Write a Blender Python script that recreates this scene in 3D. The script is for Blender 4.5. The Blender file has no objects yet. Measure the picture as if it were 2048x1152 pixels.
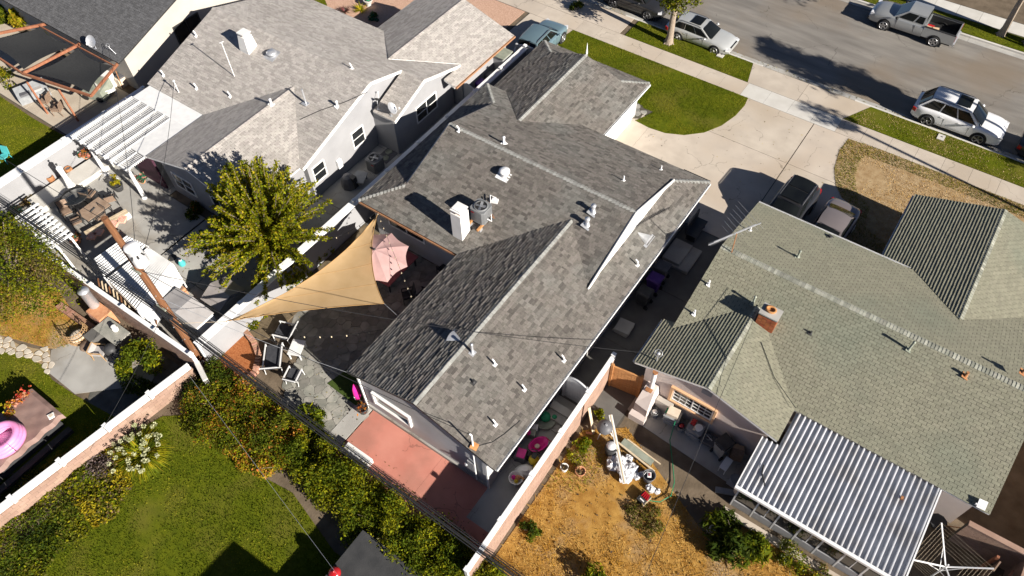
import bpy, bmesh, math, random
import numpy as np
from mathutils import Vector, Matrix
R = math.radians
rnd = random.Random(7)
scn = bpy.context.scene
col = scn.collection
# ------------------------------------------------------------------ camera
CAM_Z = 30.0
FPX = 1488.38                                   # focal length in pixels of the 2048 wide photograph
_p, _y, _r = R(53.4743), R(36.2236), R(-1.5894)
def _axes():
    f = Vector((0, math.cos(_p), -math.sin(_p))); r = Vector((1, 0, 0)); u = r.cross(f)
    c, s = math.cos(_r), math.sin(_r)
    r, u = c * r + s * u, c * u - s * r
    M = Matrix.Rotation(_y, 3, 'Z')
    return M @ r, M @ u, M @ f
CR, CU, CF = _axes()
cam = bpy.data.objects.new('camera', bpy.data.cameras.new('camera'))
col.objects.link(cam)
cam.matrix_world = Matrix(((CR.x, CU.x, -CF.x, 0), (CR.y, CU.y, -CF.y, 0), (CR.z, CU.z, -CF.z, CAM_Z), (0, 0, 0, 1)))
cam.data.sensor_width = 36; cam.data.lens = FPX / 2048 * 36
cam.data.clip_end = 2000
scn.camera = cam
# ------------------------------------------------------------------ sky, sun, exposure
SUN_EL, SHADOW = 26.3, Vector((-0.991, 0.131, 0))
world = bpy.data.worlds.new('World'); scn.world = world; world.use_nodes = True
wn = world.node_tree.nodes; wl = world.node_tree.links
sky = wn.new('ShaderNodeTexSky'); sky.sky_type = 'NISHITA'; sky.sun_disc = False
sky.sun_elevation = R(SUN_EL); sky.sun_rotation = math.atan2(0.991, -0.131); sky.altitude = 50
sky.air_density = 0.32; sky.dust_density = 0.2; sky.ozone_density = 1.0
wl.new(sky.outputs[0], wn['Background'].inputs[0]); wn['Background'].inputs[1].default_value = 0.06
sun = bpy.data.objects.new('sun', bpy.data.lights.new('sun', 'SUN'))
col.objects.link(sun)
sun.data.energy = 5.0; sun.data.angle = R(0.5); sun.data.color = (1.0, 0.935, 0.84)
_d = SHADOW.normalized() * math.cos(R(SUN_EL)) + Vector((0, 0, -math.sin(R(SUN_EL))))
sun.rotation_euler = _d.to_track_quat('-Z', 'Y').to_euler()
scn.view_settings.view_transform = 'Standard'; scn.view_settings.look = 'None'
scn.view_settings.exposure = 1.0; scn.view_settings.gamma = 1.0; scn.view_settings.use_curve_mapping = False
# ------------------------------------------------------------------ helpers
def P(px, py, z=0.0):
    """the point at height z that the photograph shows at pixel px, py"""
    d = (px - 1024) * CR - (py - 576) * CU + FPX * CF
    t = (z - CAM_Z) / d.z
    return Vector((t * d.x, t * d.y, z))
_mats = {}
def mat(name, c1, c2=None, scale=3.0, rough=0.85, bump=0.0, bscale=None, metal=0.0, island=0.0, spec=0.3, detail=6.0,
        c3=None, scale3=0.35, amt3=0.5, stretch=None, trans=0.0, coat=0.0, dark=0.0, crack=0.0):
    if name in _mats: return _mats[name]
    m = bpy.data.materials.new(name); m.use_nodes = True
    n, l = m.node_tree.nodes, m.node_tree.links
    b = n['Principled BSDF']
    b.inputs['Roughness'].default_value = rough; b.inputs['Metallic'].default_value = metal
    b.inputs['Specular IOR Level'].default_value = spec; b.inputs['Coat Weight'].default_value = coat
    rgb = lambda c: (c[0], c[1], c[2], 1)
    tc = n.new('ShaderNodeTexCoord'); co = tc.outputs['Object']
    geo = n.new('ShaderNodeNewGeometry')
    co = geo.outputs['Position']
    if stretch:
        mp = n.new('ShaderNodeMapping'); mp.inputs['Scale'].default_value = stretch[:3]
        if len(stretch) > 3: mp.inputs['Rotation'].default_value = (0, 0, R(stretch[3]))
        l.new(co, mp.inputs[0]); co = mp.outputs[0]
    nz = n.new('ShaderNodeTexNoise'); nz.inputs['Scale'].default_value = scale; nz.inputs['Detail'].default_value = detail
    l.new(co, nz.inputs['Vector'])
    rp = n.new('ShaderNodeValToRGB'); rp.color_ramp.elements[0].position = 0.32; rp.color_ramp.elements[1].position = 0.68
    rp.color_ramp.elements[0].color = rgb(c1); rp.color_ramp.elements[1].color = rgb(c2 or c1)
    l.new(nz.outputs['Fac'], rp.inputs[0]); out = rp.outputs[0]
    if c3:
        n3 = n.new('ShaderNodeTexNoise'); n3.inputs['Scale'].default_value = scale3; n3.inputs['Detail'].default_value = 5
        l.new(geo.outputs['Position'], n3.inputs['Vector'])
        r3 = n.new('ShaderNodeValToRGB'); r3.color_ramp.elements[0].position = 0.48; r3.color_ramp.elements[1].position = 0.66
        r3.color_ramp.elements[1].color = (amt3, amt3, amt3, 1)
        l.new(n3.outputs['Fac'], r3.inputs[0])
        mx = n.new('ShaderNodeMixRGB'); l.new(r3.outputs[0], mx.inputs[0]); l.new(out, mx.inputs[1]); mx.inputs[2].default_value = rgb(c3)
        out = mx.outputs[0]
    if island:
        oi = n.new('ShaderNodeObjectInfo')
        ad = n.new('ShaderNodeMath'); ad.operation = 'ADD'; l.new(geo.outputs['Random Per Island'], ad.inputs[0]); l.new(oi.outputs['Random'], ad.inputs[1])
        fr = n.new('ShaderNodeMath'); fr.operation = 'FRACT'; l.new(ad.outputs[0], fr.inputs[0])
        mr = n.new('ShaderNodeMapRange'); l.new(fr.outputs[0], mr.inputs[0]); mr.inputs[3].default_value = 1 - island; mr.inputs[4].default_value = 1 + island
        hs = n.new('ShaderNodeHueSaturation'); l.new(out, hs.inputs['Color']); l.new(mr.outputs[0], hs.inputs['Value'])
        m2 = n.new('ShaderNodeMath'); m2.operation = 'MULTIPLY'; m2.inputs[1].default_value = 7.31; l.new(fr.outputs[0], m2.inputs[0])
        f2 = n.new('ShaderNodeMath'); f2.operation = 'FRACT'; l.new(m2.outputs[0], f2.inputs[0])
        mh = n.new('ShaderNodeMapRange'); l.new(f2.outputs[0], mh.inputs[0]); mh.inputs[3].default_value = 0.5 - island * 0.05; mh.inputs[4].default_value = 0.5 + island * 0.05
        l.new(mh.outputs[0], hs.inputs['Hue'])
        out = hs.outputs[0]
        if dark:
            m4 = n.new('ShaderNodeMath'); m4.operation = 'MULTIPLY'; m4.inputs[1].default_value = 13.7; l.new(fr.outputs[0], m4.inputs[0])
            f4 = n.new('ShaderNodeMath'); f4.operation = 'FRACT'; l.new(m4.outputs[0], f4.inputs[0])
            lt = n.new('ShaderNodeMath'); lt.operation = 'LESS_THAN'; lt.inputs[1].default_value = dark; l.new(f4.outputs[0], lt.inputs[0])
            h2 = n.new('ShaderNodeHueSaturation'); h2.inputs['Value'].default_value = 0.70; l.new(lt.outputs[0], h2.inputs['Fac']); l.new(out, h2.inputs['Color']); out = h2.outputs[0]
    if crack:
        wz = n.new('ShaderNodeTexNoise'); wz.inputs['Scale'].default_value = 1.3; wz.inputs['Detail'].default_value = 6; l.new(geo.outputs['Position'], wz.inputs['Vector'])
        wm = n.new('ShaderNodeVectorMath'); wm.operation = 'MULTIPLY_ADD'; wm.inputs[1].default_value = (1.1, 1.1, 0); l.new(wz.outputs['Color'], wm.inputs[0]); l.new(geo.outputs['Position'], wm.inputs[2])
        vo = n.new('ShaderNodeTexVoronoi'); vo.feature = 'DISTANCE_TO_EDGE'; vo.inputs['Scale'].default_value = crack; l.new(wm.outputs[0], vo.inputs['Vector'])
        cr_ = n.new('ShaderNodeMapRange'); cr_.inputs[1].default_value = 0.0; cr_.inputs[2].default_value = 0.022 * crack; cr_.inputs[3].default_value = 0.45; cr_.inputs[4].default_value = 0.0; l.new(vo.outputs['Distance'], cr_.inputs[0])
        n5 = n.new('ShaderNodeTexNoise'); n5.inputs['Scale'].default_value = 0.5; l.new(geo.outputs['Position'], n5.inputs['Vector'])
        g5 = n.new('ShaderNodeMath'); g5.operation = 'GREATER_THAN'; g5.inputs[1].default_value = 0.52; l.new(n5.outputs['Fac'], g5.inputs[0])
        c5 = n.new('ShaderNodeMath'); c5.operation = 'MULTIPLY'; l.new(cr_.outputs[0], c5.inputs[0]); l.new(g5.outputs[0], c5.inputs[1])
        mc = n.new('ShaderNodeMixRGB'); l.new(c5.outputs[0], mc.inputs[0]); l.new(out, mc.inputs[1]); mc.inputs[2].default_value = (0.03, 0.025, 0.02, 1); out = mc.outputs[0]
    l.new(out, b.inputs['Base Color'])
    if bump:
        nb = n.new('ShaderNodeTexNoise'); nb.inputs['Scale'].default_value = bscale or scale * 6; nb.inputs['Detail'].default_value = 4
        l.new(co, nb.inputs['Vector'])
        bp = n.new('ShaderNodeBump'); bp.inputs['Strength'].default_value = bump; bp.inputs['Distance'].default_value = 0.03
        l.new(nb.outputs['Fac'], bp.inputs['Height']); l.new(bp.outputs[0], b.inputs['Normal'])
    if trans:
        tb = n.new('ShaderNodeBsdfTranslucent'); l.new(out, tb.inputs[0])
        ms = n.new('ShaderNodeMixShader'); ms.inputs[0].default_value = trans
        l.new(b.outputs[0], ms.inputs[1]); l.new(tb.outputs[0], ms.inputs[2]); l.new(ms.outputs[0], n['Material Output'].inputs[0])
    _mats[name] = m
    return m

def thing(name, label, cat, loc=(0, 0, 0), rz=0.0, group=None, kind=None):
    o = bpy.data.objects.new(name, None); o.empty_display_size = 0.2
    o.location = loc; o.rotation_euler = (0, 0, rz); col.objects.link(o)
    return tag(o, label, cat, group, kind)
def tag(o, label=None, cat=None, group=None, kind=None):
    if label: o['label'] = label
    if cat: o['category'] = cat
    if group: o['group'] = group
    if kind: o['kind'] = kind
    return o
def base_matrix(p):
    if p is None: return Matrix.Identity(4)
    m = Matrix.Translation(p.location) @ p.rotation_euler.to_matrix().to_4x4() @ Matrix.Diagonal((*p.scale, 1))
    return base_matrix(p.parent) @ m

class MB:
    """collects geometry in world (or local) coordinates; build() links it as ONE mesh object"""
    def __init__(s): s.v = []; s.f = []; s.mi = []; s.smooth = []; s.m = 0
    def face(s, pts, sm=False):
        i = len(s.v); s.v += [tuple(p) for p in pts]; s.f.append(tuple(range(i, i + len(pts)))); s.mi.append(s.m); s.smooth.append(sm); return s
    def raw(s, vs, fs, sm=False):
        i = len(s.v); s.v += [tuple(p) for p in vs]
        for f in fs: s.f.append(tuple(i + k for k in f)); s.mi.append(s.m); s.smooth.append(sm)
        return s
    def box(s, c, d, rz=0.0, tilt=None):
        """centre c, full size d"""
        M = Matrix.Rotation(rz, 3, 'Z')
        if tilt is not None: M = M @ tilt
        c = Vector(c); h = [x / 2 for x in d]
        vs = [c + M @ Vector((a * h[0], b * h[1], e * h[2])) for e in (-1, 1) for a, b in ((-1, -1), (1, -1), (1, 1), (-1, 1))]
        return s.raw(vs, ((3, 2, 1, 0), (4, 5, 6, 7), (0, 1, 5, 4), (1, 2, 6, 5), (2, 3, 7, 6), (3, 0, 4, 7)))
    def beam(s, a, b, w, h, up=(0, 0, 1)):
        a, b = Vector(a), Vector(b); d = (b - a); L = d.length
        if L < 1e-6: return s
        d /= L; u = Vector(up); sd = d.cross(u)
        if sd.length < 1e-4: sd = d.cross(Vector((0, 1, 0)))
        sd.normalize(); u = sd.cross(d)
        vs = [p + sd * x * w / 2 + u * y * h / 2 for p in (a, b) for x, y in ((-1, -1), (1, -1), (1, 1), (-1, 1))]
        return s.raw(vs, ((0, 1, 2, 3), (7, 6, 5, 4), (0, 4, 5, 1), (1, 5, 6, 2), (2, 6, 7, 3), (3, 7, 4, 0)))
    def prism(s, pts, z0, z1):
        """upright prism over an xy polygon; z1 may be a list"""
        n = len(pts); area = sum(pts[i][0] * pts[(i + 1) % n][1] - pts[(i + 1) % n][0] * pts[i][1] for i in range(n))
        if area < 0: pts = list(reversed(pts)); z1 = list(reversed(z1)) if isinstance(z1, (list, tuple)) else z1
        zt = z1 if isinstance(z1, (list, tuple)) else [z1] * n
        vs = [(p[0], p[1], z0) for p in pts] + [(p[0], p[1], zt[i]) for i, p in enumerate(pts)]
        return s.raw(vs, [tuple(reversed(range(n))), tuple(range(n, 2 * n))] + [(i, (i + 1) % n, n + (i + 1) % n, n + i) for i in range(n)])
    def tube(s, pts, r, n=6, cap=True, sm=True):
        pts = [Vector(p) for p in pts]; m = len(pts); rs = r if isinstance(r, (list, tuple)) else [r] * m
        vs = []; ref = None
        for i, p in enumerate(pts):
            d = (pts[min(i + 1, m - 1)] - pts[max(i - 1, 0)]); d = d.normalized() if d.length > 1e-9 else Vector((0, 0, 1))
            if ref is None: ref = Vector((0, 0, 1)) if abs(d.z) < 0.9 else Vector((1, 0, 0))
            a = d.cross(ref).normalized(); b = a.cross(d); ref = b
            vs += [p + (a * math.cos(2 * math.pi * k / n) + b * math.sin(2 * math.pi * k / n)) * rs[i] for k in range(n)]
        fs = [(i * n + k, (i + 1) * n + k, (i + 1) * n + (k + 1) % n, i * n + (k + 1) % n) for i in range(m - 1) for k in range(n)]
        s.raw(vs, fs, sm)
        if cap: s.raw(vs[:n], [tuple(range(n))]); s.raw(vs[-n:], [tuple(reversed(range(n)))])
        return s
    def lathe(s, c, prof, n=14, sm=True, sx=1.0, sy=1.0):
        """prof: (radius, z) from bottom to top"""
        c = Vector(c); vs = []
        for r, z in prof: vs += [c + Vector((r * sx * math.cos(2 * math.pi * k / n), r * sy * math.sin(2 * math.pi * k / n), z)) for k in range(n)]
        fs = [(i * n + k, i * n + (k + 1) % n, (i + 1) * n + (k + 1) % n, (i + 1) * n + k) for i in range(len(prof) - 1) for k in range(n)]
        s.raw(vs, fs, sm); s.raw(vs[:n], [tuple(reversed(range(n)))]); s.raw(vs[-n:], [tuple(range(n))])
        return s
    def ball(s, c, r, n=8, squash=1.0):
        prof = [(r * math.sin(math.pi * (i + 0.001) / n) or 0.001, -r * squash * math.cos(math.pi * i / n)) for i in range(n + 1)]
        return s.lathe(c, prof, n + 4)
    def build(s, name, m, parent=None, local=False, kind=None, smooth_all=None, solid=False):
        me = bpy.data.meshes.new(name)
        vs = s.v
        if parent is not None and not local:
            B = base_matrix(parent).inverted(); vs = [tuple(B @ Vector(v)) for v in vs]
        me.from_pydata(vs, [], s.f)
        for x in (m if isinstance(m, (list, tuple)) else [m]): me.materials.append(x)
        if isinstance(m, (list, tuple)): me.polygons.foreach_set('material_index', s.mi)
        me.polygons.foreach_set('use_smooth', s.smooth if smooth_all is None else [smooth_all] * len(s.f))
        if solid:
            bm = bmesh.new(); bm.from_mesh(me); bmesh.ops.recalc_face_normals(bm, faces=bm.faces); bm.to_mesh(me); bm.free()
        me.update()
        o = bpy.data.objects.new(name, me); col.objects.link(o)
        if parent is not None: o.parent = parent
        if kind: o['kind'] = kind
        return o
def struct(name, mb, m, parent=None): return mb.build(name, m, parent, kind='structure')
def children(o): return [c for c in bpy.data.objects if c.parent == o]
def copy_tree(o, parent=None):
    c = o.copy(); col.objects.link(c); c.parent = parent
    for ch in list(o.children): copy_tree(ch, c)
    return c
def dup(o, loc, rz=0.0, label=None, scale=None):
    c = copy_tree(o); c.location = loc; c.rotation_euler = (0, 0, rz)
    if label: c['label'] = label
    if scale: c.scale = (scale,) * 3 if not isinstance(scale, tuple) else scale
    return c
def xy(pts, z=0.0): return [P(a, b, z) for a, b in pts]
def in_poly(x, y, poly):
    c = False; n = len(poly); j = n - 1
    for i in range(n):
        if (poly[i][1] > y) != (poly[j][1] > y) and x < (poly[j][0] - poly[i][0]) * (y - poly[i][1]) / (poly[j][1] - poly[i][1]) + poly[i][0]: c = not c
        j = i
    return c
def arrays_mesh(name, V, F, mats, parent=None, kind=None, mi=None):
    me = bpy.data.meshes.new(name)
    k = F.shape[1]
    if parent is not None: V = V - np.array(parent.location)
    me.vertices.add(len(V)); me.vertices.foreach_set('co', V.astype(np.float32).ravel())
    me.loops.add(F.size); me.loops.foreach_set('vertex_index', F.astype(np.int32).ravel())
    me.polygons.add(len(F)); me.polygons.foreach_set('loop_start', np.arange(0, F.size, k, dtype=np.int32))
    me.polygons.foreach_set('loop_total', np.full(len(F), k, dtype=np.int32))
    for m in mats: me.materials.append(m)
    if mi is not None: me.polygons.foreach_set('material_index', mi.astype(np.int32))
    me.update(calc_edges=True); me.validate()
    o = bpy.data.objects.new(name, me); col.objects.link(o)
    if parent is not None: o.parent = parent
    if kind: o['kind'] = kind
    return o
rng = np.random.default_rng(5)
def grass(name, label, poly, dens, h, mats, lean=0.5, w=0.014, holes=(), dens_fn=None, mi_p=None, z=0.02, cat='grass', bare=0.0):
    """short tufts over a polygon: one 'stuff' object"""
    xs = [p[0] for p in poly]; ys = [p[1] for p in poly]
    n = int((max(xs) - min(xs)) * (max(ys) - min(ys)) * dens)
    pts = np.stack([rng.uniform(min(xs), max(xs), n), rng.uniform(min(ys), max(ys), n)], 1)
    def inside(pl):
        c = np.zeros(n, bool); j = len(pl) - 1
        for i in range(len(pl)):
            xi, yi, xj, yj = pl[i][0], pl[i][1], pl[j][0], pl[j][1]
            if yi != yj: c ^= ((yi > pts[:, 1]) != (yj > pts[:, 1])) & (pts[:, 0] < (xj - xi) * (pts[:, 1] - yi) / (yj - yi) + xi)
            j = i
        return c
    k = inside(poly)
    for hpoly in holes: k &= ~inside(hpoly)
    if bare:
        q0 = np.sin(pts[:, 0] * .83 + 2.1 * np.sin(pts[:, 1] * .61 + .7)) + np.sin(pts[:, 1] * 1.07 + 1.6 * np.sin(pts[:, 0] * .77)) + .6 * np.sin(pts[:, 0] * 3.1 + pts[:, 1] * 2.3) + rng.normal(0, .55, n)
        k &= q0 > np.quantile(q0, bare)
    pts = pts[k]; n = len(pts)
    a = rng.uniform(0, 2 * math.pi, n); hh = h * rng.uniform(0.5, 1.3, n); ww = w * rng.uniform(0.7, 1.5, n)
    la = rng.uniform(0, 2 * math.pi, n); ln = lean * hh * rng.uniform(0.2, 1.4, n)
    zz = np.full(n, z)
    A = np.stack([pts[:, 0] - np.cos(a) * ww, pts[:, 1] - np.sin(a) * ww, zz], 1)
    B = np.stack([pts[:, 0] + np.cos(a) * ww, pts[:, 1] + np.sin(a) * ww, zz], 1)
    C = np.stack([pts[:, 0] + np.cos(la) * ln, pts[:, 1] + np.sin(la) * ln, zz + hh], 1)
    V = np.stack([A, B, C], 1).reshape(-1, 3); F = np.arange(3 * n).reshape(-1, 3)
    # colour patches: low-frequency value noise picks the material
    if len(mats) > 1:
        q = np.sin(pts[:, 0] * 1.3 + 1.7 * np.sin(pts[:, 1] * 0.9)) + np.sin(pts[:, 1] * 1.9 + 1.1 * np.sin(pts[:, 0] * 1.5)) + rng.normal(0, 0.9, n)
        mi = np.clip(((q + 2.2) / 4.4 * len(mats)).astype(int), 0, len(mats) - 1)
    else: mi = np.zeros(n, int)
    o = arrays_mesh(name, V, F, mats, mi=mi)
    return tag(o, label, cat, None, 'stuff')
def wire(a, b, r, sag=0.3, n=14):
    a, b = Vector(a), Vector(b)
    return [a.lerp(b, i / n) - Vector((0, 0, 4 * sag * (i / n) * (1 - i / n))) for i in range(n + 1)]
# ------------------------------------------------------------------ materials of the setting
M = {}
M['soil'] = mat('soil', (0.10, 0.075, 0.05), (0.17, 0.13, 0.09), 1.5, 0.95, 0.5)
M['asphalt'] = mat('asphalt', (0.165, 0.152, 0.137), (0.25, 0.232, 0.208), 1.1, 0.9, 0.6, 60, c3=(0.21, 0.165, 0.12), scale3=0.16, amt3=0.75, stretch=(0.3, 1.6, 1, 0), detail=10, crack=.3)
M['conc_warm'] = mat('conc_warm', (0.44, 0.38, 0.315), (0.52, 0.455, 0.38), 1.2, 0.9, 0.15, 40, c3=(0.36, 0.28, 0.20), scale3=0.3, amt3=0.5, island=0.05, detail=9, crack=.35)
M['conc_light'] = mat('conc_light', (0.50, 0.48, 0.44), (0.58, 0.56, 0.52), 1.2, 0.9, 0.15, 40, island=0.04)
M['conc_grey'] = mat('conc_grey', (0.31, 0.30, 0.28), (0.41, 0.40, 0.375), 0.8, 0.9, 0.2, 30, c3=(0.22, 0.18, 0.13), scale3=0.5, amt3=0.5, island=0.06, crack=.4)
M['conc_dark_shaded'] = mat('conc_dark_shaded', (0.095, 0.09, 0.085), (0.14, 0.135, 0.125), 0.8, 0.9, 0.2, 30)  # ordinary concrete darkened: the shade of the passages is put into its colour
M['joint'] = mat('joint', (0.07, 0.06, 0.05), (0.10, 0.09, 0.07), 3, 0.95)
M['white_trim'] = mat('white_trim', (0.74, 0.73, 0.70), (0.80, 0.79, 0.77), 2, 0.6)
M['white_vinyl'] = mat('white_vinyl', (0.78, 0.78, 0.77), (0.82, 0.82, 0.81), 2, 0.45)
M['stucco_grey'] = mat('stucco_grey', (0.36, 0.36, 0.375), (0.46, 0.46, 0.475), 0.7, 0.95, 0.4, 45, c3=(0.40, 0.36, 0.31), scale3=0.5, amt3=0.5)
M['stucco_light'] = mat('stucco_light', (0.27, 0.27, 0.28), (0.31, 0.31, 0.32), 1.0, 0.95, 0.3, 45)
M['stucco_dim'] = mat('stucco_dim', (0.24, 0.24, 0.25), (0.29, 0.29, 0.30), 1.0, 0.95, 0.3, 45)
M['stucco_cream'] = mat('stucco_cream', (0.40, 0.37, 0.33), (0.45, 0.42, 0.38), 0.8, 0.95, 0.2, 45)
M['stucco_pink'] = mat('stucco_pink', (0.55, 0.47, 0.43), (0.62, 0.54, 0.50), 1.0, 0.95, 0.3, 45)
M['block_pink'] = mat('block_pink', (0.28, 0.18, 0.135), (0.35, 0.235, 0.18), 1.6, 0.95, 0.3, 40, island=0.08)
M['peach_trim'] = mat('peach_trim', (0.66, 0.40, 0.22), (0.70, 0.45, 0.27), 2, 0.7)
M['dark_glass'] = mat('dark_glass', (0.012, 0.014, 0.016), (0.02, 0.022, 0.024), 1, 0.06, spec=0.8)
M['dark_metal'] = mat('dark_metal', (0.03, 0.03, 0.032), (0.045, 0.045, 0.045), 3, 0.5)
M['galv'] = mat('galv', (0.50, 0.51, 0.53), (0.62, 0.63, 0.65), 4, 0.4, metal=0.6)
M['white_metal'] = mat('white_metal', (0.72, 0.72, 0.72), (0.80, 0.80, 0.80), 3, 0.4)
M['rust'] = mat('rust', (0.28, 0.12, 0.05), (0.42, 0.20, 0.09), 6, 0.9)
M['brown_fascia'] = mat('brown_fascia', (0.30, 0.15, 0.08), (0.40, 0.22, 0.12), 3, 0.7)
M['felt'] = mat('felt', (0.02, 0.02, 0.02), (0.035, 0.033, 0.03), 4, 0.95)
M['sh_main'] = mat('sh_main', (0.146, 0.131, 0.117), (0.194, 0.176, 0.156), 14.0, 0.95, 0.6, 110, island=0.20, dark=.22, c3=(0.20, 0.205, 0.19), scale3=0.45, amt3=0.4)
M['sh_green'] = mat('sh_green', (0.222, 0.214, 0.156), (0.272, 0.262, 0.196), 11.0, 0.95, 0.6, 110, island=0.09, c3=(0.19, 0.21, 0.16), scale3=0.22, amt3=0.6)
M['sh_left'] = mat('sh_left', (0.355, 0.328, 0.302), (0.445, 0.413, 0.385), 12.0, 0.95, 0.6, 110, island=0.17, c3=(0.31, 0.285, 0.26), scale3=0.3, amt3=0.5)
M['sh_char'] = mat('sh_char', (0.085, 0.085, 0.088), (0.125, 0.125, 0.13), 5.0, 0.95, 0.5, 90, island=0.15)
M['cap_main'] = mat('cap_main', (0.24, 0.24, 0.225), (0.32, 0.32, 0.30), 5.0, 0.95, 0.4, 90, island=0.14)
M['cap_green'] = mat('cap_green', (0.23, 0.235, 0.19), (0.33, 0.33, 0.28), 3.0, 0.95, 0.4, 90, island=0.3)

# ------------------------------------------------------------------ ground, street, pavements
YF_CURB, YB_CURB = 41.45, 51.75
g = MB(); g.face([(-400, -400, -0.16), (400, -400, -0.16), (400, 400, -0.16), (-400, 400, -0.16)]); struct('ground', g, M['soil'])
g = MB(); g.box((0, -39.3, -0.08), (400, 161.3, 0.16)); g.box((0, 92, -0.08), (400, 80, 0.158)); struct('yard_soil', g, M['soil'])
g = MB(); g.face([(-200, YF_CURB - .1, -0.13), (200, YF_CURB - .1, -0.13), (200, YB_CURB + .1, -0.13), (-200, YB_CURB + .1, -0.13)]); struct('street', g, M['asphalt'])
g = MB()
for y0, y1 in ((YF_CURB, YF_CURB + .45), (YB_CURB - .45, YB_CURB)):
    for i in range(-14, 10): g.box((i * 4 + 2, (y0 + y1) / 2, -0.125), (3.985, y1 - y0, 0.03))
struct('gutter', g, M['conc_grey'])
# near kerb, with the dropped kerbs of the driveways
def kerb(y0, y1, drops):
    k = MB(); x = -70.0
    for i in range(60):
        x0, x1 = -70 + i * 2, -70 + i * 2 + 1.99
        low = any(a < (x0 + x1) / 2 < b for a, b in drops)
        k.box(((x0 + x1) / 2, (y0 + y1) / 2, (-0.155 + (-0.07 if low else 0.01)) / 2), (x1 - x0, y1 - y0, 0.155 + (-0.07 if low else 0.01)))
    return k
KERB = 1
struct('kerb', kerb(YF_CURB - .16, YF_CURB, ((-10.5, -3.5), (-26.5, -21.0))), M['conc_light'])
struct('kerb', kerb(YB_CURB, YB_CURB + .16, ((3.6, 12),)), M['conc_light'])
def paved(name, rects, joint_poly, m, z=0.03, gap=0.014, kind_label=None, per=None):
    """a structure with separate slabs: rects (x0,y0,x1,y1) or polygons"""
    b = MB(); b.prism(joint_poly, -0.03, z - 0.022)
    base = struct(name, b, M['joint'])
    for r in rects:
        k = MB()
        if len(r) == 4 and not hasattr(r[0], '__len__'):
            x0, y0, x1, y1 = r; pl = [(x0 + gap / 2, y0 + gap / 2), (x1 - gap / 2, y0 + gap / 2), (x1 - gap / 2, y1 - gap / 2), (x0 + gap / 2, y1 - gap / 2)]
        else: pl = r
        k.prism(pl, -0.02, z + rnd.uniform(-.002, .002)); k.build('slab', m, base)
    return base
SW0, SW1 = 37.95, 39.3
rc = []; x = -46.0
while x < 24:
    w_ = 1.5 + 0 * x
    rc.append((x, SW0, x + w_, SW1)); x += w_
b = MB(); b.prism([(-60, SW0 - .02), (40, SW0 - .02), (40, SW1 + .02), (-60, SW1 + .02)], -0.03, 0.004); sw = struct('sidewalk', b, M['joint'])
for i, r in enumerate(rc):
    k = MB(); k.prism([(r[0] + .006, r[1]), (r[2] - .006, r[1]), (r[2] - .006, r[3]), (r[0] + .006, r[3])], -0.02, 0.03 + rnd.uniform(-.003, .003))
    k.build('slab', M['conc_light'] if -10.5 < r[0] < -5.2 else M['conc_warm'], sw)
rc = [(x_, 53.6, x_ + 1.5, 55.0) for x_ in np.arange(-30, 30, 1.5)]
paved('sidewalk', rc, [(-60, 53.5), (40, 53.5), (40, 55.1), (-60, 55.1)], M['conc_light'])
# driveway in front of the middle house
dj = [(-14.6, 26.6), (1.6, 26.6), (1.6, 37.94), (-14.6, 37.94)]
paved('driveway', [(-14.6, 26.7, -13.2, 33.0), (-13.2, 26.7, -5.27, 33.9), (-5.23, 26.7, 1.6, 33.9), (-13.2, 33.91, -5.27, 37.93), (-5.23, 33.91, 1.6, 37.93)], dj, M['conc_warm'])
ap = [(-10.1, 39.32), (-4.3, 39.32), (-3.2, 41.28), (-10.6, 41.28)]
paved('driveway_apron', [[(-10.1, 39.32), (-6.9, 39.32), (-6.9, 41.28), (-10.6, 41.28)], [(-6.88, 39.32), (-4.0, 39.32), (-3.0, 41.28), (-6.88, 41.28)]], ap, M['conc_warm'])
# driveway of the left house
paved('driveway', [(-25.6, 28.2, -22.0, 33.0), (-22.0, 28.2, -18.9, 33.0), (-25.6, 33.0, -22.0, 37.93), (-22.0, 33.0, -18.9, 37.93)], [(-25.7, 28.1), (-18.8, 28.1), (-18.8, 37.94), (-25.7, 37.94)], M['conc_warm'])
paved('driveway_apron', [(-26.3, 39.32, -22.4, 41.28), (-22.4, 39.32, -19.3, 41.28)], [(-26.3, 39.32), (-19.3, 39.32), (-19.3, 41.28), (-26.3, 41.28)], M['conc_warm'])
paved('driveway', [(3.6, 55.12, 7.5, 62), (7.5, 55.12, 11.5, 62)], [(3.5, 55.1), (11.6, 55.1), (11.6, 62), (3.5, 62)], M['conc_light'])
paved('driveway_apron', [(3.6, 51.95, 7.5, 53.48), (7.5, 51.95, 11.5, 53.48)], [(3.6, 51.95), (11.5, 51.95), (11.5, 53.48), (3.6, 53.48)], M['conc_light'])

# ------------------------------------------------------------------ shingle roofs
def clip(poly, cv):
    """Sutherland-Hodgman: polygon (s,h) against a convex counter-clockwise polygon"""
    out = poly
    for i in range(len(cv)):
        a, b = cv[i], cv[(i + 1) % len(cv)]
        inp, out = out, []
        if not inp: return []
        ex, ey = b[0] - a[0], b[1] - a[1]
        sd = lambda p: ex * (p[1] - a[1]) - ey * (p[0] - a[0])
        for j in range(len(inp)):
            p, q = inp[j - 1], inp[j]; sp, sq = sd(p), sd(q)
            if (sp >= 0) != (sq >= 0):
                t = sp / (sp - sq); out.append((p[0] + (q[0] - p[0]) * t, p[1] + (q[1] - p[1]) * t))
            if sq >= 0: out.append(q)
    return out
def ccw(p):
    a = sum(p[i][0] * p[(i + 1) % len(p)][1] - p[(i + 1) % len(p)][0] * p[i][1] for i in range(len(p)))
    return list(p) if a > 0 else list(reversed(p))
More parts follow.
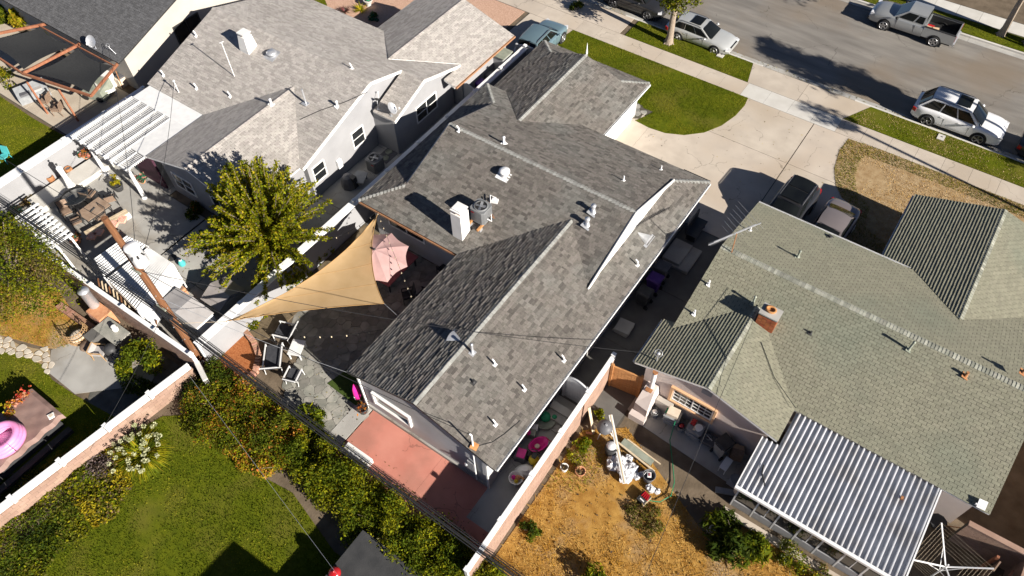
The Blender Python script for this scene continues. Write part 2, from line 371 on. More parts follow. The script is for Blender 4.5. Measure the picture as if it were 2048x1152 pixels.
class Roof:
    def __init__(s, house, style):
        s.house, s.style = house, style
        s.deck = MB(); s.stuff = MB(); s.full = []; s.caps = []
    def slope(s, O, U, z0, k, pieces):
        """O = coordinate of the eave along U ('+x','-x','+y','-y'); pieces = convex xy polygons"""
        ax = 0 if U[1] == 'x' else 1; sg = 1 if U[0] == '+' else -1
        up = Vector((sg, 0, 0)) if ax == 0 else Vector((0, sg, 0)); ev = Vector((0, 0, 1)).cross(up) * -1   # ev x up = +z
        zf = lambda x, y: z0 + k * ((x if ax == 0 else y) - O) * sg
        org = up * (O * sg)
        to_sh = lambda p: (Vector((p[0], p[1], 0)).dot(ev), ((p[0] if ax == 0 else p[1]) - O) * sg)
        for pc in pieces:
            pc = ccw(pc); T = s.style['deck']
            top = [(x, y, zf(x, y)) for x, y in pc]; n = len(pc)
            s.deck.m = 0; s.deck.face(top)
            s.deck.m = 1; s.deck.face([(x, y, z - T) for x, y, z in reversed(top)])
            for i in range(n):
                a, b = top[i], top[(i + 1) % n]
                s.deck.face([(a[0], a[1], a[2] - T), (b[0], b[1], b[2] - T), b, a])
        cvs = [ccw([to_sh(p) for p in pc]) for pc in pieces]
        hs = [p[1] for c in cvs for p in c]; ss = [p[0] for c in cvs for p in c]
        e = s.style['exp'] / math.sqrt(1 + k * k); W = s.style['w']; gap = 0.003 if U == '+x' else s.style['gap']
        h0 = -0.03; j = 0; wob = s.style.get('wob', 0.0)
        world = lambda sv, h, dz: org + ev * sv + up * h + Vector((0, 0, z0 + k * h + dz))
        while h0 < max(hs):
            h1 = h0 + e
            sv = min(ss) - rnd.uniform(0, W[-1]) if s.style['rand'] else min(ss) - (W[0] / 2 if j % 2 else W[0]) - 0.02 * rnd.random()
            while sv < max(ss):
                w = rnd.choice(W); a, b = sv + gap / 2, sv + w - gap / 2; sv += w
                th = s.style['th'] * (s.style.get('shade', 2.3) if U == '+x' else 1) * (rnd.choice((0.75, 0.9, 1.1, 1.35)) if s.style['rand'] else (rnd.uniform(0.94, 1.06) if U == '+x' else rnd.uniform(0.8, 1.25)))
                hl = h0 + (rnd.uniform(-wob, wob) if wob else 0)
                q = [(a, max(hl, -0.035)), (b, max(hl, -0.035)), (b, h1), (a, h1)]
                mid = ((a + b) / 2, (hl + h1) / 2)
                full = any(all(in_poly(x, y, c) for x, y in (q[0], q[1], q[2], q[3])) for c in cvs)
                if full:
                    c = world(mid[0], mid[1], 0)
                    s.full.append((c, ev.copy(), up.copy(), k, round(w, 3), e, th, a, b, hl, h1, org, z0))
                else:
                    for c in cvs:
                        if h0 < 0 and min(p[1] for p in c) < 0.02:   # let the starter course hang over the eave
                            c = [(p[0], p[1] - 0.035 if p[1] < 0.02 else p[1]) for p in c]
                        r = clip(q, c)
                        if len(r) >= 3: s.piece(r, hl, h1, th, world)
            h0 = h1; j += 1
    def piece(s, r, hl, h1, th, world):
        n = len(r)
        dz = [th * (1 - (p[1] - hl) / (h1 - hl)) + 0.004 for p in r]
        top = [world(p[0], p[1], dz[i]) for i, p in enumerate(r)]
        bot = [world(p[0], p[1], -0.002) for p in r]
        s.stuff.raw(top + bot, [tuple(range(n))] + [(n + i, n + (i + 1) % n, (i + 1) % n, i) for i in range(n)])
    def ridge(s, a, b, dl, dr, w=0.15, ex=0.19):
        """cap shingles from a to b; dl, dr: drop per metre on the two sides"""
        a, b = Vector(a), Vector(b); d = b - a; L = d.length; d.normalize()
        sd = d.cross(Vector((0, 0, 1))).normalized()
        n = max(1, int(L / ex))
        for i in range(n): s.caps.append((a + d * (L * i / n), d.copy(), sd.copy(), dl, dr, w, L / n))
    def finish(s, mdeck, msh, mcap, single=300):
        loc = s.house.location
        rf = s.deck.build('roof', [M['felt'], mdeck], s.house)
        eye = Vector((0, 0, CAM_Z))
        def key(f):
            v = eye - f[0]; nrm = (Vector((0, 0, 1)) - f[2] * f[3]).normalized()
            q = f[0] - eye; w = q.dot(CF); px = 1024 + FPX * q.dot(CR) / w; py = 576 - FPX * q.dot(CU) / w
            vis = -20 < px < 2068 and -20 < py < 1172
            return -(f[4] * max(v.normalized().dot(nrm), 0.01) / v.length_squared) * (1 if vis else 0.001)
        s.full.sort(key=key)
        meshes = {}
        for i, f in enumerate(s.full):
            c, ev, up, k, w, e, th, a, b, hl, h1, org, z0 = f
            if i < single:
                hh = round((h1 - hl) / 2, 3); kk = (w, round(th, 3), round(k, 3), hh)
                if kk not in meshes:
                    g_ = (b - a) / 2
                    top = [(-g_, -hh, -hh * k + th + .004), (g_, -hh, -hh * k + th + .004), (g_, hh, hh * k + .004), (-g_, hh, hh * k + .004)]
                    bot = [(-g_, -hh, -hh * k - .002), (g_, -hh, -hh * k - .002), (g_, hh, hh * k - .002), (-g_, hh, hh * k - .002)]
                    me = bpy.data.meshes.new('shingle'); me.from_pydata(top + bot, [], [(0, 1, 2, 3), (4, 5, 1, 0), (5, 6, 2, 1), (6, 7, 3, 2), (7, 4, 0, 3)]); me.materials.append(msh)
                    meshes[kk] = me
                o = bpy.data.objects.new('shingle', meshes[kk]); col.objects.link(o); o.parent = rf
                m = Matrix((ev, up, Vector((0, 0, 1)))).transposed().to_4x4(); m.translation = c - loc
                o.matrix_local = m
            else:
                world = lambda sv, h, dz: org + ev * sv + up * h + Vector((0, 0, z0 + k * h + dz))
                s.piece([(a, hl), (b, hl), (b, h1), (a, h1)], hl, h1, th, world)
        s.stuff.build('shingles', msh, rf, kind='stuff')
        for (p, d, sd, dl, dr, w, ln) in s.caps:
            k = (round(dl, 3), round(dr, 3), w, round(ln, 3), 'cap')
            if k not in meshes:
                L2 = ln * 1.12; t0, t1 = 0.034, 0.012
                vs = []
                for x, t in ((0, t0), (L2, t1)): vs += [(x, w, -w * dr + t), (x, 0, t + .012), (x, -w, -w * dl + t), (x, -w, -w * dl - .01), (x, w, -w * dr - .01)]
                me = bpy.data.meshes.new('ridge_cap'); me.from_pydata(vs, [], [(0, 1, 6, 5), (1, 2, 7, 6), (2, 3, 8, 7), (4, 0, 5, 9), (0, 4, 3, 2, 1), (5, 6, 7, 8, 9)]); me.materials.append(mcap)
                me.update(); meshes[k] = me
            o = bpy.data.objects.new('ridge_cap', meshes[k]); col.objects.link(o); o.parent = rf
            zz = d.cross(sd) * -1
            if zz.z < 0: zz = -zz
            m = Matrix((d, sd, Vector((0, 0, 1)))).transposed().to_4x4(); m.translation = p - loc
            o.matrix_local = m
        return rf
def gutter(house, a, b, out, m, w=0.11, h=0.11):
    """an open trough along the eave from a to b; out = horizontal direction away from the wall"""
    a, b, o = Vector(a), Vector(b), Vector(out); k = MB()
    k.beam(a + o * (w / 2) - Vector((0, 0, h)), b + o * (w / 2) - Vector((0, 0, h)), w, 0.01)
    k.beam(a + o * w - Vector((0, 0, h / 2)), b + o * w - Vector((0, 0, h / 2)), 0.012, h)
    k.beam(a + o * 0.008 - Vector((0, 0, h / 2)), b + o * 0.008 - Vector((0, 0, h / 2)), 0.012, h)
    k.build('gutter', m, house)
def window(house, c, w, h, axis, out, frame, n=2, rows=2, mullion=None, fw=0.07, depth=0.05, lift=0.0):
    """window on a wall: axis = unit vector along the wall, out = unit normal; frame > pane, bar"""
    c, ax, o = Vector(c), Vector(axis), Vector(out); up = Vector((0, 0, 1)); f = MB()
    for s_ in (-1, 1):
        f.beam(c + ax * s_ * (w / 2 + fw / 2) - up * (h / 2 + fw), c + ax * s_ * (w / 2 + fw / 2) + up * (h / 2 + fw), fw, 2 * depth, up=o)
        f.beam(c - ax * (w / 2) + up * s_ * (h / 2 + fw / 2), c + ax * (w / 2) + up * s_ * (h / 2 + fw / 2), 2 * depth - .004, fw)
    fo = f.build('window', frame, house)
    for i in range(n):
        pw = w / n; pc = c + ax * (-w / 2 + pw * (i + .5)) + o * 0.012
        k = MB(); k.beam(pc - up * h / 2, pc + up * h / 2, pw - 0.03, 0.012, up=o); k.build('pane', M['dark_glass'], fo)
        if i: k = MB(); k.beam(c + ax * (-w / 2 + pw * i) + o * .03 - up * h / 2, c + ax * (-w / 2 + pw * i) + o * .03 + up * h / 2, 0.05, 0.04, up=o); k.build('mullion', frame, fo)
    for j in range(1, rows):
        k = MB(); zz = up * (-h / 2 + h * j / rows); k.beam(c - ax * w / 2 + zz + o * .025, c + ax * w / 2 + zz + o * .025, 0.03, 0.035); k.build('glazing_bar', frame, fo)
    return fo

# ================================================================== MIDDLE HOUSE
main = thing('house', 'grey stucco house in the middle with grey brown shingle roof and white gable end', 'house', (-13, 20, 0))
K, Z0 = 0.34, 2.7
rf = Roof(main, dict(exp=0.145, w=(0.16, 0.22, 0.28, 0.34), gap=0.010, th=0.014, rand=True, deck=0.13))
rf.slope(27.45, '-y', Z0, K, [[(-21.5, 27.45), (-20.1, 27.45), (-19.75, 27.1), (-19.75, 25.7)], [(-19.75, 22), (-17.65, 22), (-17.65, 25.05), (-19.75, 27.1)],
    [(-17.65, 22), (-15.2, 22), (-15.2, 27.45), (-17.65, 25.05)], [(-15.2, 22), (-9, 22), (-9, 27.45), (-15.2, 27.45)], [(-9, 25.95), (-7.5, 27.45), (-9, 27.45)]])
rf.slope(16.5, '+y', Z0, K * 1.003, [[(-21.5, 16.5), (-19.75, 16.5), (-19.75, 18.25)], [(-19.75, 16.5), (-15.2, 16.5), (-15.2, 22), (-19.75, 22)],
    [(-15.2, 16.5), (-11.35, 20.35), (-11.35, 22), (-15.2, 22)], [(-11.35, 20.35), (-9, 18), (-9, 22), (-11.35, 22)]])
rf.slope(-7.5, '-x', Z0, K, [[(-9, 8.75), (-7.5, 8.75), (-7.5, 25.95), (-9, 25.95)], [(-7.5, 25.95), (-7.5, 27.45), (-9, 25.95)],
    [(-11.35, 8.75), (-9, 8.75), (-9, 18), (-11.35, 18)], [(-9, 18), (-11.35, 20.35), (-11.35, 18)]])
rf.slope(-15.2, '+x', Z0, K, [[(-15.2, 8.75), (-11.35, 8.75), (-11.35, 20.35), (-15.2, 16.5)]])
rf.slope(-21.5, '+x', Z0, K, [[(-21.5, 16.5), (-19.75, 18.25), (-19.75, 25.7), (-21.5, 27.45)]])
ZG = 2.3
rf.slope(-14.0, '-x', ZG, K * .985, [[(-17.65, 25.05), (-15.2, 27.45), (-15.2, 31.9), (-17.65, 31.9)], [(-15.2, 27.2), (-14, 27.2), (-14, 31.9), (-15.2, 31.9)], [(-14, 31.9), (-14, 33.15), (-15.25, 31.9)]])
rf.slope(-21.3, '+x', ZG, K * .985, [[(-17.65, 25.05), (-20.1, 27.45), (-20.1, 31.9), (-17.65, 31.9)], [(-20.1, 27.45), (-21.3, 27.45), (-21.3, 31.9), (-20.1, 31.9)], [(-21.3, 31.9), (-21.3, 33.15), (-20.05, 31.9)]])
rf.slope(33.15, '-y', ZG, K, [[(-21.3, 33.15), (-14, 33.15), (-15.25, 31.9), (-20.05, 31.9)]])
ZR = Z0 + K * 5.45
rf.ridge((-19.75, 21.97, ZR), (-9.0, 21.97, ZR), K, K, 0.13)
rf.ridge((-11.35, 8.75, Z0 + K * 3.85), (-11.35, 20.3, Z0 + K * 3.85), K, K, 0.13)
rf.ridge((-7.5, 27.45, Z0), (-9, 25.95, Z0 + K * 1.5), K * .7, K * .7, 0.13)
rf.ridge((-21.5, 16.5, Z0), (-19.75, 18.25, Z0 + K * 1.75), K * .7, K * .7, 0.13)
rf.ridge((-21.5, 27.45, Z0), (-19.75, 25.7, Z0 + K * 1.75), K * .7, K * .7, 0.13)
rf.ridge((-17.65, 25.1, ZG + K * 3.6), (-17.65, 31.9, ZG + K * 3.6), K, K, 0.13)
rf.ridge((-14.0, 33.15, ZG), (-15.25, 31.9, ZG + K * 1.25), K * .7, K * .7, 0.12)
rf.ridge((-21.3, 33.15, ZG), (-20.05, 31.9, ZG + K * 1.25), K * .7, K * .7, 0.12)
main_roof = rf.finish(M['dark_metal'], M['sh_main'], M['cap_main'])
def gable(house, name, x, y0, y1, zlo, yp, zp, m, out, t=0.06):
    """triangular wall standing on a plane x = const, closed towards -out"""
    k = MB(); o = out * t
    A, B, C_ = (x, y0, zlo), (x, y1, zlo), (x, yp, zp)
    sh = lambda p: (p[0] - out * 0.25, p[1], p[2])
    k.raw([A, B, C_, sh(A), sh(B), sh(C_)], [(0, 1, 2) if out > 0 else (2, 1, 0), (5, 4, 3) if out > 0 else (3, 4, 5), (0, 3, 4, 1), (1, 4, 5, 2), (2, 5, 3, 0)])
    return k.build(name, m, house, solid=True)
gable(main, 'gable_wall', -8.93, 17.93, 26.02, Z0 + K * 1.43 - .06, 21.97, ZR - .03, M['white_trim'], 1)
gable(main, 'gable_wall', -19.82, 18.15, 25.8, Z0 + K * 1.7 - .06, 21.97, ZR - .03, M['white_trim'], -1)
for y0, y1 in ((18.0, 21.97), (25.95, 21.97)):
    k = MB(); k.beam((-8.88, y0 - (0.12 if y0 < 20 else -0.12), Z0 + K * 1.5 - .04), (-8.88, y1, ZR - .03), 0.05, 0.17); k.build('rake_board', M['white_trim'], main)
k = MB(); k.raw([(-20.0, 31.93, 2.7), (-15.3, 31.93, 2.7), (-17.65, 31.93, 3.5), (-20.0, 31.6, 2.7), (-15.3, 31.6, 2.7), (-17.65, 31.6, 3.5)], [(0, 1, 2), (5, 4, 3), (0, 3, 4, 1), (1, 4, 5, 2), (2, 5, 3, 0)]); k.build('gable_wall', M['white_trim'], main, solid=True)
k = MB(); k.prism([(-21.05, 16.95), (-14.8, 16.95), (-14.8, 8.9), (-7.95, 8.9), (-7.95, 27.0), (-21.05, 27.0)], 0, 2.6); k.prism([(-20.85, 26.98), (-14.4, 26.98), (-14.4, 32.7), (-20.85, 32.7)], 0, 2.25)
k.raw([(-14.8, 8.9, 2.6), (-7.95, 8.9, 2.6), (-11.35, 8.9, 3.83), (-14.8, 9.2, 2.6), (-7.95, 9.2, 2.6), (-11.35, 9.2, 3.83)], [(0, 1, 2), (5, 4, 3), (1, 4, 5, 2), (2, 5, 3, 0)])
k.build('wall', M['stucco_grey'], main, solid=True)
k = MB(); k.box((-14.36, 29.6, 1.1), (.06, 4.9, 2.2)); k.build('garage_door', M['white_trim'], main)
k = MB(); k.box((-11.4, 8.86, 0.13), (6.8, 0.09, 0.26)); k.build('wall_foot', M['conc_grey'], main)
gutter(main, (-7.5, 8.8, 2.68), (-7.5, 27.4, 2.68), (1, 0, 0), M['white_metal'])
gutter(main, (-21.4, 16.5, 2.68), (-15.25, 16.5, 2.68), (0, -1, 0), M['brown_fascia'])
gutter(main, (-14.0, 27.5, 2.28), (-14.0, 33.1, 2.28), (1, 0, 0), M['white_metal'])
gutter(main, (-9.0, 27.45, 2.68), (-7.5, 27.45, 2.68), (0, 1, 0), M['dark_metal'])
for px, py in ((-14.75, 8.8), (-7.9, 8.8)):
    k = MB(); k.box((px + (.1 if px < -10 else -.05), py + .02, 1.3), (.08, .07, 2.6)); k.build('downpipe', M['white_trim'], main)
window(main, (-13.0, 8.9, 1.55), 1.9, 0.75, (1, 0, 0), (0, -1, 0), M['white_trim'], n=1, rows=1, fw=0.1, depth=0.12)
window(main, (-18.9, 16.95, 1.75), 2.2, 0.7, (1, 0, 0), (0, -1, 0), M['white_trim'], n=2, rows=1, fw=0.09)
# low hip over the white finial of the garage gable
k = MB(); k.lathe((-17.65, 32.0, 3.5), [(0.06, 0), (0.07, 0.1), (0.04, 0.35), (0.005, 0.75)], 6); k.build('finial', M['white_trim'], main)

# ================================================================== RIGHT HOUSE
right = thing('house', 'house on the right with faded green grey shingle roof and brick chimney', 'house', (1.8, 22, 0))
K2, Z2 = 0.31, 2.6
rf = Roof(right, dict(exp=0.14, w=(0.305,), gap=0.017, th=0.016, rand=False, deck=0.12, wob=0.006))
rf.slope(27.6, '-y', Z2, K2, [[(-4.9, 22.7), (2.81, 22.7), (2.81, 27.6), (-4.9, 27.6)], [(2.81, 22.7), (5.1, 22.7), (5.1, 25.3), (2.81, 27.6)], [(5.1, 22.7), (7.39, 22.7), (7.39, 27.6), (5.1, 25.3)], [(7.39, 22.7), (8.6, 22.7), (8.6, 27.6), (7.39, 27.6)]])
rf.slope(17.8, '+y', Z2, K2, [[(-4.9, 18.32), (-2.22, 21), (-2.22, 22.7), (-4.9, 22.7)], [(-2.22, 21), (.98, 17.8), (.98, 22.7), (-2.22, 22.7)], [(.98, 17.8), (8.6, 17.8), (8.6, 22.7), (.98, 22.7)]])
rf.slope(-5.42, '+x', Z2, K2, [[(-5.42, 16.1), (-4.9, 16.1), (-4.9, 18.75), (-5.42, 18.75)], [(-4.9, 16.1), (-2.22, 16.1), (-2.22, 21), (-4.9, 18.32)]])
rf.slope(.98, '-x', Z2, K2, [[(.98, 16.1), (-2.22, 16.1), (-2.22, 21), (.98, 17.8)]])
rf.slope(1.36, '+x', 2.15, K2, [[(1.36, 27.4), (2.81, 27.4), (2.81, 33), (1.36, 33)], [(2.81, 27.6), (5.1, 25.3), (5.1, 33), (2.81, 33)]])
rf.slope(8.84, '-x', 2.15, K2, [[(8.84, 27.4), (7.39, 27.4), (7.39, 33), (8.84, 33)], [(7.39, 27.6), (5.1, 25.3), (5.1, 33), (7.39, 33)]])
ZR2 = Z2 + K2 * 4.9
rf.ridge((-4.9, 22.7, ZR2), (8.6, 22.7, ZR2), K2, K2, 0.15, 0.14)
rf.ridge((-2.22, 16.1, Z2 + K2 * 3.2), (-2.22, 20.9, Z2 + K2 * 3.2), K2, K2, 0.14, 0.16)
rf.ridge((5.1, 25.4, 2.15 + K2 * 3.74), (5.1, 33, 2.15 + K2 * 3.74), K2, K2, 0.14, 0.16)
right_roof = rf.finish(M['white_trim'], M['sh_green'], M['cap_green'])
k = MB(); k.prism([(-4.55, 18.2), (8.2, 18.2), (8.2, 27.2), (-4.55, 27.2)], 0, 2.5); k.prism([(-4.95, 16.3), (.6, 16.3), (.6, 18.3), (-4.95, 18.3)], 0, 2.5); k.prism([(1.8, 27.1), (8.4, 27.1), (8.4, 32.6), (1.8, 32.6)], 0, 2.1)
k.raw([(-4.95, 16.3, 2.5), (.6, 16.3, 2.5), (-2.22, 16.3, 3.42), (-4.95, 16.6, 2.5), (.6, 16.6, 2.5), (-2.22, 16.6, 3.42)], [(0, 1, 2), (5, 4, 3), (1, 4, 5, 2), (2, 5, 3, 0)])
for x_ in (-4.5, 8.15): k.raw([(x_ - .1, 18.2, 2.5), (x_ - .1, 27.2, 2.5), (x_ - .1, 22.7, 3.9), (x_ + .1, 18.2, 2.5), (x_ + .1, 27.2, 2.5), (x_ + .1, 22.7, 3.9)], [(0, 1, 2), (5, 4, 3), (0, 3, 4, 1), (1, 4, 5, 2), (2, 5, 3, 0)])
k.build('wall', M['stucco_pink'], right, solid=True)
gutter(right, (-5.42, 16.15, 2.58), (-5.42, 18.7, 2.58), (-1, 0, 0), M['white_metal'])
gutter(right, (-4.9, 27.62, 2.58), (2.6, 27.62, 2.58), (0, 1, 0), M['white_metal'])
gutter(right, (1.36, 27.6, 2.13), (1.36, 33, 2.13), (-1, 0, 0), M['white_metal'])
wf = window(right, (-2.6, 16.3, 1.55), 1.75, 0.75, (1, 0, 0), (0, -1, 0), M['white_trim'], n=2, rows=3, fw=0.06, depth=0.06)
for i in range(1, 6):
    if i == 3: continue
    k = MB(); x_ = -2.6 - .875 + 1.75 * i / 6; k.beam((x_, 16.27, 1.2), (x_, 16.27, 1.92), .02, .02, up=(0, 1, 0)); k.build('glazing_bar', M['white_trim'], wf)
k = MB()
for s_ in (-1, 1): k.box((-2.6 + s_ * 1.0, 16.26, 1.55), (.12, .16, 1.1)); k.box((-2.6, 16.262, 1.55 + s_ * .52), (2.12, .15, .1))
k.build('window_trim', M['peach_trim'], right)
k = MB(); k.box((-2.22, 16.28, 2.95), (.45, .05, .3)); k.build('attic_vent', M['stucco_dim'], right)

# ================================================================== LEFT HOUSE
left = thing('house', 'pale grey house on the left with sun bleached tan shingle roof', 'house', (-30, 21, 0))
K3, Z3 = 0.31, 2.7
rf = Roof(left, dict(exp=0.15, w=(0.32,), gap=0.012, shade=1.7, th=0.010, rand=False, deck=0.12, wob=0.006))
rf.slope(28, '-y', Z3, K3, [[(-37.9, 22.25), (-29.75, 22.25), (-29.75, 28), (-37.9, 28)], [(-29.75, 22.25), (-26.8, 22.25), (-26.8, 25.2), (-29.75, 28)], [(-26.8, 22.25), (-25.4, 22.25), (-25.4, 26.55), (-26.8, 25.2)], [(-25.4, 24.75), (-23.8, 24.75), (-23.8, 28), (-25.4, 26.55)]])
rf.slope(22.0, '+y', Z3, (3.7075 - 2.7) / 2.75, [[(-25.35, 22), (-23.8, 22), (-23.8, 24.75), (-25.35, 24.75)]])
rf.slope(16.5, '+y', Z3, K3, [[(-37.9, 16.5), (-33, 16.5), (-33, 22.25), (-37.9, 22.25)], [(-33, 16.5), (-29.3, 20.2), (-29.3, 22.25), (-33, 22.25)], [(-29.3, 20.2), (-25.6, 16.5), (-25.4, 16.5), (-25.4, 22.25), (-29.3, 22.25)]])
rf.slope(-33, '+x', Z3, K3, [[(-33, 12.5), (-29.3, 12.5), (-29.3, 20.2), (-33, 16.5)]])
rf.slope(-25.6, '-x', Z3, K3, [[(-25.6, 12.5), (-29.3, 12.5), (-29.3, 20.2), (-25.6, 16.5)]])
rf.slope(-23.05, '-x', 2.45, K3, [[(-26.8, 25.2), (-23.8, 28.1), (-23.8, 32.4), (-26.8, 32.4)], [(-23.8, 26.4), (-23.05, 26.4), (-23.05, 32.4), (-23.8, 32.4)]])
rf.slope(-30.55, '+x', 2.45, K3, [[(-26.8, 25.2), (-29.75, 28), (-29.75, 32.4), (-26.8, 32.4)], [(-29.75, 28), (-30.55, 28), (-30.55, 32.4), (-29.75, 32.4)]])
ZR3 = Z3 + K3 * 5.75
rf.ridge((-37.9, 22.25, ZR3), (-25.4, 22.25, ZR3), K3, K3, 0.13, 0.2)
rf.ridge((-29.3, 12.5, Z3 + K3 * 3.7), (-29.3, 20.1, Z3 + K3 * 3.7), K3, K3, 0.13, 0.2)
rf.ridge((-26.8, 25.3, 2.45 + K3 * 3.75), (-26.8, 32.4, 2.45 + K3 * 3.75), K3, K3, 0.13, 0.2)
left_roof = rf.finish(M['white_trim'], M['sh_left'], M['sh_left'], 200)
k = MB(); k.prism([(-37.5, 16.9), (-25.62, 16.9), (-25.62, 27.6), (-37.5, 27.6)], 0, 2.6); k.prism([(-25.7, 22.15), (-24.05, 22.15), (-24.05, 27.4), (-25.7, 27.4)], 0, 2.6); k.prism([(-30.1, 27.5), (-23.4, 27.5), (-23.4, 32.0), (-30.1, 32.0)], 0, 2.4)
for x_, a, b, c_, zz in ((-25.72, 16.9, 27.6, 22.25, 4.28), (-37.4, 16.9, 27.6, 22.25, 4.28), (-24.15, 22.15, 27.4, 24.75, 3.52)):
    k.raw([(x_ - .1, a, 2.6), (x_ - .1, b, 2.6), (x_ - .1, c_, zz), (x_ + .1, a, 2.6), (x_ + .1, b, 2.6), (x_ + .1, c_, zz)], [(0, 1, 2), (5, 4, 3), (0, 3, 4, 1), (1, 4, 5, 2), (2, 5, 3, 0)])
k.build('wall', M['stucco_light'], left, solid=True)
k = MB(); k.prism([(-32.6, 12.9), (-26.0, 12.9), (-26.0, 17), (-32.6, 17)], 0, 2.6)
k.raw([(-32.6, 12.9, 2.6), (-26.0, 12.9, 2.6), (-29.3, 12.9, 3.65), (-32.6, 13.2, 2.6), (-26.0, 13.2, 2.6), (-29.3, 13.2, 3.65)], [(0, 1, 2), (5, 4, 3), (1, 4, 5, 2), (2, 5, 3, 0)])
k.build('wall', M['stucco_dim'], left, solid=True)
for y0, z0_, y1, z1_, x_ in ((16.5, 2.66, 22.25, 4.44, -25.37), (24.9, 3.63, 22.25, 4.44, -25.37), (22.0, 2.66, 24.75, 3.67, -23.77), (28.0, 2.66, 24.75, 3.67, -23.77)):
    k = MB(); k.beam((x_, y0, z0_ - .05), (x_, y1, z1_ - .05), 0.04, 0.13); k.build('rake_board', M['white_trim'], left)
window(left, (-25.62, 20.75, 1.62), 0.85, 1.0, (0, 1, 0), (1, 0, 0), M['white_trim'], n=1, rows=2)
window(left, (-24.05, 24.9, 1.55), 1.75, 1.0, (0, 1, 0), (1, 0, 0), M['white_trim'], n=2, rows=2)
window(left, (-25.62, 17.6, 1.5), 0.8, 1.0, (0, 1, 0), (1, 0, 0), M['white_trim'], n=1, rows=2)
window(left, (-31.2, 12.9, 1.3), 1.5, 0.95, (1, 0, 0), (0, -1, 0), M['white_trim'], n=2, rows=2)
window(left, (-28.2, 12.9, 1.3), 1.3, 0.95, (1, 0, 0), (0, -1, 0), M['white_trim'], n=2, rows=1)
gutter(left, (-23.05, 26.45, 2.43), (-23.05, 32.4, 2.43), (1, 0, 0), M['brown_fascia'])
k = MB(); k.box((-25.52, 18.95, 1.05), (.16, .32, .55)); k.build('electric_box', M['white_metal'], left)

# ================================================================== CHARCOAL HOUSE, far left
char = thing('house', 'cream walled house with a plain charcoal shingle roof in the top left corner', 'house', (-48, 20, 0))
rf = Roof(char, dict(exp=0.15, w=(0.32,), gap=0.006, th=0.016, rand=False, deck=0.12))
rf.slope(16.85, '+y', 2.65, 0.31, [[(-60, 16.85), (-41.0, 16.85), (-41.0, 23.5), (-60, 23.5)]])
rf.slope(30.15, '-y', 2.65, 0.31, [[(-60, 30.15), (-41.0, 30.15), (-41.0, 23.5), (-60, 23.5)]])
rf.ridge((-60, 23.5, 2.65 + .31 * 6.65), (-41, 23.5, 2.65 + .31 * 6.65), .31, .31, .13, .25)
window(char, (-41.35, 22.1, 1.9), 1.9, 1.1, (0, 1, 0), (1, 0, 0), M['dark_metal'], n=2, rows=1)
char_roof = rf.finish(M['dark_metal'], M['sh_char'], M['sh_char'], 60)
k = MB(); k.prism([(-59, 17.4), (-41.35, 17.4), (-41.35, 29.8), (-59, 29.8)], 0, 2.5)
k.raw([(-41.55, 17.4, 2.5), (-41.55, 29.8, 2.5), (-41.55, 23.5, 4.5), (-41.35, 17.4, 2.5), (-41.35, 29.8, 2.5), (-41.35, 23.5, 4.5)], [(0, 1, 2), (5, 4, 3), (1, 4, 5, 2), (2, 5, 3, 0)])
k.build('wall', M['stucco_cream'], char, solid=True)
# ------------------------------------------------------------------ lawns and yards
GR = [mat('grass_deep', (0.075, 0.10, 0.006), (0.11, 0.145, 0.009), 6, 0.9, trans=0.35, spec=0.05), mat('grass_mid', (0.13, 0.155, 0.008), (0.17, 0.19, 0.012), 6, 0.9, trans=0.35, spec=0.05), mat('grass_lime', (0.23, 0.22, 0.015), (0.28, 0.26, 0.03), 6, 0.9, trans=0.35, spec=0.05)]
DRY = [mat('straw_pale', (0.44, 0.26, 0.07), (0.56, 0.37, 0.12), 8, 0.9, trans=0.2, spec=.05), mat('straw_gold', (0.36, 0.18, 0.024), (0.48, 0.27, 0.05), 8, 0.9, trans=0.2, spec=.05), mat('straw_brown', (0.22, 0.10, 0.016), (0.32, 0.165, 0.03), 8, 0.9, trans=0.2, spec=.05)]
DRYG = [mat('bleach_tan', (0.45, 0.31, 0.14), (0.56, 0.42, 0.23), 8, 0.9, trans=0.2, spec=.05), DRY[0]] + [mat('straw_white', (0.48, 0.38, 0.26), (0.56, 0.46, 0.33), 8, 0.9, trans=0.2)]
M['lawn'] = mat('lawn', (0.065, 0.085, 0.005), (0.11, 0.125, 0.007), 2.5, 0.95, 0.6, 30, spec=.05, c3=(0.13, 0.12, 0.02), scale3=0.5, amt3=0.7)
M['dry_lawn'] = mat('dry_lawn', (0.26, 0.125, 0.022), (0.42, 0.235, 0.055), 2.5, 0.95, 0.6, 30, c3=(0.34, 0.25, 0.15), scale3=0.5, amt3=0.8)
M['mulch'] = mat('mulch', (0.28, 0.085, 0.025), (0.42, 0.16, 0.06), 14, 0.95, 0.8, 50)
M['turf'] = mat('turf', (0.035, 0.06, 0.008), (0.05, 0.08, 0.012), 12, 0.95, 0.5, 60)
M['red_conc'] = mat('red_conc', (0.47, 0.18, 0.135), (0.55, 0.235, 0.18), 0.9, 0.85, 0.12, 40, c3=(0.34, 0.16, 0.12), scale3=0.6, amt3=0.6, crack=.5)
M['flag'] = mat('flag', (0.20, 0.20, 0.175), (0.31, 0.295, 0.26), 2.5, 0.85, 0.3, 25, island=0.28)
M['path_stone'] = mat('path_stone', (0.44, 0.39, 0.31), (0.56, 0.50, 0.42), 3, 0.9, 0.3, 25, island=0.15)
M['gravel'] = mat('gravel', (0.42, 0.25, 0.17), (0.60, 0.40, 0.30), 16, 0.95, 0.8, 60)
M['brick'] = mat('brick', (0.34, 0.17, 0.11), (0.46, 0.27, 0.19), 6, 0.95, 0.4, 60, island=0.25)
def ground(name, pts, m, z=0.012, label=None):
    k = MB(); k.prism([(p[0], p[1]) for p in pts], -0.02, z); return struct(name, k, m)
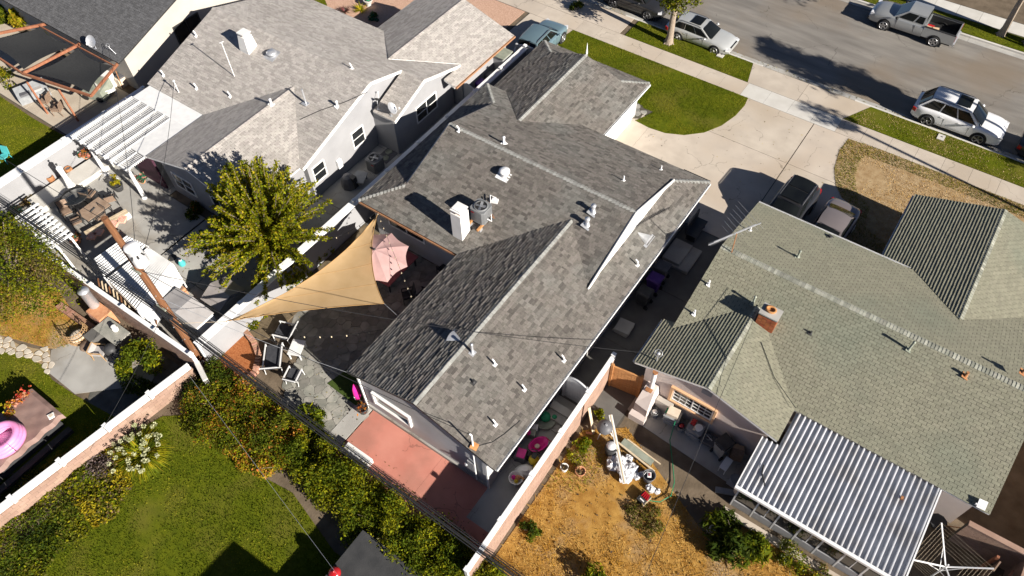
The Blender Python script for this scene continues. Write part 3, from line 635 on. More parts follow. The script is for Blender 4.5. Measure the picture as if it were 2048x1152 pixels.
front = xy([(1113, 84), (1150, 57), (1497, 195.5), (1489, 212), (1471, 232), (1443, 252), (1408, 266), (1368, 271), (1330, 267), (1297, 256), (1270, 242)]) + [Vector((-13.6, 33.6, 0)), Vector((-19.0, 33.4, 0))]
front = [(p.x, min(p.y, 37.93)) for p in front]
ground('front_lawn', front, M['lawn'], 0.04)
grass('lawn_grass', 'short green grass of the curved front lawn before the garage', front, 420, 0.06, [GR[0], GR[0], GR[1], GR[2]], z=0.035, bare=.08)
strip = [(-18.9, 39.33), (-10.12, 39.33), (-10.62, 41.27), (-18.9, 41.27)]
ground('verge', strip, M['lawn'], 0.04)
grass('verge_grass', 'short green grass of the verge around the street tree', strip, 420, 0.06, [GR[0], GR[0], GR[1], GR[2]], z=0.035)
stripL = [(-48, 39.33), (-26.6, 39.33), (-26.6, 41.27), (-48, 41.27)]
ground('verge', stripL, M['dry_lawn'], 0.04)
rl = xy([(1697, 278)]) + [Vector((-1.0, 37.93, 0)), Vector((10, 37.93, 0)), Vector((10, 32.0, 0)), Vector((1.2, 29.5, 0)), Vector((-0.9, 30.6, 0))] + xy([(1702, 412), (1683, 396), (1671, 372), (1668, 338), (1678, 302)])
rl = [(p.x, min(p.y, 37.93)) for p in rl]
ground('front_lawn', rl, mat('bleach_ground', (0.28, 0.18, 0.085), (0.40, 0.29, 0.16), 3, .95, .6, 30), 0.04)
edge = [p for p in rl]
cx_, cy_ = 3.2, 34.6
inner = [(cx_ + (p[0] - cx_) * .80, cy_ + (p[1] - cy_) * .72) for p in rl]
grass('dry_grass', 'bleached dry grass in the middle of the right front lawn', rl, 260, 0.06, DRYG, lean=1.0, z=0.035, bare=.3)
grass('lawn_grass', 'yellow green grass rim round the bleached right front lawn', rl, 420, 0.08, [GR[1], GR[2], GR[0]], z=0.035, holes=(inner,))
pg = [(.9, 33.6), (2.4, 33.0), (5, 33.9), (8, 35.0), (9, 36.5), (5.5, 36.6), (2.6, 35.6)]
grass('lawn_grass', 'green patch left alive in the bleached right front lawn', pg, 260, 0.07, [GR[0], GR[1]], z=0.035)
rs = [(-3.98, 39.33), (10, 39.33), (10, 41.27), (-2.98, 41.27)]
ground('verge', rs, M['lawn'], 0.04)
grass('verge_grass', 'patchy green and straw grass of the right hand verge', rs, 380, 0.06, [GR[0], GR[1], GR[2], DRYG[0], GR[1], DRYG[0]], z=0.035, bare=.2)
fs = [(-60, 51.93), (3.5, 51.93), (3.5, 53.48), (-60, 53.48)]
ground('verge', fs, M['lawn'], 0.04); grass('verge_grass', 'green grass of the verge on the far side of the street', [(-12, 51.93), (3.5, 51.93), (3.5, 53.48), (-12, 53.48)], 260, 0.06, GR, z=0.035)
# gravel front garden of the left house
ground('gravel_bed', [(-37, 28.2), (-30.6, 28.2), (-30.6, 30), (-26, 33), (-26, 37.9), (-44, 37.9), (-44, 30)], M['gravel'], 0.02)
fl = xy([(590, -20), (640, -25), (655, 12), (625, 8), (600, 0)])
ground('lawn', [(p.x, p.y) for p in fl], M['lawn'], 0.035); grass('lawn_grass', 'bit of green lawn beside the pink gravel front garden', [(p.x, p.y) for p in fl], 200, .07, GR, z=.03)
# back yards: big lawn at the bottom, dry yard, barbecue yard, far left yard
bl = [(-22.0, 3.2), (-20.6, 4.35), (-17.5, 3.6), (-14.6, 4.0), (-11.5, 3.2), (-7.0, 3.4), (-6.3, 1.0), (-6.3, -6), (-22.2, -6), (-22.2, 2.5)]
ground('back_lawn', bl, M['lawn'], 0.02)
grass('lawn_grass', 'mown deep green grass of the big back lawn below the hedge', bl, 330, 0.075, [GR[0], GR[0], GR[0], GR[0], GR[1], GR[2]], w=0.018, z=0.015, bare=.10)
dy = [(-6.1, 4.2), (-6.1, 13.3), (-4.6, 14.5), (0.9, 11.9), (0.9, 13.4), (7, 13.2), (7, 4.2)]
ground('dry_yard', dy, M['dry_lawn'], 0.02)
grass('dry_grass', 'golden dead grass covering the back yard with junk', dy, 330, 0.085, [DRY[1], DRY[0], DRY[0], DRY[1]], lean=1.8, w=0.014, z=0.01, bare=.28)
grass('weed_grass', 'thin yellow green weeds in the corner between pink wall and junk', [(-6.0, 10.2), (-4.6, 10.8), (-4.4, 13.2), (-6.0, 13.4)], 90, .16, [GR[2], GR[1]], lean=1.2, z=.01)
gy = [(p.x, p.y) for p in xy([(1250, 1010), (1320, 1000), (1335, 1050), (1300, 1075), (1245, 1055)])]
bq = [(p.x, p.y) for p in xy([(-60, 560), (120, 585), (190, 690), (150, 690), (115, 700), (70, 690), (0, 670), (-60, 665)])]
ground('back_lawn', bq, M['dry_lawn'], 0.02)
grass('lawn_grass', 'patchy yellow green grass beside the flagstone path', bq, 300, 0.08, [GR[2], DRY[1], GR[1], GR[2], DRY[0]], z=0.015)
bq2 = [(p.x, p.y) for p in xy([(-60, 705), (30, 703), (85, 730), (105, 760), (150, 790), (240, 840), (180, 900), (60, 960), (-80, 900)])]
ground('back_lawn', bq2, M['lawn'], 0.02)
grass('lawn_grass', 'green grass around the hot tub below the flagstone path', bq2, 300, 0.07, GR, z=0.015)
fy = [(-56, 5.5), (-39.25, 5.5), (-39.25, 12.2), (-44.8, 12.0), (-56, 12.2)]
ground('back_lawn', fy, M['lawn'], 0.02); grass('lawn_grass', 'bright green lawn in the far left back yard', [(-50, 6.5), (-39.25, 6.5), (-39.25, 12.2), (-44.8, 12.0), (-50, 12.2)], 330, 0.06, [GR[1], GR[2], GR[1]], z=0.015)
paved('patio', [(-56, 12.25, -46, 16.8), (-45.98, 12.25, -42.6, 16.8), (-42.58, 12.25, -39.1, 16.8)], [(-56, 12.2), (-39.1, 12.2), (-39.1, 16.85), (-56, 16.85)], mat('conc_beige', (0.40, 0.34, 0.27), (0.48, 0.42, 0.34), 1, 0.9, .2, 40))
# concrete of the left house's yard
paved('patio', [(-38.7, 6.0, -35.6, 12.4), (-35.58, 6.0, -32.3, 12.4), (-32.28, 6.0, -29.6, 12.4), (-38.7, 12.42, -33, 16.8), (-32.98, 12.42, -32.62, 16.8)], [(-38.8, 5.9), (-29.5, 5.9), (-29.5, 12.5), (-32.6, 12.5), (-32.6, 16.9), (-38.8, 16.9)], M['conc_grey'])
paved('patio', [(-29.5, 5.9, -26.5, 9.0), (-26.48, 5.9, -22.6, 9.0), (-29.5, 9.02, -26.5, 12.8), (-26.48, 9.02, -22.6, 12.8), (-26.0, 12.82, -22.6, 17.0), (-25.6, 17.02, -22.6, 22.0), (-25.6, 22.02, -22.6, 28)], [(-29.6, 5.85), (-22.5, 5.85), (-22.5, 28.1), (-25.7, 28.1), (-25.7, 13), (-29.6, 13)], M['conc_grey'])
# side passage between the middle and the right house, rear slab of the right house
paved('passage', [(-8.0, 14.2, -5.0, 18), (-8, 18.02, -5, 22), (-8, 22.02, -5, 26.68)], [(-8.1, 14.1), (-4.9, 14.1), (-4.9, 26.7), (-8.1, 26.7)], M['conc_dark_shaded'])
paved('passage', [(-8.0, 7.3, -6.6, 10.5), (-8.0, 10.52, -6.6, 14.18)], [(-8.0, 7.2), (-6.5, 7.2), (-6.5, 14.2), (-8.0, 14.2)], M['conc_grey'])
paved('passage', [(-22.1, 17.0, -21.0, 21), (-22.1, 21.02, -21.0, 26), (-22.1, 26.02, -21.3, 33)], [(-22.2, 16.9), (-20.9, 16.9), (-20.9, 33), (-22.2, 33)], M['conc_dark_shaded'])
paved('patio', [[(p.x, p.y) for p in xy(q)] for q in ([(1222, 775), (1258, 742), (1342, 790), (1300, 835), (1275, 845)], [(1275, 846), (1300, 836), (1344, 791), (1560, 905), (1500, 995), (1470, 975)])], [(p.x, p.y) for p in xy([(1220, 777), (1256, 740), (1562, 905), (1500, 997)])], M['conc_dark_shaded'] if False else M['conc_grey'])
# red concrete patio and the strip beside it
paved('red_patio', [[(-14.35, 5.6), (-10.4, 5.6), (-10.4, 8.83), (-14.35, 8.83)], [(-10.39, 5.6), (-6.6, 5.6), (-6.6, 8.83), (-10.39, 8.83)]], [(-14.4, 5.5), (-6.55, 5.5), (-6.55, 8.85), (-14.4, 8.85)], M['red_conc'], gap=0.004)
# ------------------------------------------------------------------ irregular stones (a jittered grid cut into convex cells)
def stones(base, poly, cell, m, z0, z1, gap=0.03, limit=300, name='flagstone', bevel=0.0, keep=None):
    xs = [p[0] for p in poly]; ys = [p[1] for p in poly]; r = random.Random(11); pts = []
    nx, ny = int((max(xs) - min(xs)) / cell) + 2, int((max(ys) - min(ys)) / cell) + 2
    for i in range(-1, nx):
        for j in range(-1, ny): pts.append((min(xs) + (i + .5 + r.uniform(-.42, .42) + (.5 if j % 2 else 0)) * cell, min(ys) + (j + .5 + r.uniform(-.42, .42)) * cell))
    c = 0; rest = MB()
    for a in pts:
        if not in_poly(a[0], a[1], poly) or (keep and not keep(*a)): continue
        q = [(a[0] - cell * 1.3, a[1] - cell * 1.3), (a[0] + cell * 1.3, a[1] - cell * 1.3), (a[0] + cell * 1.3, a[1] + cell * 1.3), (a[0] - cell * 1.3, a[1] + cell * 1.3)]
        for b_ in pts:
            dx, dy_ = b_[0] - a[0], b_[1] - a[1]; d = math.hypot(dx, dy_)
            if d < 1e-6 or d > cell * 3: continue
            # keep the half plane nearer to a, minus half the joint
            mx, my = a[0] + dx * (.5 - gap / 2 / d), a[1] + dy_ * (.5 - gap / 2 / d)
            e0 = (mx - dy_ * 10, my + dx * 10) ; e1 = (mx + dy_ * 10, my - dx * 10)
            out = []
            for k_ in range(len(q)):
                p, s_ = q[k_ - 1], q[k_]
                f = lambda v: (v[0] - mx) * dx + (v[1] - my) * dy_
                if (f(p) <= 0) != (f(s_) <= 0):
                    t = f(p) / (f(p) - f(s_)); out.append((p[0] + (s_[0] - p[0]) * t, p[1] + (s_[1] - p[1]) * t))
                if f(s_) <= 0: out.append(s_)
            q = out
            if len(q) < 3: break
        if len(q) < 3: continue
        # chamfer sharp corners so that the stones look broken, not cut
        q2 = []
        for k_ in range(len(q)):
            p, s_, n_ = q[k_ - 1], q[k_], q[(k_ + 1) % len(q)]
            q2 += [(s_[0] + (p[0] - s_[0]) * .22, s_[1] + (p[1] - s_[1]) * .22), (s_[0] + (n_[0] - s_[0]) * .22, s_[1] + (n_[1] - s_[1]) * .22)]
        k = MB() if c < limit else rest
        k.prism(q2, z0, z1 + r.uniform(-.006, .008))
        if c < limit: k.build(name, m, base)
        c += 1
    if rest.v: rest.build(name + 's', m, base, kind='stuff')
pat = [(-21.6, 16.9), (-14.9, 16.9), (-14.9, 8.9), (-14.5, 8.8), (-14.5, 6.3), (-17.6, 6.3), (-18.3, 7.2), (-19.3, 9.2), (-20.6, 9.8), (-21.0, 10.5), (-21.0, 16.9)]
fb = MB(); fb.prism(pat, -.02, 0.012); fbase = struct('flagstone_patio', fb, mat('grout', (0.19, 0.185, 0.165), (0.26, 0.25, 0.225), 4, 0.95, .3, 40))
stones(fbase, pat, 0.46, M['flag'], -.01, 0.030, gap=.018)
M['conc_pale2'] = M['conc_light']
k = MB(); k.prism([(-15.2, 6.2), (-14.42, 6.2), (-14.42, 8.8), (-15.2, 8.8)], -.02, .04); k.build('patio_kerb', M['conc_grey'], fbase)
# flagstone path through the barbecue yard
path = [(p.x, p.y) for p in xy([(-60, 668), (0, 670), (40, 690), (70, 697), (100, 701), (103, 740), (92, 752), (70, 725), (35, 708), (-60, 705)])]
pb = MB(); pb.prism(path, -.02, 0.012); pbase = struct('path', pb, mat('path_grout', (0.28, 0.20, 0.11), (0.36, 0.27, 0.16), 3, .95, .4, 40))
stones(pbase, path, 0.34, M['path_stone'], -.01, 0.05, gap=0.06)
bp_ = [(p.x, p.y) for p in xy([(103, 700), (150, 684), (215, 690), (330, 715), (300, 770), (150, 788), (97, 745)])]
paved('patio', [bp_], bp_, M['conc_grey'])
grd = [(p.x, p.y) for p in xy([(150, 800), (225, 760), (300, 765), (385, 705), (150, 900), (120, 890), (130, 830)])]
ground('soil_bed', [(-22.4, 0.5), (-22.4, 5.4), (-26.5, 5.4), (-26.6, 3.2), (-24.4, 0.5)], mat('wet_soil', (0.07, 0.07, 0.06), (0.13, 0.125, 0.11), 2, .95, .5, 30), 0.016)
# planter bed with red mulch and a curved brick kerb
bed = xy([(455, 655), (480, 665), (503, 690), (512, 715), (505, 742), (490, 757), (462, 765), (425, 735), (400, 715), (430, 690), (440, 665)])
bedp = [(p.x, p.y) for p in bed]
ground('planter_bed', bedp, M['mulch'], 0.06)
strip_w = [(-22.1, 7.6), (-21.0, 9.0), (-21.0, 16.9), (-22.1, 16.9)]
ground('planter_bed', strip_w, mat('bed_soil', (0.10, 0.075, 0.045), (0.17, 0.13, 0.08), 5, .95, .5, 40), 0.05)
curve = [Vector(p) for p in xy([(462, 648), (490, 662), (510, 688), (520, 715), (513, 745), (497, 763), (470, 772)])]
bk = thing('brick_kerb', 'low curved brick kerb round the red mulch bed on the patio', 'kerb', tuple(curve[3]))
pl = []
for i in range(len(curve) - 1):
    n = max(1, int((curve[i + 1] - curve[i]).length / 0.14))
    pl += [(curve[i].lerp(curve[i + 1], j / n), (curve[i + 1] - curve[i]).normalized()) for j in range(n)]
for p, d in pl:
    k = MB(); k.beam(p + Vector((0, 0, .12)) - d * .058, p + Vector((0, 0, .12)) + d * .058, 0.26, 0.22 + rnd.uniform(-.01, .01)); k.build('brick', M['brick'], bk)
ground('artificial_turf', [(p.x, p.y) for p in xy([(655, 768), (697, 738), (735, 775), (722, 808), (712, 812)])], M['turf'], 0.055)
# ------------------------------------------------------------------ walls and fences
def block_wall(name, label, a, b, h, m, cap=None, capw=0.3, thick=0.18, cat='wall', posts=None, rows=True, cap_h=.07, course=0.2, blk=0.4):
    """a free standing wall of blocks with recessed joints, cap boards and posts"""
    a, b = Vector(a), Vector(b); d = (b - a); L = d.length; d.normalize(); t = thing(name, label, cat, tuple((a + b) / 2))
    k = MB(); k.beam(a + Vector((0, 0, h / 2 - .01)), b + Vector((0, 0, h / 2 - .01)), thick - .02, h - .02); k.build('core', M['joint'], t)
    if rows:
        nz = max(1, int(round(h / course))); ch = h / nz; lst = MB(); cnt = 0
        for j in range(nz):
            u = -(blk / 2 if j % 2 else 0)
            while u < L:
                u0, u1 = max(u, 0) + .004, min(u + blk, L) - .004; u += blk
                if u1 - u0 < .03: continue
                q = MB() if cnt < 290 else lst
                q.beam(a + d * u0 + Vector((0, 0, ch * (j + .5))), a + d * u1 + Vector((0, 0, ch * (j + .5))), thick, ch - .008)
                if cnt < 290: q.build('block', m, t)
                cnt += 1
        if lst.v: lst.build('blocks', m, t, kind='stuff')
    else:
        k = MB(); k.beam(a + Vector((0, 0, h / 2)), b + Vector((0, 0, h / 2)), thick, h); k.build('panel', m, t)
    if cap:
        n = max(1, int(round(L / 2.4)))
        for i in range(n):
            k = MB(); k.beam(a + d * (L * i / n + .004) + Vector((0, 0, h + cap_h / 2)), a + d * (L * (i + 1) / n - .004) + Vector((0, 0, h + cap_h / 2)), capw, cap_h); k.build('cap', cap, t)
    if posts:
        n = max(1, int(round(L / posts)))
        for i in range(n + 1):
            c = a + d * (L * i / n); k = MB(); k.box((c.x, c.y, (h + .2) / 2), (.15, .15, h + .2), math.atan2(d.y, d.x)); k.box((c.x, c.y, h + .22), (.19, .19, .05), math.atan2(d.y, d.x)); k.build('post', cap or m, t)
    return t
block_wall('boundary_wall', 'pink block wall with white cap between side passage and dry yard', (-6.3, 5.3, 0), (-6.5, 16.3, 0), 1.75, M['block_pink'], M['white_vinyl'], .2, posts=2.4)
block_wall('boundary_wall', 'long white capped wall between left patio and flagstone patio', (-22.25, 6.3, 0), (-22.3, 32.5, 0), 1.75, M['stucco_light'], M['white_vinyl'], .42, posts=2.7, rows=False)
bw = block_wall('boundary_wall', 'pink block wall with tall white vinyl fence on top beside the big lawn', (-23.7, -7.0, 0), (-22.15, 5.5, 0), 0.95, M['block_pink'], None, posts=None)
for i in range(6):
    a_, b_ = Vector((-23.7, -7, 0)).lerp(Vector((-22.15, 5.5, 0)), i / 6 + .004), Vector((-23.7, -7, 0)).lerp(Vector((-22.15, 5.5, 0)), (i + 1) / 6 - .004)
    for j in range(2): k = MB(); k.beam(a_ + Vector((0, 0, 1.04 + .17 * j)), b_ + Vector((0, 0, 1.04 + .17 * j)), .05, .165); k.build('board', M['white_vinyl'], bw)
    k = MB(); k.box((a_.x, a_.y, .7), (.14, .14, 1.4)); k.box((a_.x, a_.y, 1.425), (.19, .19, .05)); k.build('post', M['white_vinyl'], bw)
    k = MB(); k.beam(a_ + Vector((0, 0, 1.33)), b_ + Vector((0, 0, 1.33)), .13, .06); k.build('cap', M['white_vinyl'], bw)
block_wall('boundary_wall', 'pink wall with white cap behind the brick barbecue', (-36.0, 5.55, 0), (-22.0, 5.75, 0), 1.75, M['block_pink'], M['white_vinyl'], .2, posts=2.4)
block_wall('boundary_wall', 'short weathered wall end at the foot of the utility pole', (-21.95, 5.75, 0), (-20.9, 5.35, 0), 1.25, M['conc_grey'], M['conc_light'], .22, rows=False)
block_wall('boundary_wall', 'wide white capped wall beside the far left lawn', (-39.15, 3.0, 0), (-38.95, 16.6, 0), 1.7, M['stucco_light'], M['white_vinyl'], .62, rows=False, posts=2.7)
block_wall('boundary_wall', 'low white ledge in front of the left patio wall', (-37.95, 7.6, 0), (-37.75, 12.2, 0), 0.35, M['conc_light'], None, rows=False, thick=1.3)
bwl = P(1975, 1025); 
block_wall('boundary_wall', 'pink wall behind the rotary clothesline under the green roof corner', (8.3, 17.55, 0), (10.9, 17.6, 0), 1.7, M['block_pink'], M['block_pink'], .22)
block_wall('boundary_wall', 'pink wall running to the frame edge beside the rotary clothesline', (10.4, 13.0, 0), (10.55, 17.5, 0), 1.7, M['block_pink'], M['block_pink'], .3)
ground('side_yard', [(8.7, 17.8), (10.6, 17.8), (10.6, 33), (8.7, 33)], M['soil'], .012)
ng = thing('house', 'tan stucco wall of the next house at the right edge', 'house', (12.5, 22, 0))
k = MB(); k.prism([(10.9, 18.2), (15, 18.2), (15, 30), (10.9, 30)], 0, 2.7); k.build('wall', mat('stucco_tan', (0.52, 0.34, 0.15), (0.60, 0.41, 0.20), .8, .95, .3, 40), ng)
k = MB(); k.prism([(10.8, 18.1), (15.1, 18.1), (15.1, 30.1), (10.8, 30.1)], 2.705, 2.85); k.build('roof', mat('stucco_tan', (0, 0, 0)), ng)
def gate(name, label, a, b, h, m, arch=0.25, boards=9, frame=None):
    a, b = Vector(a), Vector(b); d = b - a; L = d.length; d.normalize(); t = thing(name, label, 'gate', tuple((a + b) / 2))
    for i in range(boards):
        u0, u1 = L * i / boards, L * (i + 1) / boards; f = lambda u: h + arch * math.sin(math.pi * u / L)
        k = MB(); hh = f((u0 + u1) / 2); k.beam(a + d * (u0 + .004) + Vector((0, 0, hh / 2 + .03)), a + d * (u1 - .004) + Vector((0, 0, hh / 2 + .03)), .03, hh); k.build('board', m, t)
    k = MB(); k.tube([a + d * (L * i / 8) + Vector((0, 0, h + arch * math.sin(math.pi * i / 8) + .04)) for i in range(9)], .045, 6); k.build('top_rail', frame or m, t)
    for c in (a, b): k = MB(); k.box((c.x, c.y, (h + .15) / 2), (.12, .12, h + .15)); k.build('post', frame or m, t)
    return t
M['vinyl_grey'] = mat('vinyl_grey', (0.45, 0.46, 0.48), (0.5, 0.51, 0.53), 2, .5)
gate('gate', 'arched pale vinyl gate between middle house and pink wall', (-7.75, 14.3, 0), (-6.6, 14.3, 0), 1.65, M['vinyl_grey'])
gate('gate', 'arched vinyl gate at the rear end of the passage by the left house', (-23.9, 27.6, 0), (-22.5, 27.6, 0), 1.6, M['vinyl_grey'])
gate('gate', 'arched vinyl gate beside the blue car with bins behind it', (-23.0, 32.6, 0), (-21.1, 32.6, 0), 1.6, M['vinyl_grey'])
M['orange_wood'] = mat('orange_wood', (0.38, 0.17, 0.06), (0.50, 0.25, 0.10), 3, .8, .2, 30, stretch=(1, 1, 6))
gate('gate', 'orange stained wooden gate under the green roof corner', (-6.3, 15.9, 0), (-4.95, 16.1, 0), 1.7, M['orange_wood'], arch=0)
# ------------------------------------------------------------------ foliage
LEAF = {}
def leafmat(name, c1, c2, isl=0.35, tr=0.45):
    if name not in LEAF: LEAF[name] = mat(name, c1, c2, 1.2, 0.7, island=isl, trans=tr, spec=0.12)
    return LEAF[name]
LM = dict(lime=leafmat('leaf_lime', (0.19, 0.21, 0.006), (0.31, 0.295, 0.010)), green=leafmat('leaf_green', (0.07, 0.10, 0.006), (0.13, 0.165, 0.010)), deep=leafmat('leaf_deep', (0.03, 0.048, 0.006), (0.06, 0.09, 0.010)),
          olive=leafmat('leaf_olive', (0.10, 0.10, 0.016), (0.19, 0.175, 0.03)), yellow=leafmat('leaf_yellow', (0.36, 0.29, 0.014), (0.48, 0.37, 0.025)), orange=leafmat('leaf_orange', (0.42, 0.13, 0.02), (0.52, 0.22, 0.04)),
          white=leafmat('petal_white', (0.50, 0.52, 0.30), (0.64, 0.64, 0.42), .1), red=leafmat('petal_red', (0.5, 0.05, 0.03), (0.6, 0.12, 0.06)), pinkf=leafmat('petal_pink', (0.62, 0.24, 0.18), (0.7, 0.34, 0.26)),
          dry=leafmat('leaf_dry', (0.22, 0.15, 0.06), (0.32, 0.23, 0.10)), teal=leafmat('leaf_teal', (0.02, 0.14, 0.08), (0.03, 0.20, 0.11)), brown=leafmat('twig_brown', (0.07, 0.05, 0.035), (0.13, 0.10, 0.075)))
BARK = mat('bark', (0.16, 0.125, 0.095), (0.28, 0.225, 0.175), 6, .95, .6, 40, stretch=(4, 4, 1))
def leaves(centers, size, aspect=2.0, up=0.4, dirs=None, sz_var=0.5):
    """diamond leaves (2 tris) at points; returns V,F"""
    n = len(centers); L = size * rng.uniform(1 - sz_var, 1 + sz_var, n); W = L / aspect
    if dirs is None:
        dirs = rng.normal(0, 1, (n, 3)); dirs[:, 2] = dirs[:, 2] * .6 + 0.15
    dirs = dirs / np.linalg.norm(dirs, axis=1)[:, None]
    nr = rng.normal(0, 1, (n, 3)); nr[:, 2] += up * 3; sd = np.cross(dirs, nr); sd /= (np.linalg.norm(sd, axis=1)[:, None] + 1e-9)
    nn = np.cross(sd, dirs)
    a = centers - dirs * L[:, None] / 2; c = centers + dirs * L[:, None] / 2 - nn * (L * .12)[:, None]
    m = centers + nn * (L * .06)[:, None]
    b = m + sd * W[:, None] / 2; d = m - sd * W[:, None] / 2
    V = np.stack([a, b, c, d], 1).reshape(-1, 3); F = np.arange(4 * n).reshape(-1, 4)
    return V, F
def blob_points(c, r, n, lumps=9, shell=0.6, seed=0, flat_bottom=True):
    """points through a lumpy crown: a handful of sub-clumps inside an ellipsoid"""
    g = np.random.default_rng(seed + 17); c = np.array(c); r = np.array(r)
    u = g.normal(0, 1, (lumps, 3)); u /= np.linalg.norm(u, axis=1)[:, None]
    lc = u * (g.uniform(0.35, 0.75, lumps) ** .6)[:, None]
    if flat_bottom: lc[:, 2] = np.abs(lc[:, 2]) * 1.0 - 0.25
    lr = g.uniform(0.28, 0.5, lumps)
    k = g.integers(0, lumps, n); d = g.normal(0, 1, (n, 3)); d /= np.linalg.norm(d, axis=1)[:, None]
    rad = (shell + (1 - shell) * g.uniform(0, 1, n)) * (1 + g.normal(0, .10, n))
    p = lc[k] + d * (lr[k] * rad)[:, None]
    return c + p * r
def plant(name, label, cat, c, r, n, size, mats, weights=None, group=None, aspect=2.0, lumps=9, shell=0.55, seed=0, stem=True, trunk=0.0, trunk_r=0.08, dirs=None, part='foliage', pts=None, flat=True):
    """c = base on the ground; r = crown radii; trunk = bare height below the crown"""
    t = thing(name, label, cat, tuple(c), group=group)
    cc = (c[0], c[1], c[2] + trunk + r[2] * (0.35 if flat else .9))
    p = blob_points(cc, r, n, lumps, shell, seed, flat) if pts is None else pts
    p[:, 2] = np.maximum(p[:, 2], c[2] + 0.02)
    V, F = leaves(p, size, aspect, dirs=dirs)
    w = np.array(weights or [1] * len(mats), float); w /= w.sum()
    q = np.sin(p[:, 0] * 2.1 + seed) + np.sin(p[:, 1] * 2.7 + seed * 2) + np.sin(p[:, 2] * 3.1) + rng.normal(0, 1.0, len(p))
    rk = np.argsort(np.argsort(q)) / len(q); mi = np.searchsorted(np.cumsum(w)[:-1], rk, side='right')
    arrays_mesh(part, V, F, mats, t, mi=mi)
    if stem:
        k = MB(); g = random.Random(seed); b = Vector(c)
        top = Vector(cc)
        if trunk > 0.3:
            k.tube([b, b + Vector((g.uniform(-.05, .05), g.uniform(-.05, .05), trunk * .6)), Vector((c[0], c[1], c[2] + trunk))], [trunk_r * 1.3, trunk_r, trunk_r * .9], 8); k.build('trunk', BARK, t); k = MB()
            b = Vector((c[0], c[1], c[2] + trunk * .9))
        for i in range(7 if trunk > .3 else 6):
            a = i * 2.4 + g.random(); e = top + Vector((math.cos(a) * r[0] * .6, math.sin(a) * r[1] * .6, g.uniform(-.1, .5) * r[2]))
            mid = b.lerp(e, .5) + Vector((0, 0, .12 * r[2]))
            rr = trunk_r * .55 if trunk > .3 else .018
            k.tube([b, mid, e], [rr, rr * .7, rr * .25], 5)
        k.build('branches', BARK, t)
    return t
def rosette(name, label, cat, c, n, L, mats, spread=1.0, up=0.5, w=0.05, group=None, seed=0, h0=0.05, segs=5, droop=0.5, leafy=0.0):
    """strap leaves or fronds radiating from one crown: each is a narrow bent strip"""
    t = thing(name, label, cat, tuple(c), group=group); g = random.Random(seed); bs = [MB() for _ in mats]
    for i in range(n):
        a = g.uniform(0, 6.283); el = g.uniform(0.05, 1.0) ** 1.0; ln = L * g.uniform(.6, 1.1)
        d = Vector((math.cos(a), math.sin(a), 0)); pts = []
        for s_ in range(segs + 1):
            u = s_ / segs; ang = (1 - el) * 0.25 + el * 1.25
            ang -= u * droop * (1.2)
            pts.append((pts[-1] if pts else Vector(c) + Vector((0, 0, h0)) + d * .03) + (d * math.cos(ang) * spread + Vector((0, 0, math.sin(ang) * up * 1.4))) * (ln / segs if pts else 0))
        sd = d.cross(Vector((0, 0, 1))); mb = bs[g.randrange(len(mats))]
        for s_ in range(segs):
            w0 = w * (1 - (s_ / segs) ** 2) * .5 + .002; w1 = w * (1 - ((s_ + 1) / segs) ** 2) * .5 + .001
            mb.face([pts[s_] - sd * w0, pts[s_] + sd * w0, pts[s_ + 1] + sd * w1, pts[s_ + 1] - sd * w1])
            if leafy and s_ > 0:
                for q in range(6):
                    p = pts[s_].lerp(pts[s_ + 1], q / 6); dd = (pts[s_ + 1] - pts[s_]).normalized()
                    for sg in (-1, 1):
                        e = p + sd * sg * leafy * (1 - .5 * s_ / segs) + dd * leafy * .5 + Vector((0, 0, .02)); mb.face([p - dd * .02, p + dd * .02, e])
    for mb, m in zip(bs, mats):
        if mb.v: mb.build('leaves', m, t)
    return t
# ------------------------------------------------------------------ trees and plants
def tree_shoots(name, label, c, R0, H0, n_shoots, per, size, mats, weights, seed=3, trunk=1.6, flat=0.8):
    """a pollarded tree: long arching shoots from the trunk head, each set with leaves"""
    t = thing(name, label, 'tree', tuple(c)); g = np.random.default_rng(seed); head = np.array([c[0], c[1], c[2] + trunk])
    k = MB(); k.tube([c, (c[0] + .05, c[1], c[2] + trunk * .5), tuple(head)], [.2, .17, .19], 9); k.build('trunk', BARK, t)
    P_, D_ = [], []; br = MB()
    for i in range(n_shoots):
        a = g.uniform(0, 6.283); el = g.uniform(.0, 1.0); ln = R0 * g.uniform(.55, 1.12)
        d = np.array([math.cos(a), math.sin(a), 0]); pts = []
        for s_ in range(11):
            u = s_ / 10; r_ = ln * u * math.cos(el * 1.35); z_ = H0 * (math.sin(el * 1.4) * u * 1.15 + .3 * u - .5 * (1 - el) * u * u * flat)
            pts.append(head + d * r_ + np.array([0, 0, z_ * 1.0]) + g.normal(0, .03, 3))
        br.tube([tuple(p) for p in pts[::2]], [.045 * (1 - j / 6) + .006 for j in range(6)], 4, cap=False)
        pts = np.array(pts)
        for q in range(per):
            u = g.uniform(.12, 1.0) ** .8 * 9.99; i0 = int(u); p = pts[i0] + (pts[min(i0 + 1, 10)] - pts[i0]) * (u - i0)
            dr = pts[min(i0 + 1, 10)] - pts[max(i0 - 1, 0)]; dr = dr / (np.linalg.norm(dr) + 1e-9)
            sdv = g.normal(0, 1, 3); P_.append(p + sdv * (.085 if u < 6 else .06)); D_.append(dr * .9 + sdv * .55)
    br.build('branches', BARK, t)
    P_, D_ = np.array(P_), np.array(D_); V, F = leaves(P_, size, 1.7, dirs=D_)
    w = np.array(weights, float); w /= w.sum(); mi = g.choice(len(mats), len(P_), p=w)
    arrays_mesh('foliage', V, F, mats, t, mi=mi); return t
mc = Vector((-24.35, 12.6, 0))
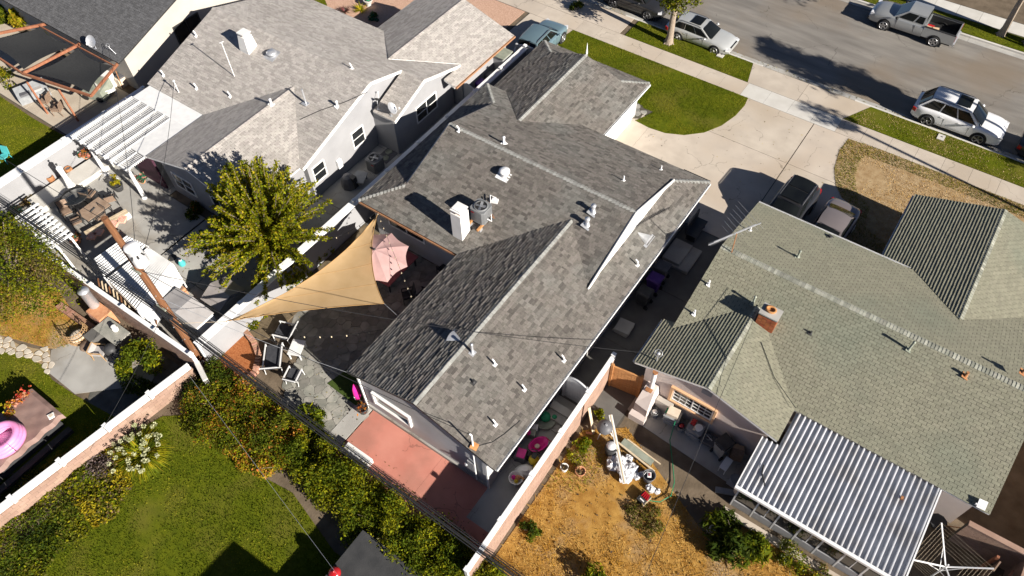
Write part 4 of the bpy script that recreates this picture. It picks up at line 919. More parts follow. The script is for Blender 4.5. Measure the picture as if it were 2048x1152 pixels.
tree_shoots('mulberry_tree', 'spiky yellow green tree with long arching shoots beside the tan shade sail', mc, 3.7, 3.3, 210, 340, 0.125, [LM['lime'], LM['green'], LM['yellow'], LM['deep']], (8, 3.2, 2, .1), trunk=1.3)
plant('broadleaf_tree', 'big olive green tree hanging over the lawn at the left edge', 'tree', (-33.2, 4.0, 0), (4.6, 2.5, 1.9), 19000, 0.11, [LM['green'], LM['lime'], LM['olive'], LM['dry']], (4, 4, 3, 1), trunk=1.7, trunk_r=.16, lumps=34, shell=.45, seed=4)
plant('broadleaf_tree', 'olive tree crown at the left edge above the flagstone path', 'tree', (-36.6, 2.6, 0), (2.4, 2.0, 1.6), 7500, 0.11, [LM['green'], LM['lime'], LM['olive'], LM['deep']], (4, 3, 2, 1), trunk=1.5, trunk_r=.14, lumps=14, shell=.45, seed=5)
plant('citrus_tree', 'dense round green citrus bush between wicker chair and white capped wall', 'tree', tuple(P(287, 735)), (1.05, 1.0, 1.0), 3600, 0.13, [LM['green'], LM['lime'], LM['deep']], (4, 3, 1), trunk=.35, trunk_r=.06, lumps=12, seed=6)
# street trees: the one in view by the kerb, and those whose shade falls on the street
def street_tree(label, c, trunk, r, n, seed, tr=.28, mats=('lime', 'green', 'olive'), lumps=18, size=.17, group=None):
    t = thing('street_tree', label, 'tree', tuple(c), group=group); g = random.Random(seed); b = Vector(c); k = MB()
    k.tube([b + Vector((0, 0, -.05)), b + Vector((0, 0, .12)), b + Vector((.03, 0, .6)), b + Vector((.0, .02, trunk * .6)), b + Vector((.05, .03, trunk))], [tr * 1.75, tr * 1.3, tr, tr * .85, tr * .8], 12)
    for i in range(6): a = i * 1.05; k.tube([b + Vector((0, 0, .25)), b + Vector((math.cos(a) * tr * 1.9, math.sin(a) * tr * 1.9, 0.0))], [tr * .5, tr * .15], 5)
    k.build('trunk', mat('bark_pale', (0.26, 0.20, 0.15), (0.40, 0.33, 0.26), 7, .95, .9, 30, stretch=(5, 5, 1)), t); k = MB()
    top = b + Vector((0, 0, trunk)); cc = (c[0], c[1], c[2] + trunk + r[2] * .55)
    for i in range(9):
        a = i * 2.4 + g.random(); e = Vector(cc) + Vector((math.cos(a) * r[0] * .7, math.sin(a) * r[1] * .7, g.uniform(-.35, .5) * r[2])); k.tube([top - Vector((0, 0, .3)), top.lerp(e, .5) + Vector((0, 0, .3)), e], [tr * .45, tr * .3, tr * .08], 6)
    k.build('branches', BARK, t)
    p = blob_points(cc, r, n, lumps, .3, seed, False); V, F = leaves(p, size, 1.8); arrays_mesh('foliage', V, F, [LM[m] for m in mats], t, mi=rng.integers(0, len(mats), len(p)))
    return t
st = P(1337, 86)
street_tree('tree with pale bare trunk standing in the green verge beside the silver wagon', (st.x, st.y, 0), 3.0, (1.9, 1.6, 1.9), 3800, 21, tr=.22, lumps=16)
street_tree('tree at the top right corner with its crown over the far pavement', (1.6, 53.0, 0), 3.6, (2.2, 1.6, 2.0), 4200, 22, tr=.2)
for i_, (sx_, sy_, h_, r_, n_, lb_) in enumerate(((1610, 130, 9.0, (2.1, 1.5, 1.0), 3400, 'tall tree just outside the right frame edge'), (1690, 190, 9.0, (2.0, 1.3, 1.0), 3000, 'taller tree behind the first one outside the right frame edge'), (1742, 160, 9.0, (1.9, .8, .7), 2400, 'bushy tree beside the dark parked car outside the frame'), (1660, 240, 9.0, (1.4, .6, .5), 600, 'sparse tall tree over the right verge outside the frame'), (1590, 25, 7.5, (1.8, 3.6, .9), 2600, 'tree across the street outside the frame'), (2010, 345, 7.5, (1.6, 1.0, .6), 1200, 'thin crowned tree on the right lawn outside the frame'))):
    q_ = P(sx_, sy_, -.13) + Vector((.991, -.131, 0)) * h_ * 2.02
    q_.y = 52.4 if sy_ == 25 else 41.05 if q_.y > 41.1 else 40.2 if 37.8 < q_.y < 39.6 else q_.y
    street_tree(lb_, (q_.x, q_.y, 0), h_ - r_[2] * .55, (r_[0] * 1.25, r_[1] * 1.35, r_[2] * 1.2), int(n_ * .9), 60 + i_, tr=.12, lumps=13, size=.22)
street_tree('slim tree on the far verge by the pickup', (3.4, 47.0 + 6, 0), 5.4, (2.2, 2.0, 2.0), 2400, 25, lumps=11)
plant('shrub', 'small dark shrub on the dirt beside the driveway apron', 'plant', tuple(P(1155, 20)), (.55, .5, .5), 700, .12, [LM['deep'], LM['green']], seed=30)
# hedge along the red patio: single shrubs, flowering ones on the left
HPOS = [' in the corner by the white topped wall', ', uppermost of the row by the red mulch', ' nearest the white flowered clump', ' below the brick kerb', ', third along the lawn edge', ' touching the patio shade', ', fourth along the lawn edge', ' by the long leaved shrub', ', last flowered one on the lawn side', ' where orange flowers end and green leaves begin', ' at the left corner of the red patio', ' beside the white concrete block', ', second after the white block', ', third after the white block', ' at the middle of the red patio', ' where shade falls on the red patio', ', second in the shaded part of the row', ', third in the shaded part of the row', ' at the end of the pink wall', ' beyond the pink wall end at the bottom edge']
hd = [((-21.3, 5.4), 1.0, 'd'), ((-20.2, 5.0), 1.15, 'f'), ((-19.2, 4.5), 1.1, 'f'), ((-19.0, 5.7), 1.0, 'f'), ((-18.0, 4.6), 1.1, 'f'), ((-17.6, 5.6), 1.05, 'f'), ((-16.8, 4.6), 1.1, 'f'), ((-16.4, 5.5), 1.0, 'f'), ((-15.6, 4.6), 1.1, 'f'), ((-15.2, 5.0), 1.05, 'g'),
      ((-14.3, 4.9), 1.15, 'g'), ((-13.3, 4.7), 1.1, 'g'), ((-12.4, 4.9), 1.2, 'g'), ((-11.4, 4.6), 1.15, 'g'), ((-10.5, 4.8), 1.2, 'g'), ((-9.5, 4.7), 1.15, 'g'), ((-8.6, 4.9), 1.15, 'g'), ((-7.7, 4.9), 1.1, 'g'), ((-6.9, 5.0), 1.0, 'g'), ((-5.9, 5.2), .9, 'g')]
for i, ((x_, y_), s_, kd) in enumerate(hd):
    ms, ws = {'f': ([LM['green'], LM['olive'], LM['lime'], LM['deep'], LM['orange'], LM['yellow']], (3, 2.5, 4.5, .8, 2.2, 1.6)), 'g': ([LM['green'], LM['lime'], LM['deep'], LM['olive']], (3.2, 4.6, 1.0, 1.2)), 'd': ([LM['deep'], LM['green']], (2, 1))}[kd]
    lb = {'f': 'orange flowered hedge shrub', 'g': 'green hedge shrub', 'd': 'dark green shrub'}[kd]
    HP = HPOS
    plant('hedge_shrub', lb + HP[i], 'shrub', (x_, y_ + (.35 if kd == 'g' else 0), 0), (s_ * 1.28, s_ * 1.22, s_ * 1.2), 5600, 0.10 if kd != 'f' else .092, ms, ws, {'f': 'orange flowered hedge shrubs', 'g': 'green hedge shrubs'}.get(kd), lumps=10, seed=40 + i)
plant('shrub', 'long leaved green shrub where the hedge meets the flagstone patio', 'shrub', tuple(P(628, 855)), (.95, .8, .9), 800, .3, [LM['green'], LM['lime'], LM['deep']], (3, 2, 1), aspect=4, lumps=7, seed=70)
# agapanthus clump with white flower heads
ac = P(292, 915)
ag = rosette('agapanthus_clump', 'round clump of strap leaves with creamy white flower heads', 'plant', tuple(ac), 1300, 1.25, [LM['lime'], LM['green'], LM['lime'], LM['green'], LM['yellow']], up=1.0, w=.05, seed=5, droop=1.1)
g = random.Random(4)
for i in range(44):
    a, r_ = g.uniform(0, 6.28), math.sqrt(g.random()) * 1.25; h_ = 1.15 - r_ * .35 + g.uniform(-.1, .1); p = Vector((ac.x + math.cos(a) * r_ - .1, ac.y + math.sin(a) * r_, h_))
    k = MB(); k.tube([(ac.x + math.cos(a) * r_ * .4, ac.y + math.sin(a) * r_ * .4, .1), tuple(p)], .008, 4); k.build('stalk', LM['green'], ag)
    pts = rng.normal(0, 1, (34, 3)); pts /= np.linalg.norm(pts, axis=1)[:, None]; V, F = leaves(np.array(p) + pts * .085, .07, 1.4); arrays_mesh('flower_head', V, F, [LM['white']], ag)
# mounds of ground cover by the big lawn
def mound(label, poly_px, n, h, mats, ws, size, seed, name='ground_cover'):
    pl = [(p.x, p.y) for p in xy(poly_px)]; g_ = np.random.default_rng(seed); xs = [p[0] for p in pl]; ys = [p[1] for p in pl]; pts = []
    cx = sum(xs) / len(xs); cy = sum(ys) / len(ys)
    while len(pts) < n:
        x_, y_ = g_.uniform(min(xs), max(xs)), g_.uniform(min(ys), max(ys))
        if in_poly(x_, y_, pl):
            e = 1 - min(1, (math.hypot((x_ - cx) / (max(xs) - min(xs)), (y_ - cy) / (max(ys) - min(ys))) * 1.9) ** 2)
            pts.append((x_, y_, h * (.25 + .75 * e) * (.75 + .25 * math.sin(x_ * 4) * math.sin(y_ * 3.3 + 1)) * g_.uniform(.6, 1.05)))
    p = np.array(pts); t = plant(name, label, 'plant', (cx, cy, 0), (1, 1, 1), n, size, mats, ws, seed=seed, stem=False, pts=p); t['kind'] = 'stuff'; return t
mound('low mound of yellow and brown succulents beside the white flowered clump', [(95, 945), (150, 890), (215, 880), (262, 915), (270, 975), (235, 1035), (190, 1060), (150, 1010)], 5200, .55, [LM['yellow'], LM['olive'], LM['brown'], LM['dry'], LM['lime'], LM['green']], (3.5, 2, .6, .8, 2.5, 1.5), .12, 80)
mound('dark purple brown twiggy patch in the middle of the succulents', [(165, 930), (200, 905), (232, 915), (238, 950), (215, 980), (175, 960)], 1500, .75, [LM['brown'], mat('twig_purple', (.10, .075, .07), (.17, .13, .12), 3, .9, island=.3)], (1, 1), .11, 81)
mound('dark green ivy like cover in the bottom left corner', [(-60, 1000), (60, 930), (130, 960), (160, 1010), (185, 1070), (120, 1110), (90, 1160), (-60, 1180)], 9000, .4, [LM['deep'], LM['green'], LM['olive'], LM['lime']], (4, 4, 2, 1.2), .11, 82)
plant('shrub', 'broad leaved shrub with yellow green leaves beside the shade sail', 'shrub', tuple(P(583, 565)), (.9, .75, 1.3), 900, .24, [LM['lime'], LM['green'], LM['yellow']], (4, 3, 1), aspect=2.6, seed=83)
for i, (px, py, s_) in enumerate(((545, 600, .5), (520, 618, .45), (507, 640, .5), (655, 498, .4), (640, 520, .4), (672, 470, .35), (495, 650, .4))):
    plant('bed_plant', ('leafy plant halfway along the sail edge by the white wall', 'leafy plant below the sail edge by the white wall', 'leafy plant near the lower sail tip by the white wall', 'small plant in the shade under the mulberry tips', 'small plant between umbrella and white wall', 'small plant behind the umbrella at the white wall', 'small plant nearest the lower sail tip')[i], 'plant', tuple(P(px, py)), (s_ * 1.3, s_ * 1.3, s_ * 1.6), 520, .16, [LM['lime'], LM['green'], LM['yellow']], (3, 3, 1), 'small plants along the white wall', seed=90 + i)
for i, (px, py, s_, lb) in enumerate(((458, 683, .38, 'small flowering plant at the back of the red mulch bed'), (430, 712, .45, 'bushy plant in the red mulch bed nearest the utility pole'))):
    plant('bed_plant', lb, 'plant', tuple(P(px, py)), (s_, s_, s_), 420, .1, [LM['lime'], LM['green'], LM['yellow']], (3, 3, 1), seed=100 + i)
plant('bed_plant', 'round green plant at the tip of the shade sail', 'plant', tuple(P(498, 655)), (.45, .45, .4), 420, .1, [LM['green'], LM['lime']], seed=104)
# dry yard plants
plant('broad_shrub', 'dark drooping fern like shrub beside the screened patio', 'shrub', tuple(P(1468, 1090)), (1.35, 1.2, 1.15), 2600, .34, [LM['deep'], LM['green'], LM['lime']], (4, 4, 1.2), aspect=4.5, lumps=10, seed=9)
plant('rose_bush', 'leafy bush with pale flowers below the screened patio', 'shrub', tuple(P(1580, 1115)), (.7, .65, .7), 1300, .09, [LM['green'], LM['lime'], LM['deep'], LM['white']], (3, 3, 2, .4), seed=110)
plant('shrub', 'yellowish bush below the screened patio at the bottom edge', 'shrub', tuple(P(1630, 1150)), (.6, .6, .55), 900, .09, [LM['yellow'], LM['green'], LM['dry']], (1, 2, 1), seed=111)
plant('shrub', 'yellow green bush at the bottom edge of the dry yard', 'shrub', tuple(P(1190, 1165)), (.8, .6, .8), 1300, .12, [LM['green'], LM['lime'], LM['deep']], (3, 3, 1), seed=112)
plant('shrub', 'small green bush beside the pink wall near the white poles', 'shrub', tuple(P(1168, 895)), (.42, .42, .5), 560, .12, [LM['lime'], LM['green']], seed=113)
plant('shrub', 'small green weed bush at the corner behind the kettle grill', 'shrub', tuple(P(1197, 835)), (.35, .35, .45), 420, .11, [LM['green'], LM['lime']], seed=114)
plant('shrub', 'lone weed at the rear end of the pink wall', 'shrub', tuple(P(1062, 1062)), (.5, .45, .4), 480, .12, [LM['green'], LM['deep']], seed=115)
plant('weed_clump', 'grey green tuft of weeds in the middle of the dry yard', 'plant', tuple(P(1288, 1040)), (.85, .75, .35), 1500, .12, [LM['olive'], LM['dry'], LM['green']], (3, 2, 1), aspect=4, seed=116, stem=False)
plant('weed_clump', 'low yellow weeds near the potted plants by the pink wall', 'plant', tuple(P(1150, 915)), (.5, .45, .3), 500, .1, [LM['dry'], LM['olive'], LM['lime']], seed=117, stem=False)
# far left yard and front garden plants
for i, (px, py, s_, lb, ms) in enumerate(((55, 55, 1.1, 'broad leaved banana like plant beside the charcoal roof', ('green', 'lime', 'yellow')), (15, 40, .9, 'tall leafy plant in the top left corner', ('green', 'deep', 'lime')), (95, 78, .7, 'yellow green plant at the corner of the wooden shade frame', ('lime', 'yellow', 'green')), (20, 165, .9, 'yellow flowering shrub beside the bright far left lawn', ('yellow', 'lime', 'green')), (35, 92, .6, 'low yellow flowers below the banana like plant', ('yellow', 'green')))):
    plant('shrub', lb, 'shrub', tuple(P(px, py)), (s_, s_ * .8, s_ * 1.1), 520, .36 if i < 3 else .16, [LM[m] for m in ms], None, aspect=2.2, lumps=8, seed=120 + i)
for i, (px, py, lb, L_) in enumerate(((722, 22, 'spiky yellow green plant in the pink gravel', .7), (690, 25, 'dark red spiky plant in the pink gravel', .5))):
    rosette('yucca_plant', lb, 'plant', tuple(P(px, py)), 60, L_, [LM['yellow'], LM['lime']] if i == 0 else [LM['brown'], mat('leaf_maroon', (.09, .02, .02), (.13, .03, .03), 3, .6)], up=.7, w=.06, seed=12 + i, droop=.6)
plant('shrub', 'small green bush in the shade of the gravel garden', 'shrub', tuple(P(750, 38)), (.55, .5, .35), 500, .12, [LM['teal'], LM['deep']], seed=130)
plant('weed_clump', 'yellowing weeds between the picket arbour and the brown patio table', 'plant', tuple(P(80, 402)), (1.0, .8, .3), 1100, .12, [LM['dry'], LM['yellow'], LM['olive']], (3, 2, 2), seed=131, stem=False)
plant('shrub', 'dusty green shrub in front of the black tyre by the wall', 'shrub', tuple(P(25, 425)), (.8, .6, .5), 700, .12, [LM['green'], LM['olive'], LM['teal']], (3, 2, .6), seed=132)
for i, (px, py) in enumerate(((388, 432), (398, 420))):
    plant('potted_shrub', 'leafy plant in a pot in the shade of the left house wall' if i == 0 else 'taller leafy pot plant against the grey left house wall', 'plant', tuple(P(px, py)), (.4, .35, .5), 380, .15, [LM['deep'], LM['green'], LM['orange']], (3, 3, .3), seed=140 + i)
mound('dark leafy mess below the citrus bush along the white capped wall', [(230, 740), (320, 770), (300, 800), (250, 790)], 900, .5, [LM['deep'], LM['green']], (2, 1), .12, 150, 'shrub')
# ------------------------------------------------------------------ vehicles
M['tyre'] = mat('tyre', (0.014, 0.014, 0.015), (0.022, 0.022, 0.022), 5, .85)
M['rim'] = mat('rim', (0.45, 0.45, 0.46), (0.55, 0.55, 0.56), 5, .35, metal=.8)
M['rim_dark'] = mat('rim_dark', (0.12, 0.12, 0.125), (0.3, 0.3, 0.31), 5, .35, metal=.7)
M['black_plastic'] = mat('black_plastic', (0.018, 0.018, 0.019), (0.026, 0.026, 0.026), 5, .6)
M['car_glass'] = mat('car_glass', (0.006, 0.007, 0.008), (0.012, 0.014, 0.014), 1, .04, spec=.35)
M['lamp_clear'] = mat('lamp_clear', (0.55, 0.56, 0.58), (0.7, 0.7, 0.72), 5, .15, spec=.8)
M['lamp_red'] = mat('lamp_red', (0.35, 0.01, 0.015), (0.45, 0.02, 0.02), 5, .2, spec=.8)
def paint(name, c, metal=.0): return mat(name, c, tuple(min(1, x * 1.06) for x in c), 2, .28, metal=metal, spec=.5, coat=.6)
def cr(xs, ys, x):
    """smooth interpolation of a profile"""
    return float(np.interp(x, xs, ys))
def smoothed(xs, ys, n=3):
    X = np.linspace(xs[0], xs[-1], 241); Y = np.interp(X, xs, ys); k = np.ones(9) / 9
    for _ in range(n): Y = np.convolve(np.pad(Y, 4, mode='edge'), k, 'valid')
    return lambda x: float(np.interp(x, X, Y))
def car(label, loc, heading, L, W, H, sh, gh, col_m, wheel=.34, wb=2.7, wx=0.0, rim='rim', wing=.92, roofw=.74, nside=3, sunroof=False, rails=None, bed=None, clad=None, cat='car', name='parked_car', glassroof=False, glass_z=None, group=None):
    """x forward. sh = shoulder line [(x,z)...] from tail to nose; gh = (rear base, rear top, front top, front base) x of the greenhouse"""
    t = thing(name, label, cat, tuple(loc), heading, group)
    shz = smoothed([p[0] for p in sh], [p[1] for p in sh])
    hw = lambda x: W / 2 * (1 - .16 * max(0, (abs(x) - L / 2 + .75) / .75) ** 2.2 - .015)
    b = MB(); N = 34; prof_n = 0; rows = []
    xs = [-L / 2 + L * (.5 - .5 * math.cos(math.pi * i / (N - 1))) for i in range(N)]
    for x in xs:
        w, z = hw(x), shz(x); e = max(0, (abs(x) - L / 2 + .25) / .25); zb = .24 + .10 * e
        y = [(-w * .90, zb), (-w * .985, zb + .10), (-w * 1.0, zb + .28), (-w * .99, z * .62 + .2), (-w * .965, z - .08), (-w * .90, z - .015), (-w * .72, z + .018), (-w * .36, z + .035), (0, z + .042)]
        y = y + [(-a, c) for a, c in reversed(y[:-1])]
        if bed and bed[0] < x < bed[1]: pass
        rows.append([(x, a, c) for a, c in y])
    m = len(rows[0]); vs = [v for r_ in rows for v in r_]
    fs = []
    for i in range(N - 1):
        for k_ in range(m - 1):
            if bed and xs[i] >= bed[0] and xs[i + 1] <= bed[1] and 5 < k_ < m - 7: continue
            fs.append((i * m + k_, (i + 1) * m + k_, (i + 1) * m + k_ + 1, i * m + k_ + 1))
    b.raw(vs, fs, True)
    b.raw(rows[0], [tuple(range(m))]); b.raw(rows[-1], [tuple(reversed(range(m)))])
    # greenhouse
    rb, rt, ft, fb = gh; wb0 = lambda x: hw(x) * .93; wt = W / 2 * roofw
    G = {}
    zr = H - .05
    for s_ in (-1, 1):
        G[('rb', s_)] = Vector((rb, s_ * wb0(rb) * .95, shz(rb) + .0)); G[('fb', s_)] = Vector((fb, s_ * wb0(fb) * .95, shz(fb) - .0))
        G[('rt', s_)] = Vector((rt, s_ * wt * .95, zr - .03)); G[('ft', s_)] = Vector((ft, s_ * wt * .95, zr - .03))
    # roof with crown
    nr, nc = 9, 7; rv = []
    for i in range(nr):
        u = i / (nr - 1); x = rt + (ft - rt) * u; ww = wt * (.95 + .05 * math.sin(math.pi * u))
        for j in range(nc):
            v = j / (nc - 1) * 2 - 1; rv.append((x + .06 * (1 - v * v) * (1 if u > .5 else -1) * abs(2 * u - 1), v * ww, zr - .03 + .06 * (1 - abs(v) ** 2.5) * (.55 + .45 * math.sin(math.pi * u)) + .02 * math.sin(math.pi * u)))
    b.raw(rv, [(i * nc + j, (i + 1) * nc + j, (i + 1) * nc + j + 1, i * nc + j + 1) for i in range(nr - 1) for j in range(nc - 1)], True)
    low = lambda p: Vector((p.x, p.y, p.z - .12))
    quads = {'side-1': (G[('fb', -1)], G[('rb', -1)], G[('rt', -1)], G[('ft', -1)]), 'side1': (G[('rb', 1)], G[('fb', 1)], G[('ft', 1)], G[('rt', 1)]), 'front': (G[('fb', 1)], G[('fb', -1)], G[('ft', -1)], G[('ft', 1)]), 'rear': (G[('rb', -1)], G[('rb', 1)], G[('rt', 1)], G[('rt', -1)])}
    for q in quads.values(): b.face([low(q[0]), low(q[1]), q[2], q[3]])
    body = b.build('body', col_m, t, local=True, solid=True)
    # panes
    def pane(nm, q, u0, u1, v0, v1, bulge=.0):
        A = lambda u, v: q[0].lerp(q[1], u).lerp(q[3].lerp(q[2], u), v)
        nrm = -(q[1] - q[0]).cross(q[3] - q[0]).normalized(); k = MB(); n = 6; vs = []
        for i in range(n + 1):
            for j in range(3):
                u, v = u0 + (u1 - u0) * i / n, v0 + (v1 - v0) * j / 2; vs.append(A(u, v) + nrm * (.014 + bulge * (1 - (2 * u - 1) ** 2)))
        k.raw(vs, [(i * 3 + j, (i + 1) * 3 + j, (i + 1) * 3 + j + 1, i * 3 + j + 1) for i in range(n) for j in range(2)], True)
        e = [A(u0, v0), A(u1, v0), A(u1, v1), A(u0, v1)]; k.raw([p + nrm * .012 for p in e] + [p - nrm * .01 for p in e], [(0, 1, 5, 4), (1, 2, 6, 5), (2, 3, 7, 6), (3, 0, 4, 7)])
        k.build(nm, M['car_glass'], t, local=True)
    if not bed: pane('rear_window', quads['rear'], .06, .94, .14, .93, .05)
    else: pane('rear_window', quads['rear'], .1, .9, .3, .85)
    pane('windshield', quads['front'], .06, .94, .06, .93, .08)
    for s_ in ('side-1', 'side1'):
        for i in range(nside):
            a, c = .06 + .88 * i / nside + .012, .06 + .88 * (i + 1) / nside - .012
            pane('side_window', quads[s_], a, c, .10, .92)
    # wheels in dark arches
    for sx in (-1, 1):
        for sy in (-1, 1):
            cx = wx + sx * wb / 2; ww = hw(cx); k = MB()
            ring = lambda r_, y0: [Vector((cx + r_ * math.cos(2 * math.pi * a / 20), sy * y0, wheel + r_ * math.sin(2 * math.pi * a / 20))) for a in range(20)]
            A, B = ring(wheel + .07, ww + .004), ring(wheel + .07, ww - .2)
            A = [v for v in A]; k.raw(A, [tuple(range(20))]); k.raw(A + B, [(i, (i + 1) % 20, 20 + (i + 1) % 20, 20 + i) for i in range(20)]); k.build('wheel_arch', M['black_plastic'], t, local=True)
            if clad:
                k = MB(); k.tube([Vector((cx + (wheel + .09) * math.cos(a), sy * (ww + .006), wheel + (wheel + .09) * math.sin(a))) for a in np.linspace(-.25, math.pi + .25, 13)], .03, 5); k.build('arch_trim', clad, t, local=True)
            prof = [(wheel - .09, -.11), (wheel - .01, -.10), (wheel, -.06), (wheel, .06), (wheel - .01, .10), (wheel - .09, .11)]
            vs = [Vector((cx + r_ * math.cos(2 * math.pi * a / 18), sy * (ww - .085 + o_), wheel + r_ * math.sin(2 * math.pi * a / 18))) for r_, o_ in prof for a in range(18)]
            k = MB(); k.raw(vs, [(i * 18 + a, i * 18 + (a + 1) % 18, (i + 1) * 18 + (a + 1) % 18, (i + 1) * 18 + a) for i in range(5) for a in range(18)], True)
            k.raw(vs[-18:], [tuple(range(18))])
            wo = k.build('wheel', M['tyre'], t, local=True, solid=True); k = MB(); c = Vector((cx, sy * (ww + .032), wheel))
            for a in range(5):
                an = a * 1.2566 + .4; d = Vector((math.cos(an), 0, math.sin(an))); k.beam(c + d * .03, c + d * (wheel - .10), .016, .085, up=d.cross(Vector((0, 1, 0))))
            k.tube([c + Vector((math.cos(a) * (wheel - .10), 0, math.sin(a) * (wheel - .10))) for a in np.linspace(0, 6.2832, 19)], .02, 5); k.ball(c, .055, 6); k.build('rim', M[rim], wo, local=True)
    # lamps, bumper, mirrors, plate
    zf, zt = shz(L / 2 - .2), shz(-L / 2 + .1)
    for s_ in (-1, 1):
        k = MB(); k.box((L / 2 - .19, s_ * hw(L / 2 - .2) * .80, zf - .10), (.26, .36, .12), rz=-s_ * .45); k.build('headlight', M['lamp_clear'], t, local=True)
        k = MB(); k.box((-L / 2 + .13, s_ * hw(-L / 2 + .13) * .88, zt - .17), (.2, .25, .22), rz=s_ * .35); k.build('tail_light', M['lamp_red'], t, local=True)
        k = MB(); p = Vector((fb - .42, s_ * (hw(fb) + .12), shz(fb) + .10)); k.ball(p, .10, 6, .7); k.beam(p, p - Vector((.0, s_ * .16, .03)), .05, .04); k.build('mirror', col_m, t, local=True)
        for i in range(2): k = MB(); k.box((.15 - i * 1.0, s_ * (hw(0) * .985 + .008), shz(0) - .16), (.2, .03, .035)); k.build('door_handle', col_m, t, local=True)
        k = MB()
        for xd in (gh[3] - .55, .5 * (gh[0] + gh[3]) - .12): k.box((xd, s_ * (hw(xd) * .995), .62), (.012, .012, .5))
        k.build('door_gap', M['black_plastic'], t, local=True)
    k = MB(); k.box((L / 2 - .04, 0, .58), (.06, W * .5, .16)); k.build('grille', M['black_plastic'], t, local=True)
    k = MB(); k.box((0, 0, .2), (L * .9, W * .86, .16)); k.build('sill', M['black_plastic'], t, local=True)
    if sunroof: k = MB(); cx = ft - .55; k.box((cx, 0, H + .018), (.72, W * .5, .02)); k.build('sunroof', M['car_glass'], t, local=True)
    if glassroof:
        for i in range(2): k = MB(); cx = ft - .5 - i * .95; k.box((cx, 0, H + .016), (.88, W * .56, .02)); k.build('sunroof', M['car_glass'], t, local=True)
    if rails:
        for s_ in (-1, 1): k = MB(); k.tube([(rt + .05, s_ * wt * .9, zr + .0), (rt + .25, s_ * wt * .9, zr + .06), (ft - .3, s_ * wt * .9, zr + .06), (ft - .1, s_ * wt * .9, zr + .0)], .02, 6); k.build('roof_rail', rails, t, local=True)
    return t
suv_white = car('white SUV with black sunroof parked at the kerb on the right', (1.62, 42.55, -.13), 0.0, 5.0, 1.98, 1.74, [(-2.5, .86), (-2.3, 1.02), (-1.2, 1.08), (.6, 1.05), (1.0, 1.05), (1.9, 1.0), (2.3, .92), (2.5, .74)], (-2.38, -1.75, .42, 1.25), paint('paint_white', (.74, .74, .75)), .38, 2.9, -.05, 'rim_dark', nside=3, sunroof=True, rails=M['rim_dark'])
wag = P(1392, 92, -.13)
car('silver station wagon with sunroof parked at the kerb behind the street tree', (wag.x, wag.y + .62, -.13), 0.0, 4.6, 1.78, 1.42, [(-2.3, .72), (-2.1, .86), (-1.0, .92), (.6, .88), (1.0, .88), (1.7, .80), (2.1, .70), (2.3, .52)], (-2.1, -1.55, .15, 1.0), paint('paint_silver', (.52, .53, .52), .35), .32, 2.65, 0, 'rim', nside=3, sunroof=True, rails=M['rim_dark'])
car('black SUV parked at the kerb left of the street tree', (-20.0, 42.75, -.13), 0.0, 4.7, 1.88, 1.68, [(-2.35, .82), (-2.2, .98), (-1, 1.03), (.7, 1.0), (1.0, 1.0), (1.8, .94), (2.2, .84), (2.35, .62)], (-2.2, -1.7, .3, 1.1), paint('paint_black', (.022, .022, .024)), .36, 2.7, 0, 'rim_dark')
car('dark parked car cut off by the right frame edge', (7.3, 42.6, -.13), 0.0, 4.6, 1.82, 1.5, [(-2.3, .75), (-2.1, .9), (-1, .95), (.7, .92), (1.7, .85), (2.1, .74), (2.3, .55)], (-2.1, -1.4, .2, 1.0), paint('paint_black', (.022, .022, .024)), .33, 2.7)
esc = P(1055, 76)
car('teal grey compact SUV with silver wheels in the left driveway', (-22.75, 35.0, .03), R(93), 4.45, 1.84, 1.66, [(-2.22, .86), (-2.05, 1.02), (-1, 1.03), (.5, .98), (.8, .98), (1.6, .92), (2.0, .82), (2.22, .58)], (-2.1, -1.6, .15, 1.05), paint('paint_teal', (.15, .225, .26), .3), .34, 2.69, 0, 'rim', rails=M['rim_dark'])
car('black SUV with panoramic glass roof in the main driveway', (-3.75, 29.8, .03), R(-93), 4.7, 1.9, 1.68, [(-2.35, .85), (-2.2, 1.0), (-1, 1.05), (.7, 1.02), (1.0, 1.0), (1.8, .94), (2.2, .84), (2.35, .62)], (-2.25, -1.7, .25, 1.1), paint('paint_black', (.022, .022, .024)), .36, 2.75, 0, 'rim_dark', glassroof=True, rails=M['rim_dark'])
car('dusty mauve sedan parked in shade beside the black SUV', (-1.45, 29.55, .03), R(-93), 4.75, 1.82, 1.44, [(-2.37, .78), (-2.2, .93), (-1.6, .96), (-1, .95), (.7, .90), (1.7, .82), (2.1, .72), (2.37, .54)], (-1.75, -.95, .25, 1.1), paint('paint_mauve', (.225, .195, .195), .3), .32, 2.75, 0, 'rim', nside=2)
